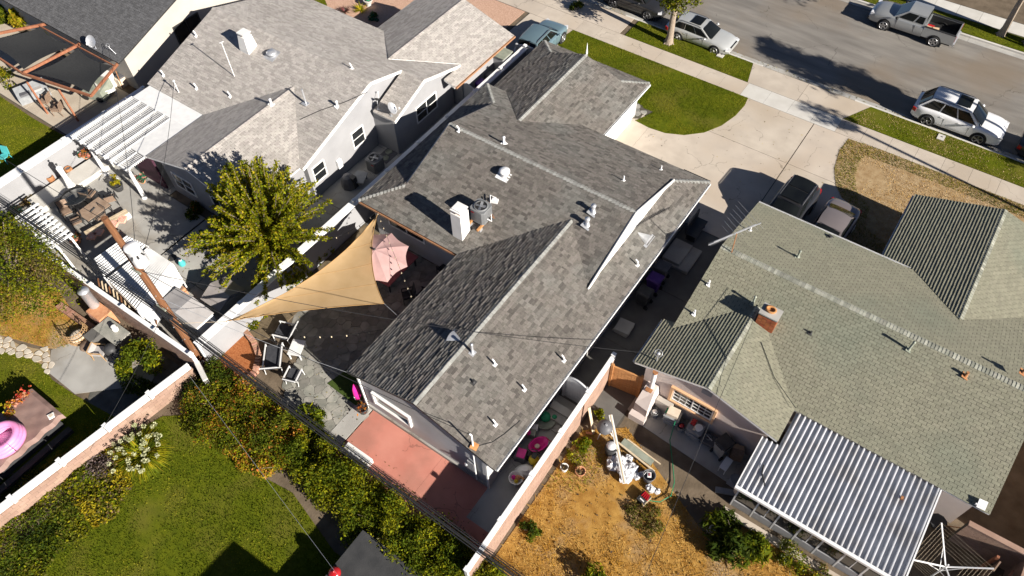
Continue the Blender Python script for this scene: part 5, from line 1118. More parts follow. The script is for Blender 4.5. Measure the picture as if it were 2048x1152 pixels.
# pickup: cab in front, open bed behind
tk_c = P(1818, 62, -.13)
M['paint_grey'] = paint('paint_grey', (.36, .37, .37), .35)
def pickup():
    t = thing('pickup_truck', 'grey extended cab pickup with cardboard boxes in its open bed', 'pickup truck', (-3.45, 50.45, -.13), math.pi)
    L, W = 5.5, 1.86; col_m = M['paint_grey']; b = MB()
    # front and cab
    xs = [-.75, -.4, 0, .4, .8, 1.1, 1.5, 1.9, 2.3, 2.55, 2.7, 2.75]; rows = []
    for x in xs:
        w = W / 2 * (1 - .12 * max(0, (x - 2.1) / .65) ** 2); z = float(np.interp(x, [-.75, 1.1, 1.9, 2.5, 2.75], [1.1, 1.1, 1.06, .98, .78]))
        y = [(-w * .92, .34), (-w, .46), (-w * 1.0, .7), (-w * .985, z - .12), (-w * .93, z - .02), (-w * .6, z + .03), (0, z + .05)]; y += [(-a, c) for a, c in reversed(y[:-1])]; rows.append([(x, a, c) for a, c in y])
    m = len(rows[0]); b.raw([v for r_ in rows for v in r_], [(i * m + k, (i + 1) * m + k, (i + 1) * m + k + 1, i * m + k + 1) for i in range(len(xs) - 1) for k in range(m - 1)], True)
    b.raw(rows[0], [tuple(range(m))]); b.raw(rows[-1], [tuple(reversed(range(m)))])
    H = 1.72; gh = (-.75, -.68, .5, 1.25); wt = W / 2 * .76; g = {}
    for s_ in (-1, 1): g['rb', s_] = Vector((gh[0], s_ * W / 2 * .93, 1.08)); g['fb', s_] = Vector((gh[3], s_ * W / 2 * .9, 1.08)); g['rt', s_] = Vector((gh[1], s_ * wt, H - .05)); g['ft', s_] = Vector((gh[2], s_ * wt, H - .05))
    qs = [(g['fb', -1], g['rb', -1], g['rt', -1], g['ft', -1]), (g['rb', 1], g['fb', 1], g['ft', 1], g['rt', 1]), (g['fb', 1], g['fb', -1], g['ft', -1], g['ft', 1]), (g['rb', -1], g['rb', 1], g['rt', 1], g['rt', -1])]
    for q in qs: b.face(q)
    rv = [(gh[1] + (gh[2] - gh[1]) * i / 5, v * wt / 3, H - .05 + .06 * (1 - (abs(v) / 3) ** 2.5)) for i in range(6) for v in range(-3, 4)]
    b.raw(rv, [(i * 7 + j, (i + 1) * 7 + j, (i + 1) * 7 + j + 1, i * 7 + j + 1) for i in range(5) for j in range(6)], True)
    b.build('body', col_m, t, local=True, solid=True)
    def pane(nm, q, u0, u1, v0, v1):
        A = lambda u, v: q[0].lerp(q[1], u).lerp(q[3].lerp(q[2], u), v); nn = (q[1] - q[0]).cross(q[3] - q[0]).normalized() * -.014; k = MB(); e = [A(u0, v0), A(u1, v0), A(u1, v1), A(u0, v1)]
        k.raw([p + nn for p in e] + [p - nn * .8 for p in e], [(0, 1, 2, 3), (0, 1, 5, 4), (1, 2, 6, 5), (2, 3, 7, 6), (3, 0, 4, 7)]); k.build(nm, M['car_glass'], t, local=True)
    pane('windshield', qs[2], .06, .94, .08, .92); pane('rear_window', qs[3], .1, .9, .2, .85)
    pane('side_window', qs[0], .12, .60, .12, .88); pane('side_window', qs[0], .66, .93, .15, .85); pane('side_window', qs[1], .07, .34, .15, .85); pane('side_window', qs[1], .40, .88, .12, .88)
    # bed
    k = MB()
    for s_ in (-1, 1): k.box((-1.75, s_ * (W / 2 - .06), .78), (1.98, .11, .66))
    k.box((-2.72, 0, .80), (.07, W - .02, .62)); k.box((-.79, 0, .8), (.05, W - .24, .6)); k.build('bed_side', col_m, t, local=True)
    k = MB(); k.box((-1.75, 0, .56), (1.9, W - .24, .05)); k.build('bed_floor', M['black_plastic'], t, local=True)
    k = MB()
    for s_ in (-1, 1): k.box((-1.75, s_ * (W / 2 - .125), .80), (1.88, .02, .5)); k.box((-1.75, s_ * (W / 2 - .06), 1.125), (1.96, .13, .03))
    k.build('bed_liner', M['black_plastic'], t, local=True)
    k = MB(); k.box((-2.78, 0, .46), (.14, W - .1, .18)); k.build('rear_bumper', M['galv'], t, local=True)
    k = MB(); k.box((2.72, 0, .5), (.14, W * .9, .22)); k.build('front_bumper', M['black_plastic'], t, local=True)
    k = MB(); k.box((0, 0, .33), (5.2, W * .8, .12)); k.build('chassis', M['black_plastic'], t, local=True)
    for s_ in (-1, 1):
        k = MB(); k.box((-2.735, s_ * (W / 2 - .09), .88), (.08, .15, .34)); k.build('tail_light', M['lamp_red'], t, local=True)
        k = MB(); k.box((2.58, s_ * (W / 2 - .22), .86), (.2, .3, .16)); k.build('headlight', M['lamp_clear'], t, local=True)
        k = MB(); k.ball((1.0, s_ * (W / 2 + .13), 1.18), .11, 6, .8); k.build('mirror', M['black_plastic'], t, local=True)
        k = MB(); k.box((-.2, s_ * W / 2 * .997, .72), (.012, .02, .62)); k.box((.95, s_ * W / 2 * .997, .72), (.012, .02, .62)); k.build('door_gap', M['black_plastic'], t, local=True)
    wl_ = .36
    for sx in (-1.62, 1.62):
        for sy in (-1, 1):
            k = MB(); y0 = W / 2 + .012; A = [Vector((sx + (wl_ + .08) * math.cos(a), sy * y0, wl_ + (wl_ + .08) * math.sin(a))) for a in np.linspace(0, 2 * math.pi, 19)[:-1]]; B = [v - Vector((0, sy * .2, 0)) for v in A]
            k.raw(A, [tuple(range(18))]); k.raw(A + B, [(i, (i + 1) % 18, 18 + (i + 1) % 18, 18 + i) for i in range(18)]); k.build('wheel_arch', M['black_plastic'], t, local=True)
            vs = [Vector((sx + r_ * math.cos(2 * math.pi * a / 18), sy * (W / 2 - .06 + o_), wl_ + r_ * math.sin(2 * math.pi * a / 18))) for r_, o_ in [(wl_ - .1, -.12), (wl_, -.08), (wl_, .08), (wl_ - .02, .12), (wl_ - .1, .125)] for a in range(18)]
            k = MB(); k.raw(vs, [(i * 18 + a, i * 18 + (a + 1) % 18, (i + 1) * 18 + (a + 1) % 18, (i + 1) * 18 + a) for i in range(4) for a in range(18)], True); k.raw(vs[-18:], [tuple(range(18))]); wo = k.build('wheel', M['tyre'], t, local=True, solid=True)
            k = MB(); c = Vector((sx, sy * (W / 2 + .072), wl_))
            for a in range(5): d = Vector((math.cos(a * 1.2566), 0, math.sin(a * 1.2566))); k.beam(c + d * .03, c + d * .24, .02, .09, up=d.cross(Vector((0, 1, 0))))
            k.tube([c + Vector((math.cos(a) * .25, 0, math.sin(a) * .25)) for a in np.linspace(0, 6.2832, 17)], .022, 5); k.build('rim', M['rim'], wo, local=True)
    return t
tk = pickup()
M['card'] = mat('card', (.42, .29, .18), (.50, .36, .24), 3, .9)
for i, (dx, dy_, s_, lb) in enumerate(((1.05, .35, .42, 'open cardboard box with red flap in the pickup bed'), (1.45, .45, .38, 'second cardboard box in the pickup bed nearer the tailgate'))):
    t = thing('cardboard_box', lb, 'box', (-3.45 + dx, 50.45 - dy_, .455), .3 * i)
    k = MB(); k.box((0, 0, .14), (s_, s_ * .8, .28)); k.build('carton', M['card'], t, local=True)
    k = MB(); k.box((0, s_ * .42, .3), (s_, .14, .012), tilt=Matrix.Rotation(.5, 3, 'X')); k.box((0, -s_ * .42, .3), (s_, .14, .012), tilt=Matrix.Rotation(-.5, 3, 'X')); k.build('flap', M['lamp_red'] if i == 0 else M['card'], t, local=True)
M['steel_dull'] = mat('steel_dull', (0.20, 0.22, 0.18), (0.30, 0.32, 0.26), 3, 0.5)
# ------------------------------------------------------------------ roof fittings (parts of the houses)
def zmain_right(x): return Z0 + K * (-7.5 - x)
def on_plane(px, py, fz, z=3.2):
    """walk the pixel's ray down to the roof surface z = fz(x, y)"""
    for _ in range(40): p = P(px, py, z); z = z + (fz(p.x, p.y) - z) * .7
    return P(px, py, z)
f_right = lambda x, y: Z0 + K * (-7.5 - x)
f_rear = lambda x, y: Z0 + K * (y - 16.5)
f_front = lambda x, y: Z0 + K * (27.45 - y)
f_lwing = lambda x, y: Z0 + K * (x + 15.2)
g_rear = lambda x, y: Z2 + K2 * (y - 17.8); g_front = lambda x, y: Z2 + K2 * (27.6 - y); g_lw = lambda x, y: Z2 + K2 * (x + 5.42)
l_rear = lambda x, y: Z3 + K3 * (y - 16.5); l_front = lambda x, y: Z3 + K3 * (28 - y); l_lw = lambda x, y: Z3 + K3 * (x + 33); l_rw = lambda x, y: Z3 + K3 * (-25.6 - x)
c_rear = lambda x, y: 2.65 + .31 * (y - 16.85)
def vent_pipe(roof, p, h=.32, r=.035, m='white_metal', cap=False, elbow=False, base=True, rust=False):
    k = MB()
    if base: k.box((p.x, p.y, p.z + .015), (r * 4.5, r * 5, .02), tilt=Matrix.Rotation(.3, 3, 'Y'))
    if elbow: k.tube([p, p + Vector((0, 0, h * .6)), p + Vector((-.03, 0, h * .8)), p + Vector((-.14, .02, h))], [r * 1.5, r, r, r], 8)
    else: k.tube([p - Vector((0, 0, .05)), p + Vector((0, 0, .06)), p + Vector((0, 0, .07)), p + Vector((0, 0, h))], [r * 1.7, r * 1.4, r, r], 9)
    o = k.build('vent_pipe', M[m], roof)
    if cap: k = MB(); k.lathe(p + Vector((0, 0, h - .02)), [(r * 1.15, 0), (r * 1.35, .03), (r * 1.2, .07), (.01, .10)], 10)if True else 0; k.build('vent_cap', M[m], roof)
    if rust: k = MB(); k.lathe(p + Vector((0, 0, h)), [(r * 1.15, 0), (r * 1.15, .03)], 8); k.build('rusty_collar', M['rust'], roof)
    return o
vp = lambda px, py, f: on_plane(px, py, f)
vent_pipe(main_roof, vp(918, 263, f_rear), .3, .04, elbow=True)
vent_pipe(main_roof, vp(1008, 288, f_front), .42, .06, cap=True, rust=True)
vent_pipe(main_roof, vp(1247, 362, f_front), .34, .035); vent_pipe(main_roof, vp(1322, 340, f_front), .3, .03)
vent_pipe(main_roof, vp(1186, 424, f_rear), .42, .10, 'galv', cap=True); vent_pipe(main_roof, vp(1174, 450, f_rear), .42, .10, 'galv', cap=True)
vent_pipe(main_roof, vp(1275, 531, f_right), .34, .035, elbow=True); vent_pipe(main_roof, vp(1128, 722, f_right), .34, .035, elbow=True); vent_pipe(main_roof, vp(990, 730, f_right), .32, .035, elbow=True)
vent_pipe(main_roof, vp(945, 706, f_right), .62, .055, 'galv', cap=True, rust=True); vent_pipe(main_roof, vp(1049, 780, f_right), .3, .035, elbow=True); vent_pipe(main_roof, vp(991, 850, f_right), .3, .035, elbow=True)
vent_pipe(main_roof, vp(947, 765, f_right), .16, .05, 'dark_metal')
# round mushroom vents
def mushroom(roof, p, r=.28, h=.22, m='white_metal'):
    k = MB(); k.lathe(p - Vector((0, 0, .08)), [(r * .75, 0), (r * .75, h + .06), (r * 1.0, h + .07), (r * .96, h + .14), (r * .6, h + .2), (.01, h + .22)], 18); k.box((p.x, p.y, p.z), (r * 2.5, r * 2.5, .03), tilt=Matrix.Rotation(.3, 3, 'X')); k.build('roof_vent', M[m], roof)
mushroom(main_roof, vp(1009, 349, f_rear)); mushroom(left_roof, vp(544, 110, l_rear), .3, .14, 'galv')
def eyebrow(roof, p, d, m='galv', s=.5):
    """half cone attic louvre opening along d (downhill)"""
    d = Vector(d).normalized(); sd = Vector((-d.y, d.x, 0)); k = MB(); tip = p - d * s * 1.25 + Vector((0, 0, .2)); arc = [p + sd * math.cos(a) * s * .55 + Vector((0, 0, max(0, math.sin(a)) * s * .6 - .08)) for a in np.linspace(0, math.pi, 9)]
    k.raw([tip] + arc, [(0, i + 1, i + 2) for i in range(8)] + [tuple(range(1, 10))], False); k.box(tuple(p), (s * .3, s * 1.4, .03), math.atan2(d.y, d.x), Matrix.Rotation(.32, 3, 'Y')); k.build('attic_vent', M[m], roof, solid=True)
eyebrow(main_roof, vp(1298, 482, f_right), (1, 0, 0), s=.62); eyebrow(main_roof, vp(901, 673, f_lwing), (-1, 0, 0), s=.55)
# white chimney of the middle house
pc = vp(915, 478, f_rear); cc = Vector((pc.x - .0, pc.y + .33, pc.z)); cc.z += .35; ch = MB(); ch.box((cc.x, cc.y, cc.z + .15), (.58, .62, 2.3)); cho = ch.build('chimney', M['white_trim'], main_roof)
k = MB(); k.box((cc.x, cc.y, cc.z + 1.38), (.42, .44, .18)); k.build('chimney_neck', M['peach_trim'], main_roof); k = MB(); k.box((cc.x, cc.y, cc.z + 1.50), (.60, .62, .06)); k.box((cc.x, cc.y, cc.z + 1.56), (.48, .5, .08)); k.build('chimney_cap', M['white_trim'], main_roof)
# left house: chimney, vents, masts
pc = vp(492, 103, l_rear); k = MB(); zc = pc.z; k.raw([(pc.x + a * s_, pc.y + .25 + b_ * s_, z_) for s_, z_ in ((.36, zc - .6), (.36, zc + .15), (.27, zc + .95)) for a, b_ in ((-1, -1), (1, -1), (1, 1), (-1, 1))], [(0, 1, 5, 4), (1, 2, 6, 5), (2, 3, 7, 6), (3, 0, 4, 7), (4, 5, 9, 8), (5, 6, 10, 9), (6, 7, 11, 10), (7, 4, 8, 11), (8, 9, 10, 11)]); k.build('chimney', M['white_trim'], left_roof, solid=True)
k = MB(); k.box((pc.x, pc.y + .25, zc + 1.02), (.34, .34, .14)); k.build('chimney_neck', M['peach_trim'], left_roof); k = MB(); k.box((pc.x, pc.y + .25, zc + 1.12), (.56, .56, .08)); k.build('chimney_cap', M['white_trim'], left_roof)
for px, py, f, e in ((393, 73, l_rear, True), (328, 152, l_rear, True), (394, 178, l_rear, True), (461, 194, l_rear, True), (675, 213, l_rear, False), (543, 209, l_rw, False), (704, 138, l_front, True)):
    vent_pipe(left_roof, vp(px, py, f), .32, .04 if e else .06, elbow=e, cap=not e)
pm = vp(469, 153, l_rear); k = MB(); k.tube([pm, pm + Vector((0, 0, 2.25))], .022, 6); k.tube([pm + Vector((-.1, -.06, 2.2)), pm + Vector((.1, .06, 2.3))], .03, 6); k.build('mast', M['white_metal'], left_roof)
pm = vp(612, 207, l_rear); k = MB(); k.tube([pm, pm + Vector((0, 0, .95))], .05, 8); k.box(tuple(pm + Vector((0, 0, .03))), (.4, .4, .03)); k.build('flue_pipe', M['galv'], left_roof)
pm = vp(358, 185, l_rear); k = MB(); k.tube([pm, pm + Vector((0, 0, .8))], .03, 6); k.tube([pm + Vector((0, 0, .55)), pm + Vector((-.25, -.1, .1))], .012, 5); k.ball(tuple(pm + Vector((0, 0, .8))), .07, 6); k.build('service_mast', M['white_metal'], left_roof)
LEFT_MAST = pm + Vector((0, 0, .78))
# right house: brick chimney, vents, mast
pc = vp(1513, 655, g_rear); cx_, cy_, cz_ = pc.x + .25, pc.y + .35, pc.z
k = MB(); k.box((cx_, cy_, cz_ + .25), (.78, .58, 1.3)); chm = k.build('chimney', M['joint'], right_roof)
bm_ = mat('brick_red', (0.30, 0.09, 0.035), (0.42, 0.14, 0.055), 6, .95, .4, 60, island=.22)
for j in range(12):
    z_ = cz_ - .3 + j * .098
    for i in range(4): 
        for sx in (-1, 1): k = MB(); k.box((cx_ + sx * .385, cy_ - .29 + .145 * (i + .5) + (.03 if j % 2 else -.03) * (0 < i < 3), z_), (.03, .135, .085)); k.build('brick', bm_, right_roof)
    for i in range(4):
        k = MB(); k.box((cx_ - .39 + .195 * (i + .5), cy_ - .286, z_), (.185, .03, .085)); k.build('brick', bm_, right_roof)
k = MB(); k.box((cx_, cy_, cz_ + .93), (.84, .64, .07)); k.build('chimney_cap', M['conc_grey'], right_roof); k = MB(); k.lathe((cx_ - .05, cy_ + .05, cz_ + .95), [(.17, 0), (.19, .12), (.12, .12), (.11, .03)], 12, sx=1.3); k.build('chimney_pot', M['orange_wood'], right_roof)
for px, py, f, h_, r_, m_ in ((1417, 570, g_rear, .32, .04, 'white_metal'), (1388, 629, g_rear, .32, .04, 'white_metal'), (1505, 608, g_rear, .5, .05, 'steel_dull'), (1500, 462, g_front, .3, .03, 'white_metal'), (1595, 515, g_front, .42, .05, 'steel_dull'), (1621, 667, g_rear, .16, .04, 'dark_metal'), (1817, 700, g_rear, .55, .05, 'steel_dull'), (1930, 752, g_rear, .28, .06, 'rust'), (2045, 745, g_rear, .3, .06, 'rust'), (1660, 475, g_front, .12, .06, 'dark_metal')):
    vent_pipe(right_roof, vp(px, py, f), h_, r_, m_, cap=h_ > .4)
pm = vp(1313, 722, g_lw); k = MB(); k.tube([pm, pm + Vector((0, 0, .55))], .03, 6); k.ball(tuple(pm + Vector((0, 0, .6))), .09, 6); k.tube([pm + Vector((math.cos(a) * .17, math.sin(a) * .12, .62 + .1 * math.sin(a))) for a in np.linspace(0, 6.28, 13)], .012, 4); k.build('service_mast', M['galv'], right_roof)
RIGHT_MAST = pm + Vector((0, 0, .55))
pm = P(1963, 1010, 2.72); k = MB(); k.box((pm.x, pm.y, pm.z + .05), (.3, .34, .05), .1, Matrix.Rotation(.5, 3, 'X')); k.box((pm.x - .1, pm.y - .08, pm.z), (.2, .06, .1)); k.build('floodlight', M['white_metal'], right)
# ------------------------------------------------------------------ things standing on the roofs
def dish(label, p, az, r=.34, col_m='galv', arm=True):
    t = thing('satellite_dish', label, 'dish', tuple(p), az); k = MB(); c = Vector((.1, 0, .55)); ax = Vector((math.cos(.6), 0, math.sin(.6))); u = Vector((0, 1, 0)); v = ax.cross(u)
    vs = [c - ax * .05]; n = 16
    for q in (.5, 1.0): vs += [c + (u * math.cos(2 * math.pi * a / n) * .85 + v * math.sin(2 * math.pi * a / n)) * r * q + ax * (.10 * q * q - .05) for a in range(n)]
    fs = [(0, 1 + a, 1 + (a + 1) % n) for a in range(n)] + [(1 + a, 1 + n + a, 1 + n + (a + 1) % n, 1 + (a + 1) % n) for a in range(n)]
    k.raw(vs, fs, True); k.build('reflector', M[col_m], t, local=True)
    k = MB(); k.tube([(0, 0, 0), (0, 0, .4), (.08, 0, .53)], .025, 6); k.box((0, 0, .01), (.2, .15, .02)); k.build('mount', M['galv'], t, local=True)
    k = MB(); k.tube([c - v * r * .9, c - v * r * .5 + ax * .42], .014, 5); k.box(tuple(c - v * r * .45 + ax * .44), (.07, .06, .1)); k.build('feed_arm', M['white_metal'], t, local=True); return t
zb = 2.7 + .365 * .3
dish('grey satellite dish on the tan porch roof corner of the left house', on_plane(783, 232, lambda x, y: 2.7 + .366 * (y - 22)), R(20), .36, 'galv')
dish('small dark satellite dish beside the bigger one on the tan porch roof', on_plane(757, 218, lambda x, y: 2.7 + .366 * (y - 22)), R(120), .2, 'dark_metal')
dish('silver satellite dish at the eave of the charcoal roof', on_plane(192, 96, c_rear), R(-60), .36, 'galv')
k = MB(); pm = on_plane(232, 108, c_rear); t = thing('roof_bracket', 'thin mast with a wire loop at the corner of the charcoal roof', 'mast', tuple(pm)); k.tube([pm, pm + Vector((-.3, -.1, .5))], .02, 5); k.tube([pm + Vector((-.3 + .16 * math.cos(a), -.1 + .1 * math.sin(a), .5 + .12 * math.sin(a))) for a in np.linspace(0, 6.28, 12)], .012, 4); k.build('mast', M['galv'], t)
CHAR_MAST = pm + Vector((-.3, -.1, .5))
# condenser on the middle roof
def condenser(label, p, s, h, m, fan='dark_metal', wood=False):
    t = thing('air_conditioner', label, 'air conditioner', tuple(p)); k = MB(); z0 = .22 if wood else .06
    r_ = s / 2; c8 = [(r_ - .1, -r_), (r_, -r_ + .1), (r_, r_ - .1), (r_ - .1, r_), (-r_ + .1, r_), (-r_, r_ - .1), (-r_, -r_ + .1), (-r_ + .1, -r_)]
    k.prism(c8, z0, z0 + h); k.build('casing', m, t, local=True); k = MB(); k.lathe((0, 0, z0 + h - .01), [(r_ * .86, 0), (r_ * .86, .05), (r_ * .72, .06), (r_ * .70, .018)], 20); k.build('top_ring', m, t, local=True)
    k = MB(); k.lathe((0, 0, z0 + h + .004), [(r_ * .70, 0), (r_ * .70, .006)], 20); k.build('fan_well', M['dark_metal'], t, local=True); k = MB()
    for i in range(4): a = i * 1.57 + .3; k.box((math.cos(a) * r_ * .34, math.sin(a) * r_ * .34, z0 + h + .025), (r_ * .6, r_ * .3, .01), a, Matrix.Rotation(.3, 3, 'X'))
    k.lathe((0, 0, z0 + h + .01), [(r_ * .16, 0), (r_ * .14, .04)], 10); k.build('fan', M['galv'], t, local=True); k = MB()
    for i in range(5): k.tube([(math.cos(a) * r_ * .7 * (i + 1) / 5, math.sin(a) * r_ * .7 * (i + 1) / 5, z0 + h + .055) for a in np.linspace(0, 6.2832, 21)], .006, 4)
    k.build('grille', M[fan], t, local=True); k = MB()
    for i in range(9): zz = z0 + h * (.12 + .09 * i); k.prism([(x * 1.008, y * 1.008) for x, y in c8], zz, zz + .012)
    k.build('louvres', M['dark_metal'], t, local=True); k = MB(); k.box((-.2 if wood else .2, -r_ - .008, z0 + h * .8), (.16, .012, .06)); k.build('badge', M['lamp_red'], t, local=True)
    if wood:
        for s_ in (-1, 1): k = MB(); k.box((s_ * .3, -.1, z0 - .05), (.09, 1.35, .1)); k.build('sleeper', M['orange_wood'], t, local=True); k = MB(); k.box((s_ * .3, -.55, z0 - .18), (.16, .2, .16)); k.build('foot', M['galv'], t, local=True)
    else: k = MB(); k.box((0, 0, .03), (s * 1.2, s * 1.2, .06)); k.build('pad', M['conc_grey'], t, local=True)
    return t
M['ac_grey'] = mat('ac_grey', (.17, .175, .18), (.21, .215, .22), 3, .5)
pa = vp(951, 452, f_rear); ac_ = Vector((pa.x + .05, pa.y + .45, pa.z + .02)); condenser('grey air conditioner on wooden sleepers beside the white chimney', ac_, .82, .78, M['ac_grey'], wood=True)
t = thing('pipe_bundle', 'white and copper pipe bundle running from the rooftop air conditioner', 'pipes', tuple(ac_ + Vector((.5, .1, 0))))
for i, m_ in enumerate(('white_metal', 'dark_metal', 'rust')):
    k = MB(); a = ac_ + Vector((.42, -.1 + .12 * i, .45)); b_ = vp(993 - 6 * i, 398 + 5 * i, f_rear); k.tube([a, a + Vector((.2, .05, -.1)), b_ + Vector((-.3, -.1, .18)), b_ + Vector((0, 0, .06))], .03 - .006 * i, 6); k.build('pipe', M[m_], t)
k = MB(); b_ = vp(990, 404, f_rear); k.box(tuple(b_ + Vector((0, 0, .08))), (.3, .22, .16), .3); k.build('junction_block', M['white_metal'], t)
ap_ = P(746, 345); condenser('dark air conditioner standing in the shaded passage by the left house', (ap_.x, ap_.y + .3, .03), .8, .8, M['ac_grey'])
# TV aerial on the green roof
pm = on_plane(1463, 505, g_rear); t = thing('tv_aerial', 'long silver yagi aerial on a rusty mast above the green roof edge', 'aerial', tuple(pm)); k = MB(); top = pm + Vector((-.05, .0, 1.25)); k.tube([pm, top], .022, 6); k.build('mast', M['rust'], t)
a0, a1 = P(1417, 490, pm.z + 1.1), P(1522, 446, pm.z + 1.1); k = MB(); k.beam(a0, a1, .035, .035); k.beam(a0.lerp(a1, .1) + Vector((0, 0, .06)), a0.lerp(a1, .9) + Vector((0, 0, .06)), .03, .03); k.build('boom', M['galv'], t); dr = (a1 - a0).normalized(); sdv = Vector((-dr.y, dr.x, 0))
for i in range(26):
    u = .02 + i / 26 * .42; c = a0.lerp(a1, u); l_ = .09; k = MB(); k.tube([c - sdv * l_, c + sdv * l_], .006, 4); k.build('element', M['galv'], t)
for i in range(7):
    u = .42 + i * .09; c = a0.lerp(a1, u); l_ = .55 + .12 * i; k = MB(); k.tube([c - sdv * l_ * .25, c + sdv * l_ * 1.2], .006, 4); k.build('element', M['galv'], t)
# electrical riser of the middle house
pm = on_plane(946, 893, f_right); t = main_roof; k = MB(); k.tube([pm - Vector((0, 0, .1)), pm + Vector((0, 0, 1.0)), pm + Vector((-.08, -.02, 1.06))], .035, 8); k.build('service_mast', M['white_metal'], t); k = MB(); k.box(tuple(pm + Vector((.05, .02, .05))), (.3, .3, .04), .2, Matrix.Rotation(.32, 3, 'Y')); k.build('flashing', M['orange_wood'], t); MAIN_MAST = pm + Vector((-.1, -.02, 1.02))
k = MB(); k.box((-8.75, 8.84, 1.35), (.34, .16, .75)); k.build('electric_panel', M['stucco_light'], main); k = MB(); k.lathe((-9.0, 8.78, 1.2), [(.09, 0), (.09, .08), (.05, .12)], 10); k.build('meter', M['galv'], main); k = MB(); k.tube([(-8.55, 8.8, .2), (-8.55, 8.8, 2.6)], .03, 6); k.build('conduit', M['white_metal'], main)
# ------------------------------------------------------------------ patio covers, pergolas, sheds
M['sheet'] = mat('sheet', (0.44, 0.45, 0.48), (0.54, 0.55, 0.58), 2, .5, island=.06, c3=(.36, .33, .29), scale3=1.2, amt3=.4)
M['white_wood'] = mat('white_wood', (0.64, 0.64, 0.64), (0.73, 0.73, 0.72), 3, .6, island=.05)
M['redwood'] = mat('redwood', (0.23, 0.085, 0.045), (0.33, 0.14, 0.075), 5, .7, .2, 40)
M['shade_black'] = mat('shade_black', (0.022, 0.023, 0.024), (0.034, 0.035, 0.036), 12, .85, .2, 80)
M['sail'] = mat('sail', (0.56, 0.375, 0.185), (0.63, 0.43, 0.225), 1.5, .8, trans=.25)
M['umbrella_pink'] = mat('umbrella_pink', (0.56, 0.35, 0.33), (0.62, 0.40, 0.38), 3, .8, trans=.25)
M['cloth_wine'] = mat('cloth_wine', (0.28, 0.09, 0.10), (0.36, 0.13, 0.13), 3, .8)
M['cushion_dark'] = mat('cushion_dark', (0.035, 0.037, 0.045), (0.055, 0.057, 0.065), 8, .9)
M['brown_mesh'] = mat('brown_mesh', (0.20, 0.135, 0.095), (0.29, 0.205, 0.15), 12, .8)
M['table_brown'] = mat('table_brown', (0.24, 0.165, 0.115), (0.33, 0.24, 0.175), 5, .5, c3=(.36, .27, .2), scale3=2, amt3=.5)
M['wicker'] = mat('wicker', (0.36, 0.22, 0.10), (0.50, 0.32, 0.16), 14, .8, .4, 60)
M['wood_pole'] = mat('wood_pole', (0.14, 0.058, 0.026), (0.24, 0.11, 0.05), 2.5, .9, .5, 40, stretch=(6, 6, .6))
M['terra'] = mat('terra', (0.45, 0.20, 0.10), (0.55, 0.28, 0.15), 6, .9)
M['bin_black'] = mat('bin_black', (0.035, 0.035, 0.037), (0.05, 0.05, 0.052), 4, .5)
M['bin_purple'] = mat('bin_purple', (0.075, 0.03, 0.19), (0.10, 0.045, 0.24), 4, .5)
M['tote_grey'] = mat('tote_grey', (0.22, 0.23, 0.24), (0.30, 0.31, 0.32), 4, .6)
M['cloth_beige'] = mat('cloth_beige', (0.55, 0.46, 0.36), (0.65, 0.56, 0.45), 5, .9)
M['magenta'] = mat('magenta', (0.62, 0.015, 0.22), (0.7, 0.03, 0.28), 5, .4)
M['toy_yellow'] = mat('toy_yellow', (0.55, 0.38, 0.02), (0.62, 0.45, 0.04), 5, .5)
M['toy_green'] = mat('toy_green', (0.02, 0.22, 0.10), (0.03, 0.3, 0.14), 5, .4)
M['toy_blue'] = mat('toy_blue', (0.03, 0.16, 0.42), (0.05, 0.2, 0.5), 5, .4)
M['teal_chair'] = mat('teal_chair', (0.06, 0.36, 0.36), (0.08, 0.42, 0.42), 5, .5)
M['plastic_clear'] = mat('plastic_clear', (0.50, 0.50, 0.52), (0.66, 0.66, 0.68), 7, .12, .5, 12, spec=.8)
M['pink_float'] = mat('pink_float', (0.72, 0.22, 0.46), (0.80, 0.34, 0.58), 1.5, .25, spec=.6, coat=.4)
M['cover_brown'] = mat('cover_brown', (0.20, 0.125, 0.105), (0.27, 0.18, 0.155), 1.2, .6, .2, 10)
M['hose'] = mat('hose', (0.01, 0.17, 0.08), (0.02, 0.22, 0.1), 5, .4)
M['cable'] = mat('cable', (0.02, 0.02, 0.022), (0.03, 0.03, 0.032), 5, .6)
M['plank'] = mat('plank', (0.50, 0.39, 0.26), (0.64, 0.53, 0.38), 3, .9, .3, 40)
M['steel_dull'] = mat('steel_dull', (0.20, 0.22, 0.20), (0.28, 0.30, 0.28), 3, .4, metal=.4)
M['door_wine'] = mat('door_wine', (0.055, 0.02, 0.035), (0.08, 0.03, 0.05), 3, .7)
def bx(name, c, d, m, parent, rz=0.0, tilt=None): k = MB(); k.box(c, d, rz, tilt); return k.build(name, M[m], parent)
def bm(name, a, b, w, h, m, parent): k = MB(); k.beam(a, b, w, h); return k.build(name, M[m], parent)
# corrugated cover of the right house with its screened walls
t = thing('patio_cover', 'long corrugated white metal patio cover with screened front wall', 'patio cover', (3.6, 15.6, 0))
X0, X1, Yf, Yb, Zf, Zb = .47, 6.84, 13.70, 17.74, 2.22, 2.53; n = 29; pitch = (X1 - X0) / n
for i in range(n):
    x0 = X0 + i * pitch; yb = Yb if x0 > .98 else 16.05; zb = Zb if x0 > .98 else 2.40; k = MB()
    prof = [(0, 0), (pitch * .46, 0.0), (pitch * .54, .095), (pitch * .72, .095), (pitch * .88, 0.0), (pitch * .99, 0.0)]
    vs = [(x0 + a, Yf, Zf + b_) for a, b_ in prof] + [(x0 + a, yb, zb + b_) for a, b_ in prof]; q = len(prof)
    k.raw(vs, [(j, j + 1, q + j + 1, q + j) for j in range(q - 1)] + [tuple(range(q)), tuple(reversed(range(q, 2 * q)))]); k.build('roof_panel', M['sheet'], t)
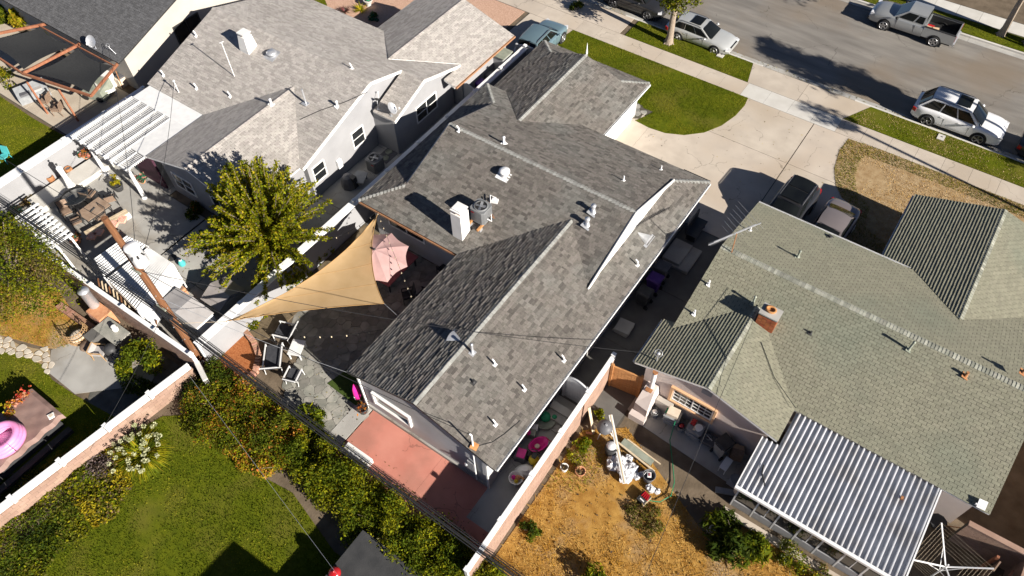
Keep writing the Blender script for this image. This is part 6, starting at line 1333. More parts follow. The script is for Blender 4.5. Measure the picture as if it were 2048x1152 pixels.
bm('gutter', (X0 - .05, Yf - .06, Zf - .02), (X1 + .05, Yf - .06, Zf - .02), .13, .13, 'white_metal', t); bm('edge_trim', (X1 + .02, Yf, Zf), (X1 + .02, Yb, Zb), .05, .14, 'white_metal', t); bm('edge_trim', (X0 - .03, Yf, Zf), (X0 - .03, 16.05, 2.4), .05, .14, 'white_metal', t)
for i in range(8):
    x = X0 + .15 + (X1 - X0 - .3) * i / 7; bx('post', (x, Yf + .22, 1.08), (.06, .06, 2.16), 'white_metal', t)
    if i < 7:
        w_ = (X1 - X0 - .3) / 7; bx('kick_panel', (x + w_ / 2, Yf + .22, .28), (w_ - .08, .05, .5), 'stucco_light', t); bx('screen', (x + w_ / 2, Yf + .235, 1.35), (w_ - .08, .012, 1.55), 'dark_glass', t)
        if i in (1, 3, 5): bx('screen_bar', (x + w_ * .5, Yf + .2, 1.35), (.03, .03, 1.5), 'white_metal', t)
for y in (Yf + .5, 15.0, 16.5, 17.6): bx('post', (X1 - .08, y, 1.1), (.06, .06, 2.2), 'white_metal', t)
for i, y in enumerate((14.6, 15.75, 17.05)): bx('screen', (X1 - .07, y, 1.3), (.012, 1.15, 1.7), 'dark_glass', t)
k = MB(); pp = P(1563, 1000, 2.3); k.tube([(1.35, 14.25, 2.33), (1.05, 14.6, 2.42), (.95, 14.95, 2.46)], .03, 5); k.build('bent_strip', M['cable'], t); bx('rust_spot', (5.75, 16.6, 2.56), (.09, .12, .1), 'rust', t)
ground('patio', [(.5, 13.95), (6.8, 13.95), (6.8, 17.8), (.5, 17.8)], M['conc_dark_shaded'], .03)
k = MB(); k.prism([(.45, 13.35), (6.6, 13.35), (6.6, 13.66), (.45, 13.66)], 0, .12); struct('kerb', k, M['conc_warm'])
# white slatted pergola and flat roof behind the left house
t = thing('pergola', 'white slatted pergola with flat white roof strip behind the left house', 'pergola', (-36, 13.5, 0))
yy = 11.45; i = 0
while yy < 15.25:
    x1 = -34.38 if yy > 12.48 else -33.05; x0 = -37.86 + .03 * (yy - 11.4); bx('slat', ((x0 + x1) / 2, yy, 2.60), (x1 - x0, .045, .06), 'white_wood', t); yy += .1045; i += 1
for j, x in enumerate((-37.75, -37.05, -36.35, -35.65, -34.95, -34.42)): bm('rafter', (x, 11.2, 2.66), (x, 15.27, 2.66), .07, .05, 'white_wood', t); bm('beam', (x, 11.2, 2.52), (x, 15.27, 2.52), .06, .09, 'white_wood', t)
for x in (-33.75, -33.1): bm('rafter', (x, 11.2, 2.66), (x, 12.45, 2.66), .07, .05, 'white_wood', t)
bx('flat_roof', ((-37.7 - 33.05) / 2, 15.9, 2.6), (4.66, 1.25, .1), 'white_wood', t); bx('flat_roof', (-33.71, 13.88, 2.603), (1.28, 2.8, .1), 'white_wood', t)
bm('front_beam', (-37.9, 11.35, 2.45), (-33.0, 11.35, 2.45), .1, .18, 'white_wood', t)
for x, y in ((-36.95, 11.5), (-33.6, 11.52), (-37.8, 15.2)):
    k = MB(); k.lathe((x, y, 0), [(.16, 0), (.16, .12), (.115, .16), (.10, 2.2), (.14, 2.26), (.14, 2.36)], 10); k.build('column', M['white_wood'], t)
bx('back_wall', (-34.2, 12.72, 1.1), (2.2, .12, 2.2), 'door_wine', left)
# shade frame of stained timber with black cloth
t = thing('timber_pergola', 'red stained timber frame carrying black shade cloth', 'pergola', (-44, 14.6, 0)); zf = 2.4
C = [P(182, 192, zf), P(235, 128, zf), P(45, 147, zf), P(160, 88, zf), P(-60, 78, zf), P(92, 48, zf)]
for a, b_ in ((0, 1), (2, 3), (4, 5), (4, 2), (2, 0)): bm('beam', C[a], C[b_], .1, .16, 'redwood', t)
bm('rail', C[5] + (C[4] - C[5]) * .1 , C[1] + (C[0] - C[1]) * .08, .06, .1, 'redwood', t)
for px, py, tx, ty in ((157, 243, 128, 190), (96, 228, 44, 148)):
    b_ = P(px, py); bx('post', (b_.x, b_.y, zf / 2), (.1, .1, zf), 'redwood', t)
for q in ((2, 0, 1, 3, .10), (4, 2, 3, 5, .10)):
    A = [C[j] for j in q[:4]]; k = MB(); N = 10; vs = []
    for i in range(N + 1):
        for j in range(N + 1):
            u, v = .05 + .9 * i / N, .06 + .86 * j / N; uu = u + (.5 - u) * .16 * math.sin(math.pi * v); vv = v + (.5 - v) * .2 * math.sin(math.pi * u)
            p = A[0].lerp(A[1], uu).lerp(A[3].lerp(A[2], uu), vv); vs.append(p + Vector((0, 0, -.02 - .22 * math.sin(math.pi * u) * math.sin(math.pi * v))))
    k.raw(vs, [(i * (N + 1) + j, (i + 1) * (N + 1) + j, (i + 1) * (N + 1) + j + 1, i * (N + 1) + j + 1) for i in range(N) for j in range(N)], True); k.build('shade_cloth', M['shade_black'], t)
# ribbed white roofs and sheds by the utility pole
def ribbed(name, label, pts, zs, pitch, m='white_rib', posts=True):
    t = thing(name, label, 'shed roof', tuple(sum(pts, Vector()) / 4)); a, b_, c, d = [Vector((p.x, p.y, z)) for p, z in zip(pts, zs)]
    n = int((b_ - a).length / pitch)
    for i in range(n):
        k = MB(); p0, p1, q0, q1 = a.lerp(b_, i / n), a.lerp(b_, (i + .96) / n), d.lerp(c, i / n), d.lerp(c, (i + .96) / n); up = Vector((0, 0, .085)); m0, m1 = a.lerp(b_, (i + .5) / n) + up, d.lerp(c, (i + .5) / n) + up
        k.raw([p0, m0, p1, q0, m1, q1], [(0, 1, 4, 3), (1, 2, 5, 4), (0, 2, 1), (3, 4, 5)]); k.build('roof_panel', M[m], t)
    if posts:
        for p in (a, b_, c, d): bx('post', (p.x, p.y, p.z / 2), (.07, .07, p.z - .05), 'white_wood', t)
    return t
M['white_rib'] = mat('white_rib', (.46, .46, .46), (.56, .56, .56), 2, .6)
ribbed('lean_to', 'flat ribbed white roof section behind the transformer', [P(189, 517, 2.3), P(207, 552, 2.3), P(293, 490, 2.3), P(253, 472, 2.3)], (2.3, 2.25, 2.25, 2.3), .16)
tb = ribbed('lean_to', 'ribbed white lean-to roof with pale side wall under the utility pole', [P(213, 557, 2.2), P(276, 622, 2.1), P(344, 527, 2.1), P(297, 495, 2.2)], (2.2, 2.1, 2.1, 2.2), .17)
q = [P(344, 527, 2.1), P(368, 562, 1.4), P(310, 655, 1.2), P(276, 622, 2.1)]; k = MB(); k.raw(q + [p - Vector((0, 0, .04)) for p in q], [(0, 1, 2, 3), (7, 6, 5, 4), (0, 4, 5, 1), (1, 5, 6, 2), (2, 6, 7, 3), (3, 7, 4, 0)]); k.build('side_curtain', M['white_rib'], tb, solid=True)
q = [P(213, 557, 2.2), P(276, 622, 2.1)]; k = MB(); k.beam(q[0] - Vector((0, 0, 1.1)), q[1] - Vector((0, 0, 1.1)), .04, 1.9); k.build('side_panel', M['cloth_beige'], tb)
def shed(label, x0, x1, y0, y1, hw_, hr, axis='x', mroof='tote_grey', mwall='white_vinyl', name='shed'):
    t = thing(name, label, 'shed', ((x0 + x1) / 2, (y0 + y1) / 2, 0)); k = MB(); k.prism([(x0, y0), (x1, y0), (x1, y1), (x0, y1)], .05, hw_); k.build('wall', M[mwall], t)
    if axis == 'x':
        ym = (y0 + y1) / 2
        for s_, ya in ((-1, y0 - .06), (1, y1 + .06)):
            k = MB(); q = [(x0 - .06, ya, hw_), (x1 + .06, ya, hw_), (x1 + .06, ym, hr), (x0 - .06, ym, hr)]; k.raw(q + [(a, b_, c - .05) for a, b_, c in q], [(0, 1, 2, 3), (7, 6, 5, 4), (0, 4, 5, 1), (1, 5, 6, 2), (2, 6, 7, 3), (3, 7, 4, 0)]); k.build('roof_panel', M[mroof], t, solid=True)
    else:
        xm = (x0 + x1) / 2
        for xa in (x0 - .06, x1 + .06):
            k = MB(); q = [(xa, y0 - .06, hw_), (xa, y1 + .06, hw_), (xm, y1 + .06, hr), (xm, y0 - .06, hr)]; k.raw(q + [(a, b_, c - .05) for a, b_, c in q], [(0, 1, 2, 3), (7, 6, 5, 4), (0, 4, 5, 1), (1, 5, 6, 2), (2, 6, 7, 3), (3, 7, 4, 0)]); k.build('roof_panel', M[mroof], t, solid=True)
    return t
M['lid_grey'] = mat('lid_grey', (.36, .34, .33), (.43, .41, .40), 2, .6); M['lid_taupe'] = mat('lid_taupe', (.27, .245, .235), (.33, .30, .29), 2, .6)
sc = shed('low white shed with a grey two panel roof beside the pole', -25.6, -23.1, 6.9, 7.85, 1.72, 1.95, 'y', 'lid_grey')
shed('storage box with taupe double sloped lid and cream sides', -24.7, -23.45, 8.35, 9.85, 1.05, 1.42, 'x', 'lid_taupe', 'stucco_cream', 'storage_box')
bx('skirt_panel', (-24.4, 6.55, 1.0), (2.5, .05, 1.3), 'tote_grey', sc)
t = thing('terracotta_planter', 'square terracotta planter between white shed and ribbed roof', 'planter', tuple(P(362, 590))); b_ = P(362, 590); bx('pot', (b_.x, b_.y, .3), (.7, .5, .6), 'terra', t); bx('soil', (b_.x, b_.y, .603), (.6, .4, .02), 'brown_mesh', t)
t = thing('lattice_stack', 'stack of weathered brown slats leaning behind the pink wall', 'timber stack', (-27.5, 5.95, 0))
for i in range(16): x = -29.8 + i * .29; k = MB(); k.beam((x, 5.85, .1), (x + .35, 6.15, 1.5), .07, .05); k.build('slat', M['plank'] if i % 3 else M['wood_pole'], t)
# ------------------------------------------------------------------ utility pole with transformer and cables
pb = P(400, 717); t = thing('utility_pole', 'brown wooden utility pole with a white transformer near its top', 'utility pole', tuple(pb))
k = MB(); k.tube([(pb.x, pb.y, -.1), (pb.x, pb.y, 5), (pb.x, pb.y, 9.9)], [.175, .15, .125], 14); k.build('pole', M['wood_pole'], t)
tc = Vector((pb.x + .36, pb.y + .12, 0)); k = MB(); k.lathe(tc, [(.27, 7.35), (.29, 7.4), (.29, 8.3), (.31, 8.32), (.31, 8.38), (.25, 8.46), (.02, 8.5)], 18); k.build('transformer', M['white_metal'], t); k = MB()
for i in range(3): a = -.9 + i * .6; p = tc + Vector((math.cos(a) * .31, math.sin(a) * .31, 8.1)); k.tube([p, p + Vector((math.cos(a) * .12, math.sin(a) * .12, -.06))], .035, 6)
k.build('bushing', M['dark_metal'], t); bm('bracket', (pb.x, pb.y, 8.05), tuple(tc + Vector((0, 0, 8.05))), .1, .06, 'galv', t); bm('bracket', (pb.x, pb.y, 7.6), tuple(tc + Vector((0, 0, 7.6))), .1, .06, 'galv', t)
for z in (4.05, 4.35, 6.9): bm('cross_arm', (pb.x - .28, pb.y - .14, z), (pb.x + .28, pb.y - .14, z), .08, .08, 'steel_dull', t)
k = MB()
for i in range(14): z = 1.0 + .33 * i; a = i * 1.9; k.box((pb.x + math.cos(a) * .19, pb.y + math.sin(a) * .19 - .02, z), (.035, .035, .05))
k.build('pole_tags', M['galv'], t)
def cable(label, pts, r=.012, m='cable', group=None):
    k = MB(); k.tube(pts, r, 5); o = k.build('cable', M[m]); return tag(o, label, 'cable', group)
L_ = Vector((pb.x, pb.y - .2, 0)); grp = 'bundled cables along the rear property line'
for i, (z, dy_, r_) in enumerate(((3.95, .0, .035), (4.08, -.12, .02), (4.2, .1, .022), (4.45, -.05, .016), (4.6, .08, .012))):
    a = Vector((-62, 5.9 + dy_, z + .5)); b_ = L_ + Vector((0, dy_, z)); c = Vector((16, 5.5 + dy_, z + .4))
    cable(('thickest black cable of the bundle along the rear property line', 'thin black cable just above the thickest one of the rear bundle', 'black cable on the house side of the rear bundle', 'thin cable riding high over the rear bundle', 'topmost thin cable of the rear bundle')[i], wire(a, b_, r_, .8, 22) + wire(b_, c, r_, .8, 22)[1:], r_, group=grp)
k = MB(); b_ = L_ + Vector((0, 0, 4.1)); k.tube([b_ + Vector((-.5, 0, .06)), b_ + Vector((-.2, -.03, .04)), b_ + Vector((.6, 0, .0))], .09, 7); k.build('splice_case', M['cable'], t)
top = Vector((pb.x, pb.y, 0))
cable('power wire from the pole to the rear mast of the middle house', wire(top + Vector((.1, 0, 6.9)), MAIN_MAST, 0, .5), .013)
cable('white tie wire from the pole to the left eave corner of the middle house', wire(top + Vector((.1, 0, 5.0)), Vector((-15.1, 8.8, 2.62)), 0, .25), .009, 'galv')
cable('wire from the pole across the left yard to the tan roof mast', wire(top + Vector((0, .1, 7.0)), LEFT_MAST, 0, .5), .012)
cable('wire from the pole to the corner of the charcoal roof', wire(top + Vector((-.1, .1, 7.2)), CHAR_MAST, 0, .6), .012)
cable('long wire from the pole across the dry yard to the right house mast', wire(top + Vector((.1, 0, 6.8)), RIGHT_MAST, 0, .6), .012)
cable('wire crossing the dry yard from the green roof to the bottom edge', wire(Vector((-2.2, 20.9, 4.4)), P(1285, 1165, 3.0), 0, .3), .010)
cable('pale wire sagging over the big back lawn', wire(P(370, 740, 4.6), P(690, 1170, 4.6), 0, .3), .006, 'galv')
cable('upper power wire along the rear property line', wire(Vector((-62, 6.1, 9.3)), top + Vector((0, .1, 9.4)), 0, .9, 20) , .011)
cable('wire over the white capped wall down to the hot tub yard', wire(top + Vector((0, 0, 4.2)), P(180, 900, 3.2), 0, .2), .008)
cable('slack roof cable crossing the rear slope of the left house', [on_plane(a, b_, l_rear) + Vector((0, 0, .03)) for a, b_ in ((735, 185), (690, 205), (640, 222), (600, 240))], .014)
k = [on_plane(a, b_, g_rear) + Vector((0, 0, .25)) for a, b_ in ((1519, 690), (1545, 760), (1588, 822))]
cable('black wire from the brick chimney down the green valley', k, .014)
k = [on_plane(a, b_, f_right) + Vector((0, 0, .03)) for a, b_ in ((1040, 842), (1010, 868), (985, 885), (955, 893))]; cable('thin black cable lying on the rear right slope of the middle roof', k, .012)
# ------------------------------------------------------------------ shade sail, umbrella and the furniture under them
SA, SB, SC = P(755, 428, 2.62), P(768, 607, 2.75), P(452, 643, 3.0)
t = thing('shade_sail', 'tan triangular shade sail stretched over the flagstone patio', 'shade sail', tuple((SA + SB + SC) / 3)); k = MB(); N = 26; vs = []; idx = {}
cen = (SA + SB + SC) / 3; Mab = ((SA + SB) / 2).lerp(cen, .36); Mbc = ((SB + SC) / 2).lerp(cen, .14); Mca = ((SA + SC) / 2).lerp(cen, 1.05)
for i in range(N + 1):
    for j in range(N + 1 - i):
        u, v = i / N, j / N; w = 1 - u - v; p = SA * u + SB * v + SC * w
        e = 27 * u * v * w; p = SA * (u * u) + SB * (v * v) + SC * (w * w) + Mab * (2 * u * v) + Mbc * (2 * v * w) + Mca * (2 * u * w); fold = math.sin((v - u * .4) * 60) * .045 * max(0, w - .55) * 2 + math.sin((v - w) * 46) * .05 * max(0, u - .62) * 2.2
        p.z -= .10 * e - fold; idx[i, j] = len(vs); vs.append(p)
fs = []
for i in range(N):
    for j in range(N - i):
        fs.append((idx[i, j], idx[i + 1, j], idx[i, j + 1]))
        if j < N - i - 1: fs.append((idx[i + 1, j], idx[i + 1, j + 1], idx[i, j + 1]))
k.raw(vs, fs, True); k.build('fabric', M['sail'], t); k = MB()
for e in ([idx[i, 0] for i in range(N + 1)], [idx[0, j] for j in range(N + 1)], [idx[N - j, j] for j in range(N + 1)]): k.tube([vs[q] for q in e], .018, 5)

for i_ in (6, 12, 18): k.tube([vs[idx[i_, j]] + Vector((0, 0, .004)) for j in range(N - i_ + 1)], .008, 4)
k.build('hem', mat('hem', (.34, .2, .08), (.4, .24, .1), 3, .8), t)
cable('short rope from the sail corner to the eave of the rear wing', [SB, Vector((-15.2, 12.2, 2.6))], .009, 'galv'); cable('short rope from the upper sail tip to the rear eave', [SA, Vector((SA.x + .1, 16.45, 2.62))], .009, 'galv'); cable('rope from the lower sail tip to the utility pole', [SC, Vector((pb.x + .15, pb.y, 3.1))], .009, 'plank')
uc = P(752, 511, 2.3); t = thing('patio_umbrella', 'pale pink octagonal patio umbrella half hidden by the tan sail', 'umbrella', (uc.x, uc.y, 0)); nR = 8; Rr = 1.65; k = MB(); apex = Vector((uc.x, uc.y, 2.72)); rim = [Vector((uc.x + Rr * math.cos(a * 2 * math.pi / nR + .25), uc.y + Rr * math.sin(a * 2 * math.pi / nR + .25), 2.15)) for a in range(nR)]
for a in range(nR):
    p, q = rim[a], rim[(a + 1) % nR]; k = MB(); n = 6; vs = []
    for i in range(n + 1):
        for j in range(n + 1):
            u = i / n; e = p.lerp(q, j / n); e = e.lerp(apex, .07 * math.sin(math.pi * j / n)); x = apex.lerp(e, u); x.z += -.03 * math.sin(math.pi * u) * math.sin(math.pi * j / n) + .07 * math.sin(math.pi * u); vs.append(x)
    k.raw(vs, [(i * (n + 1) + j, (i + 1) * (n + 1) + j, (i + 1) * (n + 1) + j + 1, i * (n + 1) + j + 1) for i in range(n) for j in range(n)], True); k.build('canopy_panel', M['umbrella_pink'], t)
k = MB(); k.tube([(uc.x, uc.y, 0), tuple(apex)], .028, 8); k.build('pole', M['dark_metal'], t); k = MB(); k.ball(tuple(apex + Vector((0, 0, .06))), .06, 6); k.build('finial', M['dark_metal'], t)
k = MB()
for p in rim: k.tube([apex - Vector((0, 0, .06)), p - Vector((0, 0, .01))], .01, 4)
k.build('ribs', M['dark_metal'], t)
tc_ = P(790, 556, .74); t = thing('patio_table', 'wine red covered table in the shade below the pink umbrella', 'table', (tc_.x - .7, tc_.y + .5, 0)); c = Vector((tc_.x - .55, tc_.y + .55, 0)); bx('tabletop', (c.x, c.y, .73), (1.3, 2.3, .05), 'cloth_wine', t)
for sx in (-1, 1):
    for sy in (-1, 1): bx('leg', (c.x + sx * .5, c.y + sy * 1.0, .35), (.06, .06, .7), 'dark_metal', t)
def chair(label, p, rz, seat_m, frame_m, group=None, name='patio_chair', slats=False, w=.56, arms=True, back_h=.95, recl=.12, seat_h=.42, depth=.55, cush=.06):
    t = thing(name, label, 'chair', tuple(p), rz, group); F = M[frame_m] if isinstance(frame_m, str) else frame_m
    k = MB(); k.box((0, 0, seat_h), (w - .06, depth, cush)); k.build('seat', M[seat_m], t, local=True)
    a, b_ = Vector((0, -depth / 2 + .02, seat_h + .04)), Vector((0, -depth / 2 - recl * (back_h - seat_h) / .5, back_h)); k = MB(); k.beam(a, b_, w - .08, cush * .8, up=(0, 1, 0)); k.build('backrest', M[seat_m], t, local=True)
    for sx in (-1, 1):
        k = MB(); k.tube([(sx * w / 2, depth / 2, 0), (sx * w / 2, depth / 2 - .03, seat_h + (.2 if arms else 0))], .022, 6); k.build('leg', F, t, local=True)
        k = MB(); k.tube([(sx * w / 2, -depth / 2 - .06, 0), (sx * w / 2, -depth / 2 + .02, seat_h), (sx * w / 2, b_.y, back_h)], .022, 6); k.build('leg', F, t, local=True)
        if arms: k = MB(); k.beam((sx * w / 2, depth / 2, seat_h + .21), (sx * w / 2, -depth / 2 - .05, seat_h + .21), .06, .03); k.build('armrest', F, t, local=True)
    k = MB(); k.beam((-w / 2, b_.y, back_h), (w / 2, b_.y, back_h), .04, .04); k.beam((-w / 2, depth / 2 - .02, seat_h - .03), (w / 2, depth / 2 - .02, seat_h - .03), .03, .05); k.build('rail', F, t, local=True)
    if slats:
        k = MB()
        for i in range(6): k.beam((-w / 2 + w * (i + .5) / 6, depth / 2, seat_h - .05), (-w / 2 + w * (i + .5) / 6, depth / 2, .2), .03, .02)
        k.build('slats', F, t, local=True)
    return t
ch0 = chair('black chair pulled out at the right side of the wine red table', P(850, 600), R(100), 'shade_black', 'dark_metal', 'black chairs in the shaded patio')
dup(ch0, P(890, 548), R(80), 'black chair nearest the grey house wall in the shaded patio'); dup(ch0, P(818, 600), R(140), 'black chair at the front corner of the wine red table')
def lounge(label, p, rz, L=.75, w=.75, back=.95, name='lounge_chair', slats=False):
    return chair(label, p, rz, 'cushion_dark', 'white_wood', None, name, slats, w, True, back, .28, .36, L, .13)
lounge('white framed lounge chair with dark cushions next to the sail', P(572, 672), R(110), .75, .8); lounge('long white framed chaise with dark cushions by the brick kerb', P(552, 722), R(40), 1.25, .78, 1.0, 'chaise_longue'); lounge('white framed ottoman chair with dark cushion and slatted side', P(592, 758), R(20), .6, .62, .62, 'ottoman', True)
tp = P(598, 706); t = thing('side_table', 'white square table between the dark cushioned chairs', 'table', (tp.x, tp.y, 0), R(25)); k = MB(); k.box((0, 0, .48), (.62, .85, .04)); k.build('tabletop', M['white_wood'], t, local=True)
for sx in (-1, 1):
    for sy in (-1, 1): k = MB(); k.box((sx * .26, sy * .37, .23), (.05, .05, .46)); k.build('leg', M['white_wood'], t, local=True)
def bulbs(label, a, b, n, sag=.25):
    t = thing('string_lights', label, 'string lights', tuple(a)); k = MB(); w = wire(a, b, 0, sag, 24); k.tube(w, .008, 4); k.build('cord', M['cable'], t)
    for i in range(n): p = w[int((i + .5) / n * 24)]; k = MB(); k.lathe(p - Vector((0, 0, .14)), [(.008, 0), (.032, .03), (.03, .07), (.015, .10), (.015, .13)], 7); k.build('bulb', mat('bulb_glass', (.6, .5, .35), (.7, .6, .42), 3, .1, spec=.8), t)
bulbs('string lights hung across the shaded flagstones to the rear wing', P(600, 672, 2.0), Vector((-15.2, 11.6, 2.55)), 7); bulbs('string lights running over the pink umbrella', Vector((-20.2, 16.4, 2.85)), Vector((-15.25, 13.2, 2.8)), 12, .04); bulbs('string lights near the wall above the umbrella', P(660, 478, 2.2), Vector((-20.3, 16.4, 2.6)), 4)
t = thing('kayak', 'magenta and white toy kayak standing at the grey house corner', 'kayak', tuple(P(719, 800))); b_ = P(719, 800); k = MB(); k.lathe(b_, [(.02, .02), (.17, .25), (.2, .7), (.16, 1.15), (.02, 1.45)], 10, sx=.5); k.build('hull', M['magenta'], t); k = MB(); k.lathe(b_ + Vector((-.03, -.06, 0)), [(.02, .05), (.12, .25), (.15, .55), (.05, .8)], 8, sx=.5); k.build('seat', M['white_wood'], t)
b_ = P(728, 824); t = thing('kettle_barbecue', 'small dark pot with orange flowers at the corner of the red patio', 'pot', tuple(b_)); k = MB(); k.lathe(b_, [(.16, 0), (.24, .3), (.26, .42), (.2, .42), (.18, .36)], 12); k.build('pot', M['bin_black'], t); t.name = 'flower_pot'
V, F = leaves(np.array(b_) + np.array([0, 0, .5]) + rng.normal(0, .13, (90, 3)), .12, 1.6); arrays_mesh('flowers', V, F, [LM['orange'], LM['brown']], t, mi=rng.integers(0, 2, 90))
b_ = P(717, 917); t = thing('concrete_block', 'white painted concrete block on the red patio beside the hedge', 'block', tuple(b_)); bx('block', (b_.x, b_.y, .22), (1.35, .45, .44), 'white_trim', t, .0)
# ------------------------------------------------------------------ side passage of the middle house
def bin_(label, p, rz, m, group=None, s=1.0):
    t = thing('wheelie_bin', label, 'bin', tuple(p), rz, group); k = MB(); k.raw([(a * .25 * q, b_ * .28 * q, z) for q, z in ((.85, .06), (1.15, 1.0)) for a, b_ in ((-1, -1), (1, -1), (1, 1), (-1, 1))], [(3, 2, 1, 0), (0, 1, 5, 4), (1, 2, 6, 5), (2, 3, 7, 6), (3, 0, 4, 7), (4, 5, 6, 7)]); k.build('bin_body', M[m], t, local=True)
    k = MB(); k.raw([(-.31, -.36, 1.0), (.31, -.36, 1.0), (.31, .36, 1.03), (-.31, .36, 1.03), (-.27, -.3, 1.07), (.27, -.3, 1.07), (.27, .3, 1.1), (-.27, .3, 1.1)], [(3, 2, 1, 0), (4, 5, 6, 7), (0, 1, 5, 4), (1, 2, 6, 5), (2, 3, 7, 6), (3, 0, 4, 7)]); k.build('lid', M[m], t, local=True)
    k = MB(); k.beam((-.2, .38, 1.02), (.2, .38, 1.02), .03, .03); k.build('handle', M['bin_black'], t, local=True)
    for sx in (-1, 1): k = MB(); k.tube([(sx * .22, .26, .12), (sx * .30, .26, .12)], .12, 10); k.build('wheel', M['tyre'], t, local=True)
    return t
M['bin_grey'] = mat('bin_grey', (.10, .10, .11), (.13, .13, .14), 4, .5)
bin_('purple wheelie bin in the dark passage beside the middle house', (-7.25, 21.75, .03), R(-90), 'bin_purple'); bin_('black wheelie bin between purple bin and paving stones', (-7.25, 20.75, .03), R(-90), 'bin_black'); bin_('black wheelie bin tucked behind the purple one under the gutter', (-7.3, 22.6, .03), R(-90), 'bin_grey')
bin_('purple wheelie bin behind the arched gate of the left house', (-23.1, 29.0, .03), R(90), 'bin_purple'); bin_('dark grey wheelie bin nearer the street than the purple one', (-23.1, 29.95, .03), R(90), 'bin_grey'); bin_('dark grey wheelie bin nearer the gate than the purple one', (-23.1, 28.05, .03), R(90), 'bin_grey')
b_ = P(1258, 632); t = thing('paving_stack', 'stack of square grey paving slabs in the dark passage', 'paving slabs', tuple(b_))
for i in range(3): bx('slab', (-7.3 + .02 * i, 18.9, .08 + .1 * i), (.75, .75, .09), 'conc_grey', t, .05 * i)
t = thing('steps', 'dark entrance steps beside the middle house wall', 'steps', (-7.2, 24.4, 0)); bx('step', (-7.0, 24.4, .1), (1.4, 1.7, .2), 'conc_grey', t); bx('step', (-7.3, 24.4, .29), (.95, 1.5, .18), 'conc_grey', t)
t = thing('steps', 'concrete steps inside the arched gate of the side passage', 'steps', (-7.3, 13.3, 0))
for i in range(3): bx('step', (-7.3, 12.7 + .38 * i, .05 + .08 * i), (1.1, .37, .1 + .16 * i), 'conc_grey', t)
t = thing('bench', 'dark bench and boxes at the front end of the passage', 'bench', (-7.35, 26.2, 0)); bx('seat', (-7.2, 26.3, .45), (.6, 1.4, .07), 'bin_black', t); bx('backrest', (-7.5, 26.3, .8), (.07, 1.4, .6), 'bin_black', t)
for y in (25.7, 26.9): bx('leg', (-7.2, y, .22), (.5, .07, .44), 'bin_black', t)
def soft(name, label, cat, p, parts_, rz=0.0):
    """parts_: (part name, kind, args, material)"""
    t = thing(name, label, cat, tuple(p), rz)
    for pn, kd, a, m in parts_:
        k = MB(); getattr(k, kd)(*a); k.build(pn, M[m], t, local=True)
    return t
soft('turtle_sandbox', 'dark green plastic toy pool with a moulded lid in the passage', 'toy', P(1090, 842), [('tub', 'lathe', ((0, 0, 0), [(.42, 0), (.5, .16), (.46, .2), (.40, .14), (.01, .12)], 16), 'steel_dull'), ('lid', 'ball', ((-.05, .1, .2), .26, 8, .6), 'toy_green'), ('head', 'ball', ((.3, .3, .22), .13, 6, .8), 'toy_green')])
soft('baby_bath', 'magenta plastic baby seat in the side passage', 'toy', P(1077, 895), [('tub', 'lathe', ((0, 0, 0), [(.2, .0), (.36, .3), (.40, .34), (.33, .34), (.22, .12), (.01, .1)], 16, True, .8, 1.25), 'magenta'), ('cushion', 'ball', ((0, -.06, .2), .12, 8, .6), 'cloth_beige'), ('handle', 'tube', ([(-.2, -.42, .3), (0, -.55, .5), (.2, -.42, .3)], .025, 6), 'bin_black')], R(-25))
soft('ride_on_toy', 'yellow and black ride on toy beside the pink wall', 'toy', P(1068, 925), [('body', 'ball', ((0, 0, .25), .24, 8, .8), 'toy_yellow'), ('body', 'ball', ((.3, -.2, .2), .18, 8, .8), 'toy_yellow'), ('seat', 'box', ((-.05, .1, .44), (.2, .26, .06)), 'bin_black'), ('handlebar', 'tube', ([(-.3, .25, .5), (-.1, .3, .55), (.1, .3, .5)], .025, 5), 'bin_black'), ('wheel', 'lathe', ((-.3, 0, .0), [(.1, 0), (.12, .05), (.1, .12)], 10), 'bin_black')])
soft('plastic_bag', 'crumpled white bag lying between yellow toys and toy basket', 'bag', P(1050, 945), [('bag', 'lathe', ((0, 0, 0), [(.38, 0), (.42, .12), (.3, .26), (.08, .34), (.14, .4)], 9, False, 1.1, .8), 'white_trim')], .6)
soft('toy_basket', 'round white basket filled with orange and red toys', 'basket', P(1032, 962), [('basket', 'lathe', ((0, 0, 0), [(.24, 0), (.30, .34), (.32, .36), (.27, .34), (.22, .22), (.01, .2)], 16), 'white_trim'), ('toy', 'ball', ((.05, .06, .3), .12, 7), 'terra'), ('toy', 'ball', ((-.1, -.02, .3), .1, 7), 'magenta'), ('toy', 'ball', ((.08, -.1, .3), .09, 7), 'toy_yellow'), ('toy', 'box', ((.2, .14, .34), (.22, .08, .06)), 'orange_wood')])
soft('toy_box', 'pink and grey toy box against the house under the gutter', 'toy', P(1042, 915), [('box', 'box', ((0, 0, .22), (.45, .5, .44)), 'bin_grey'), ('lid', 'box', ((.02, 0, .46), (.36, .42, .05)), 'magenta')], .3)
soft('toy_kitchen', 'small pink white and green toys piled by the house wall', 'toy', P(1062, 872), [('toy', 'box', ((0, 0, .2), (.4, .3, .4)), 'steel_dull'), ('toy', 'box', ((.05, .3, .12), (.3, .3, .24)), 'toy_green'), ('toy', 'ball', ((-.1, -.1, .5), .12, 7), 'magenta'), ('lid', 'box', ((.1, .3, .3), (.3, .3, .02)), 'white_trim')], .4)
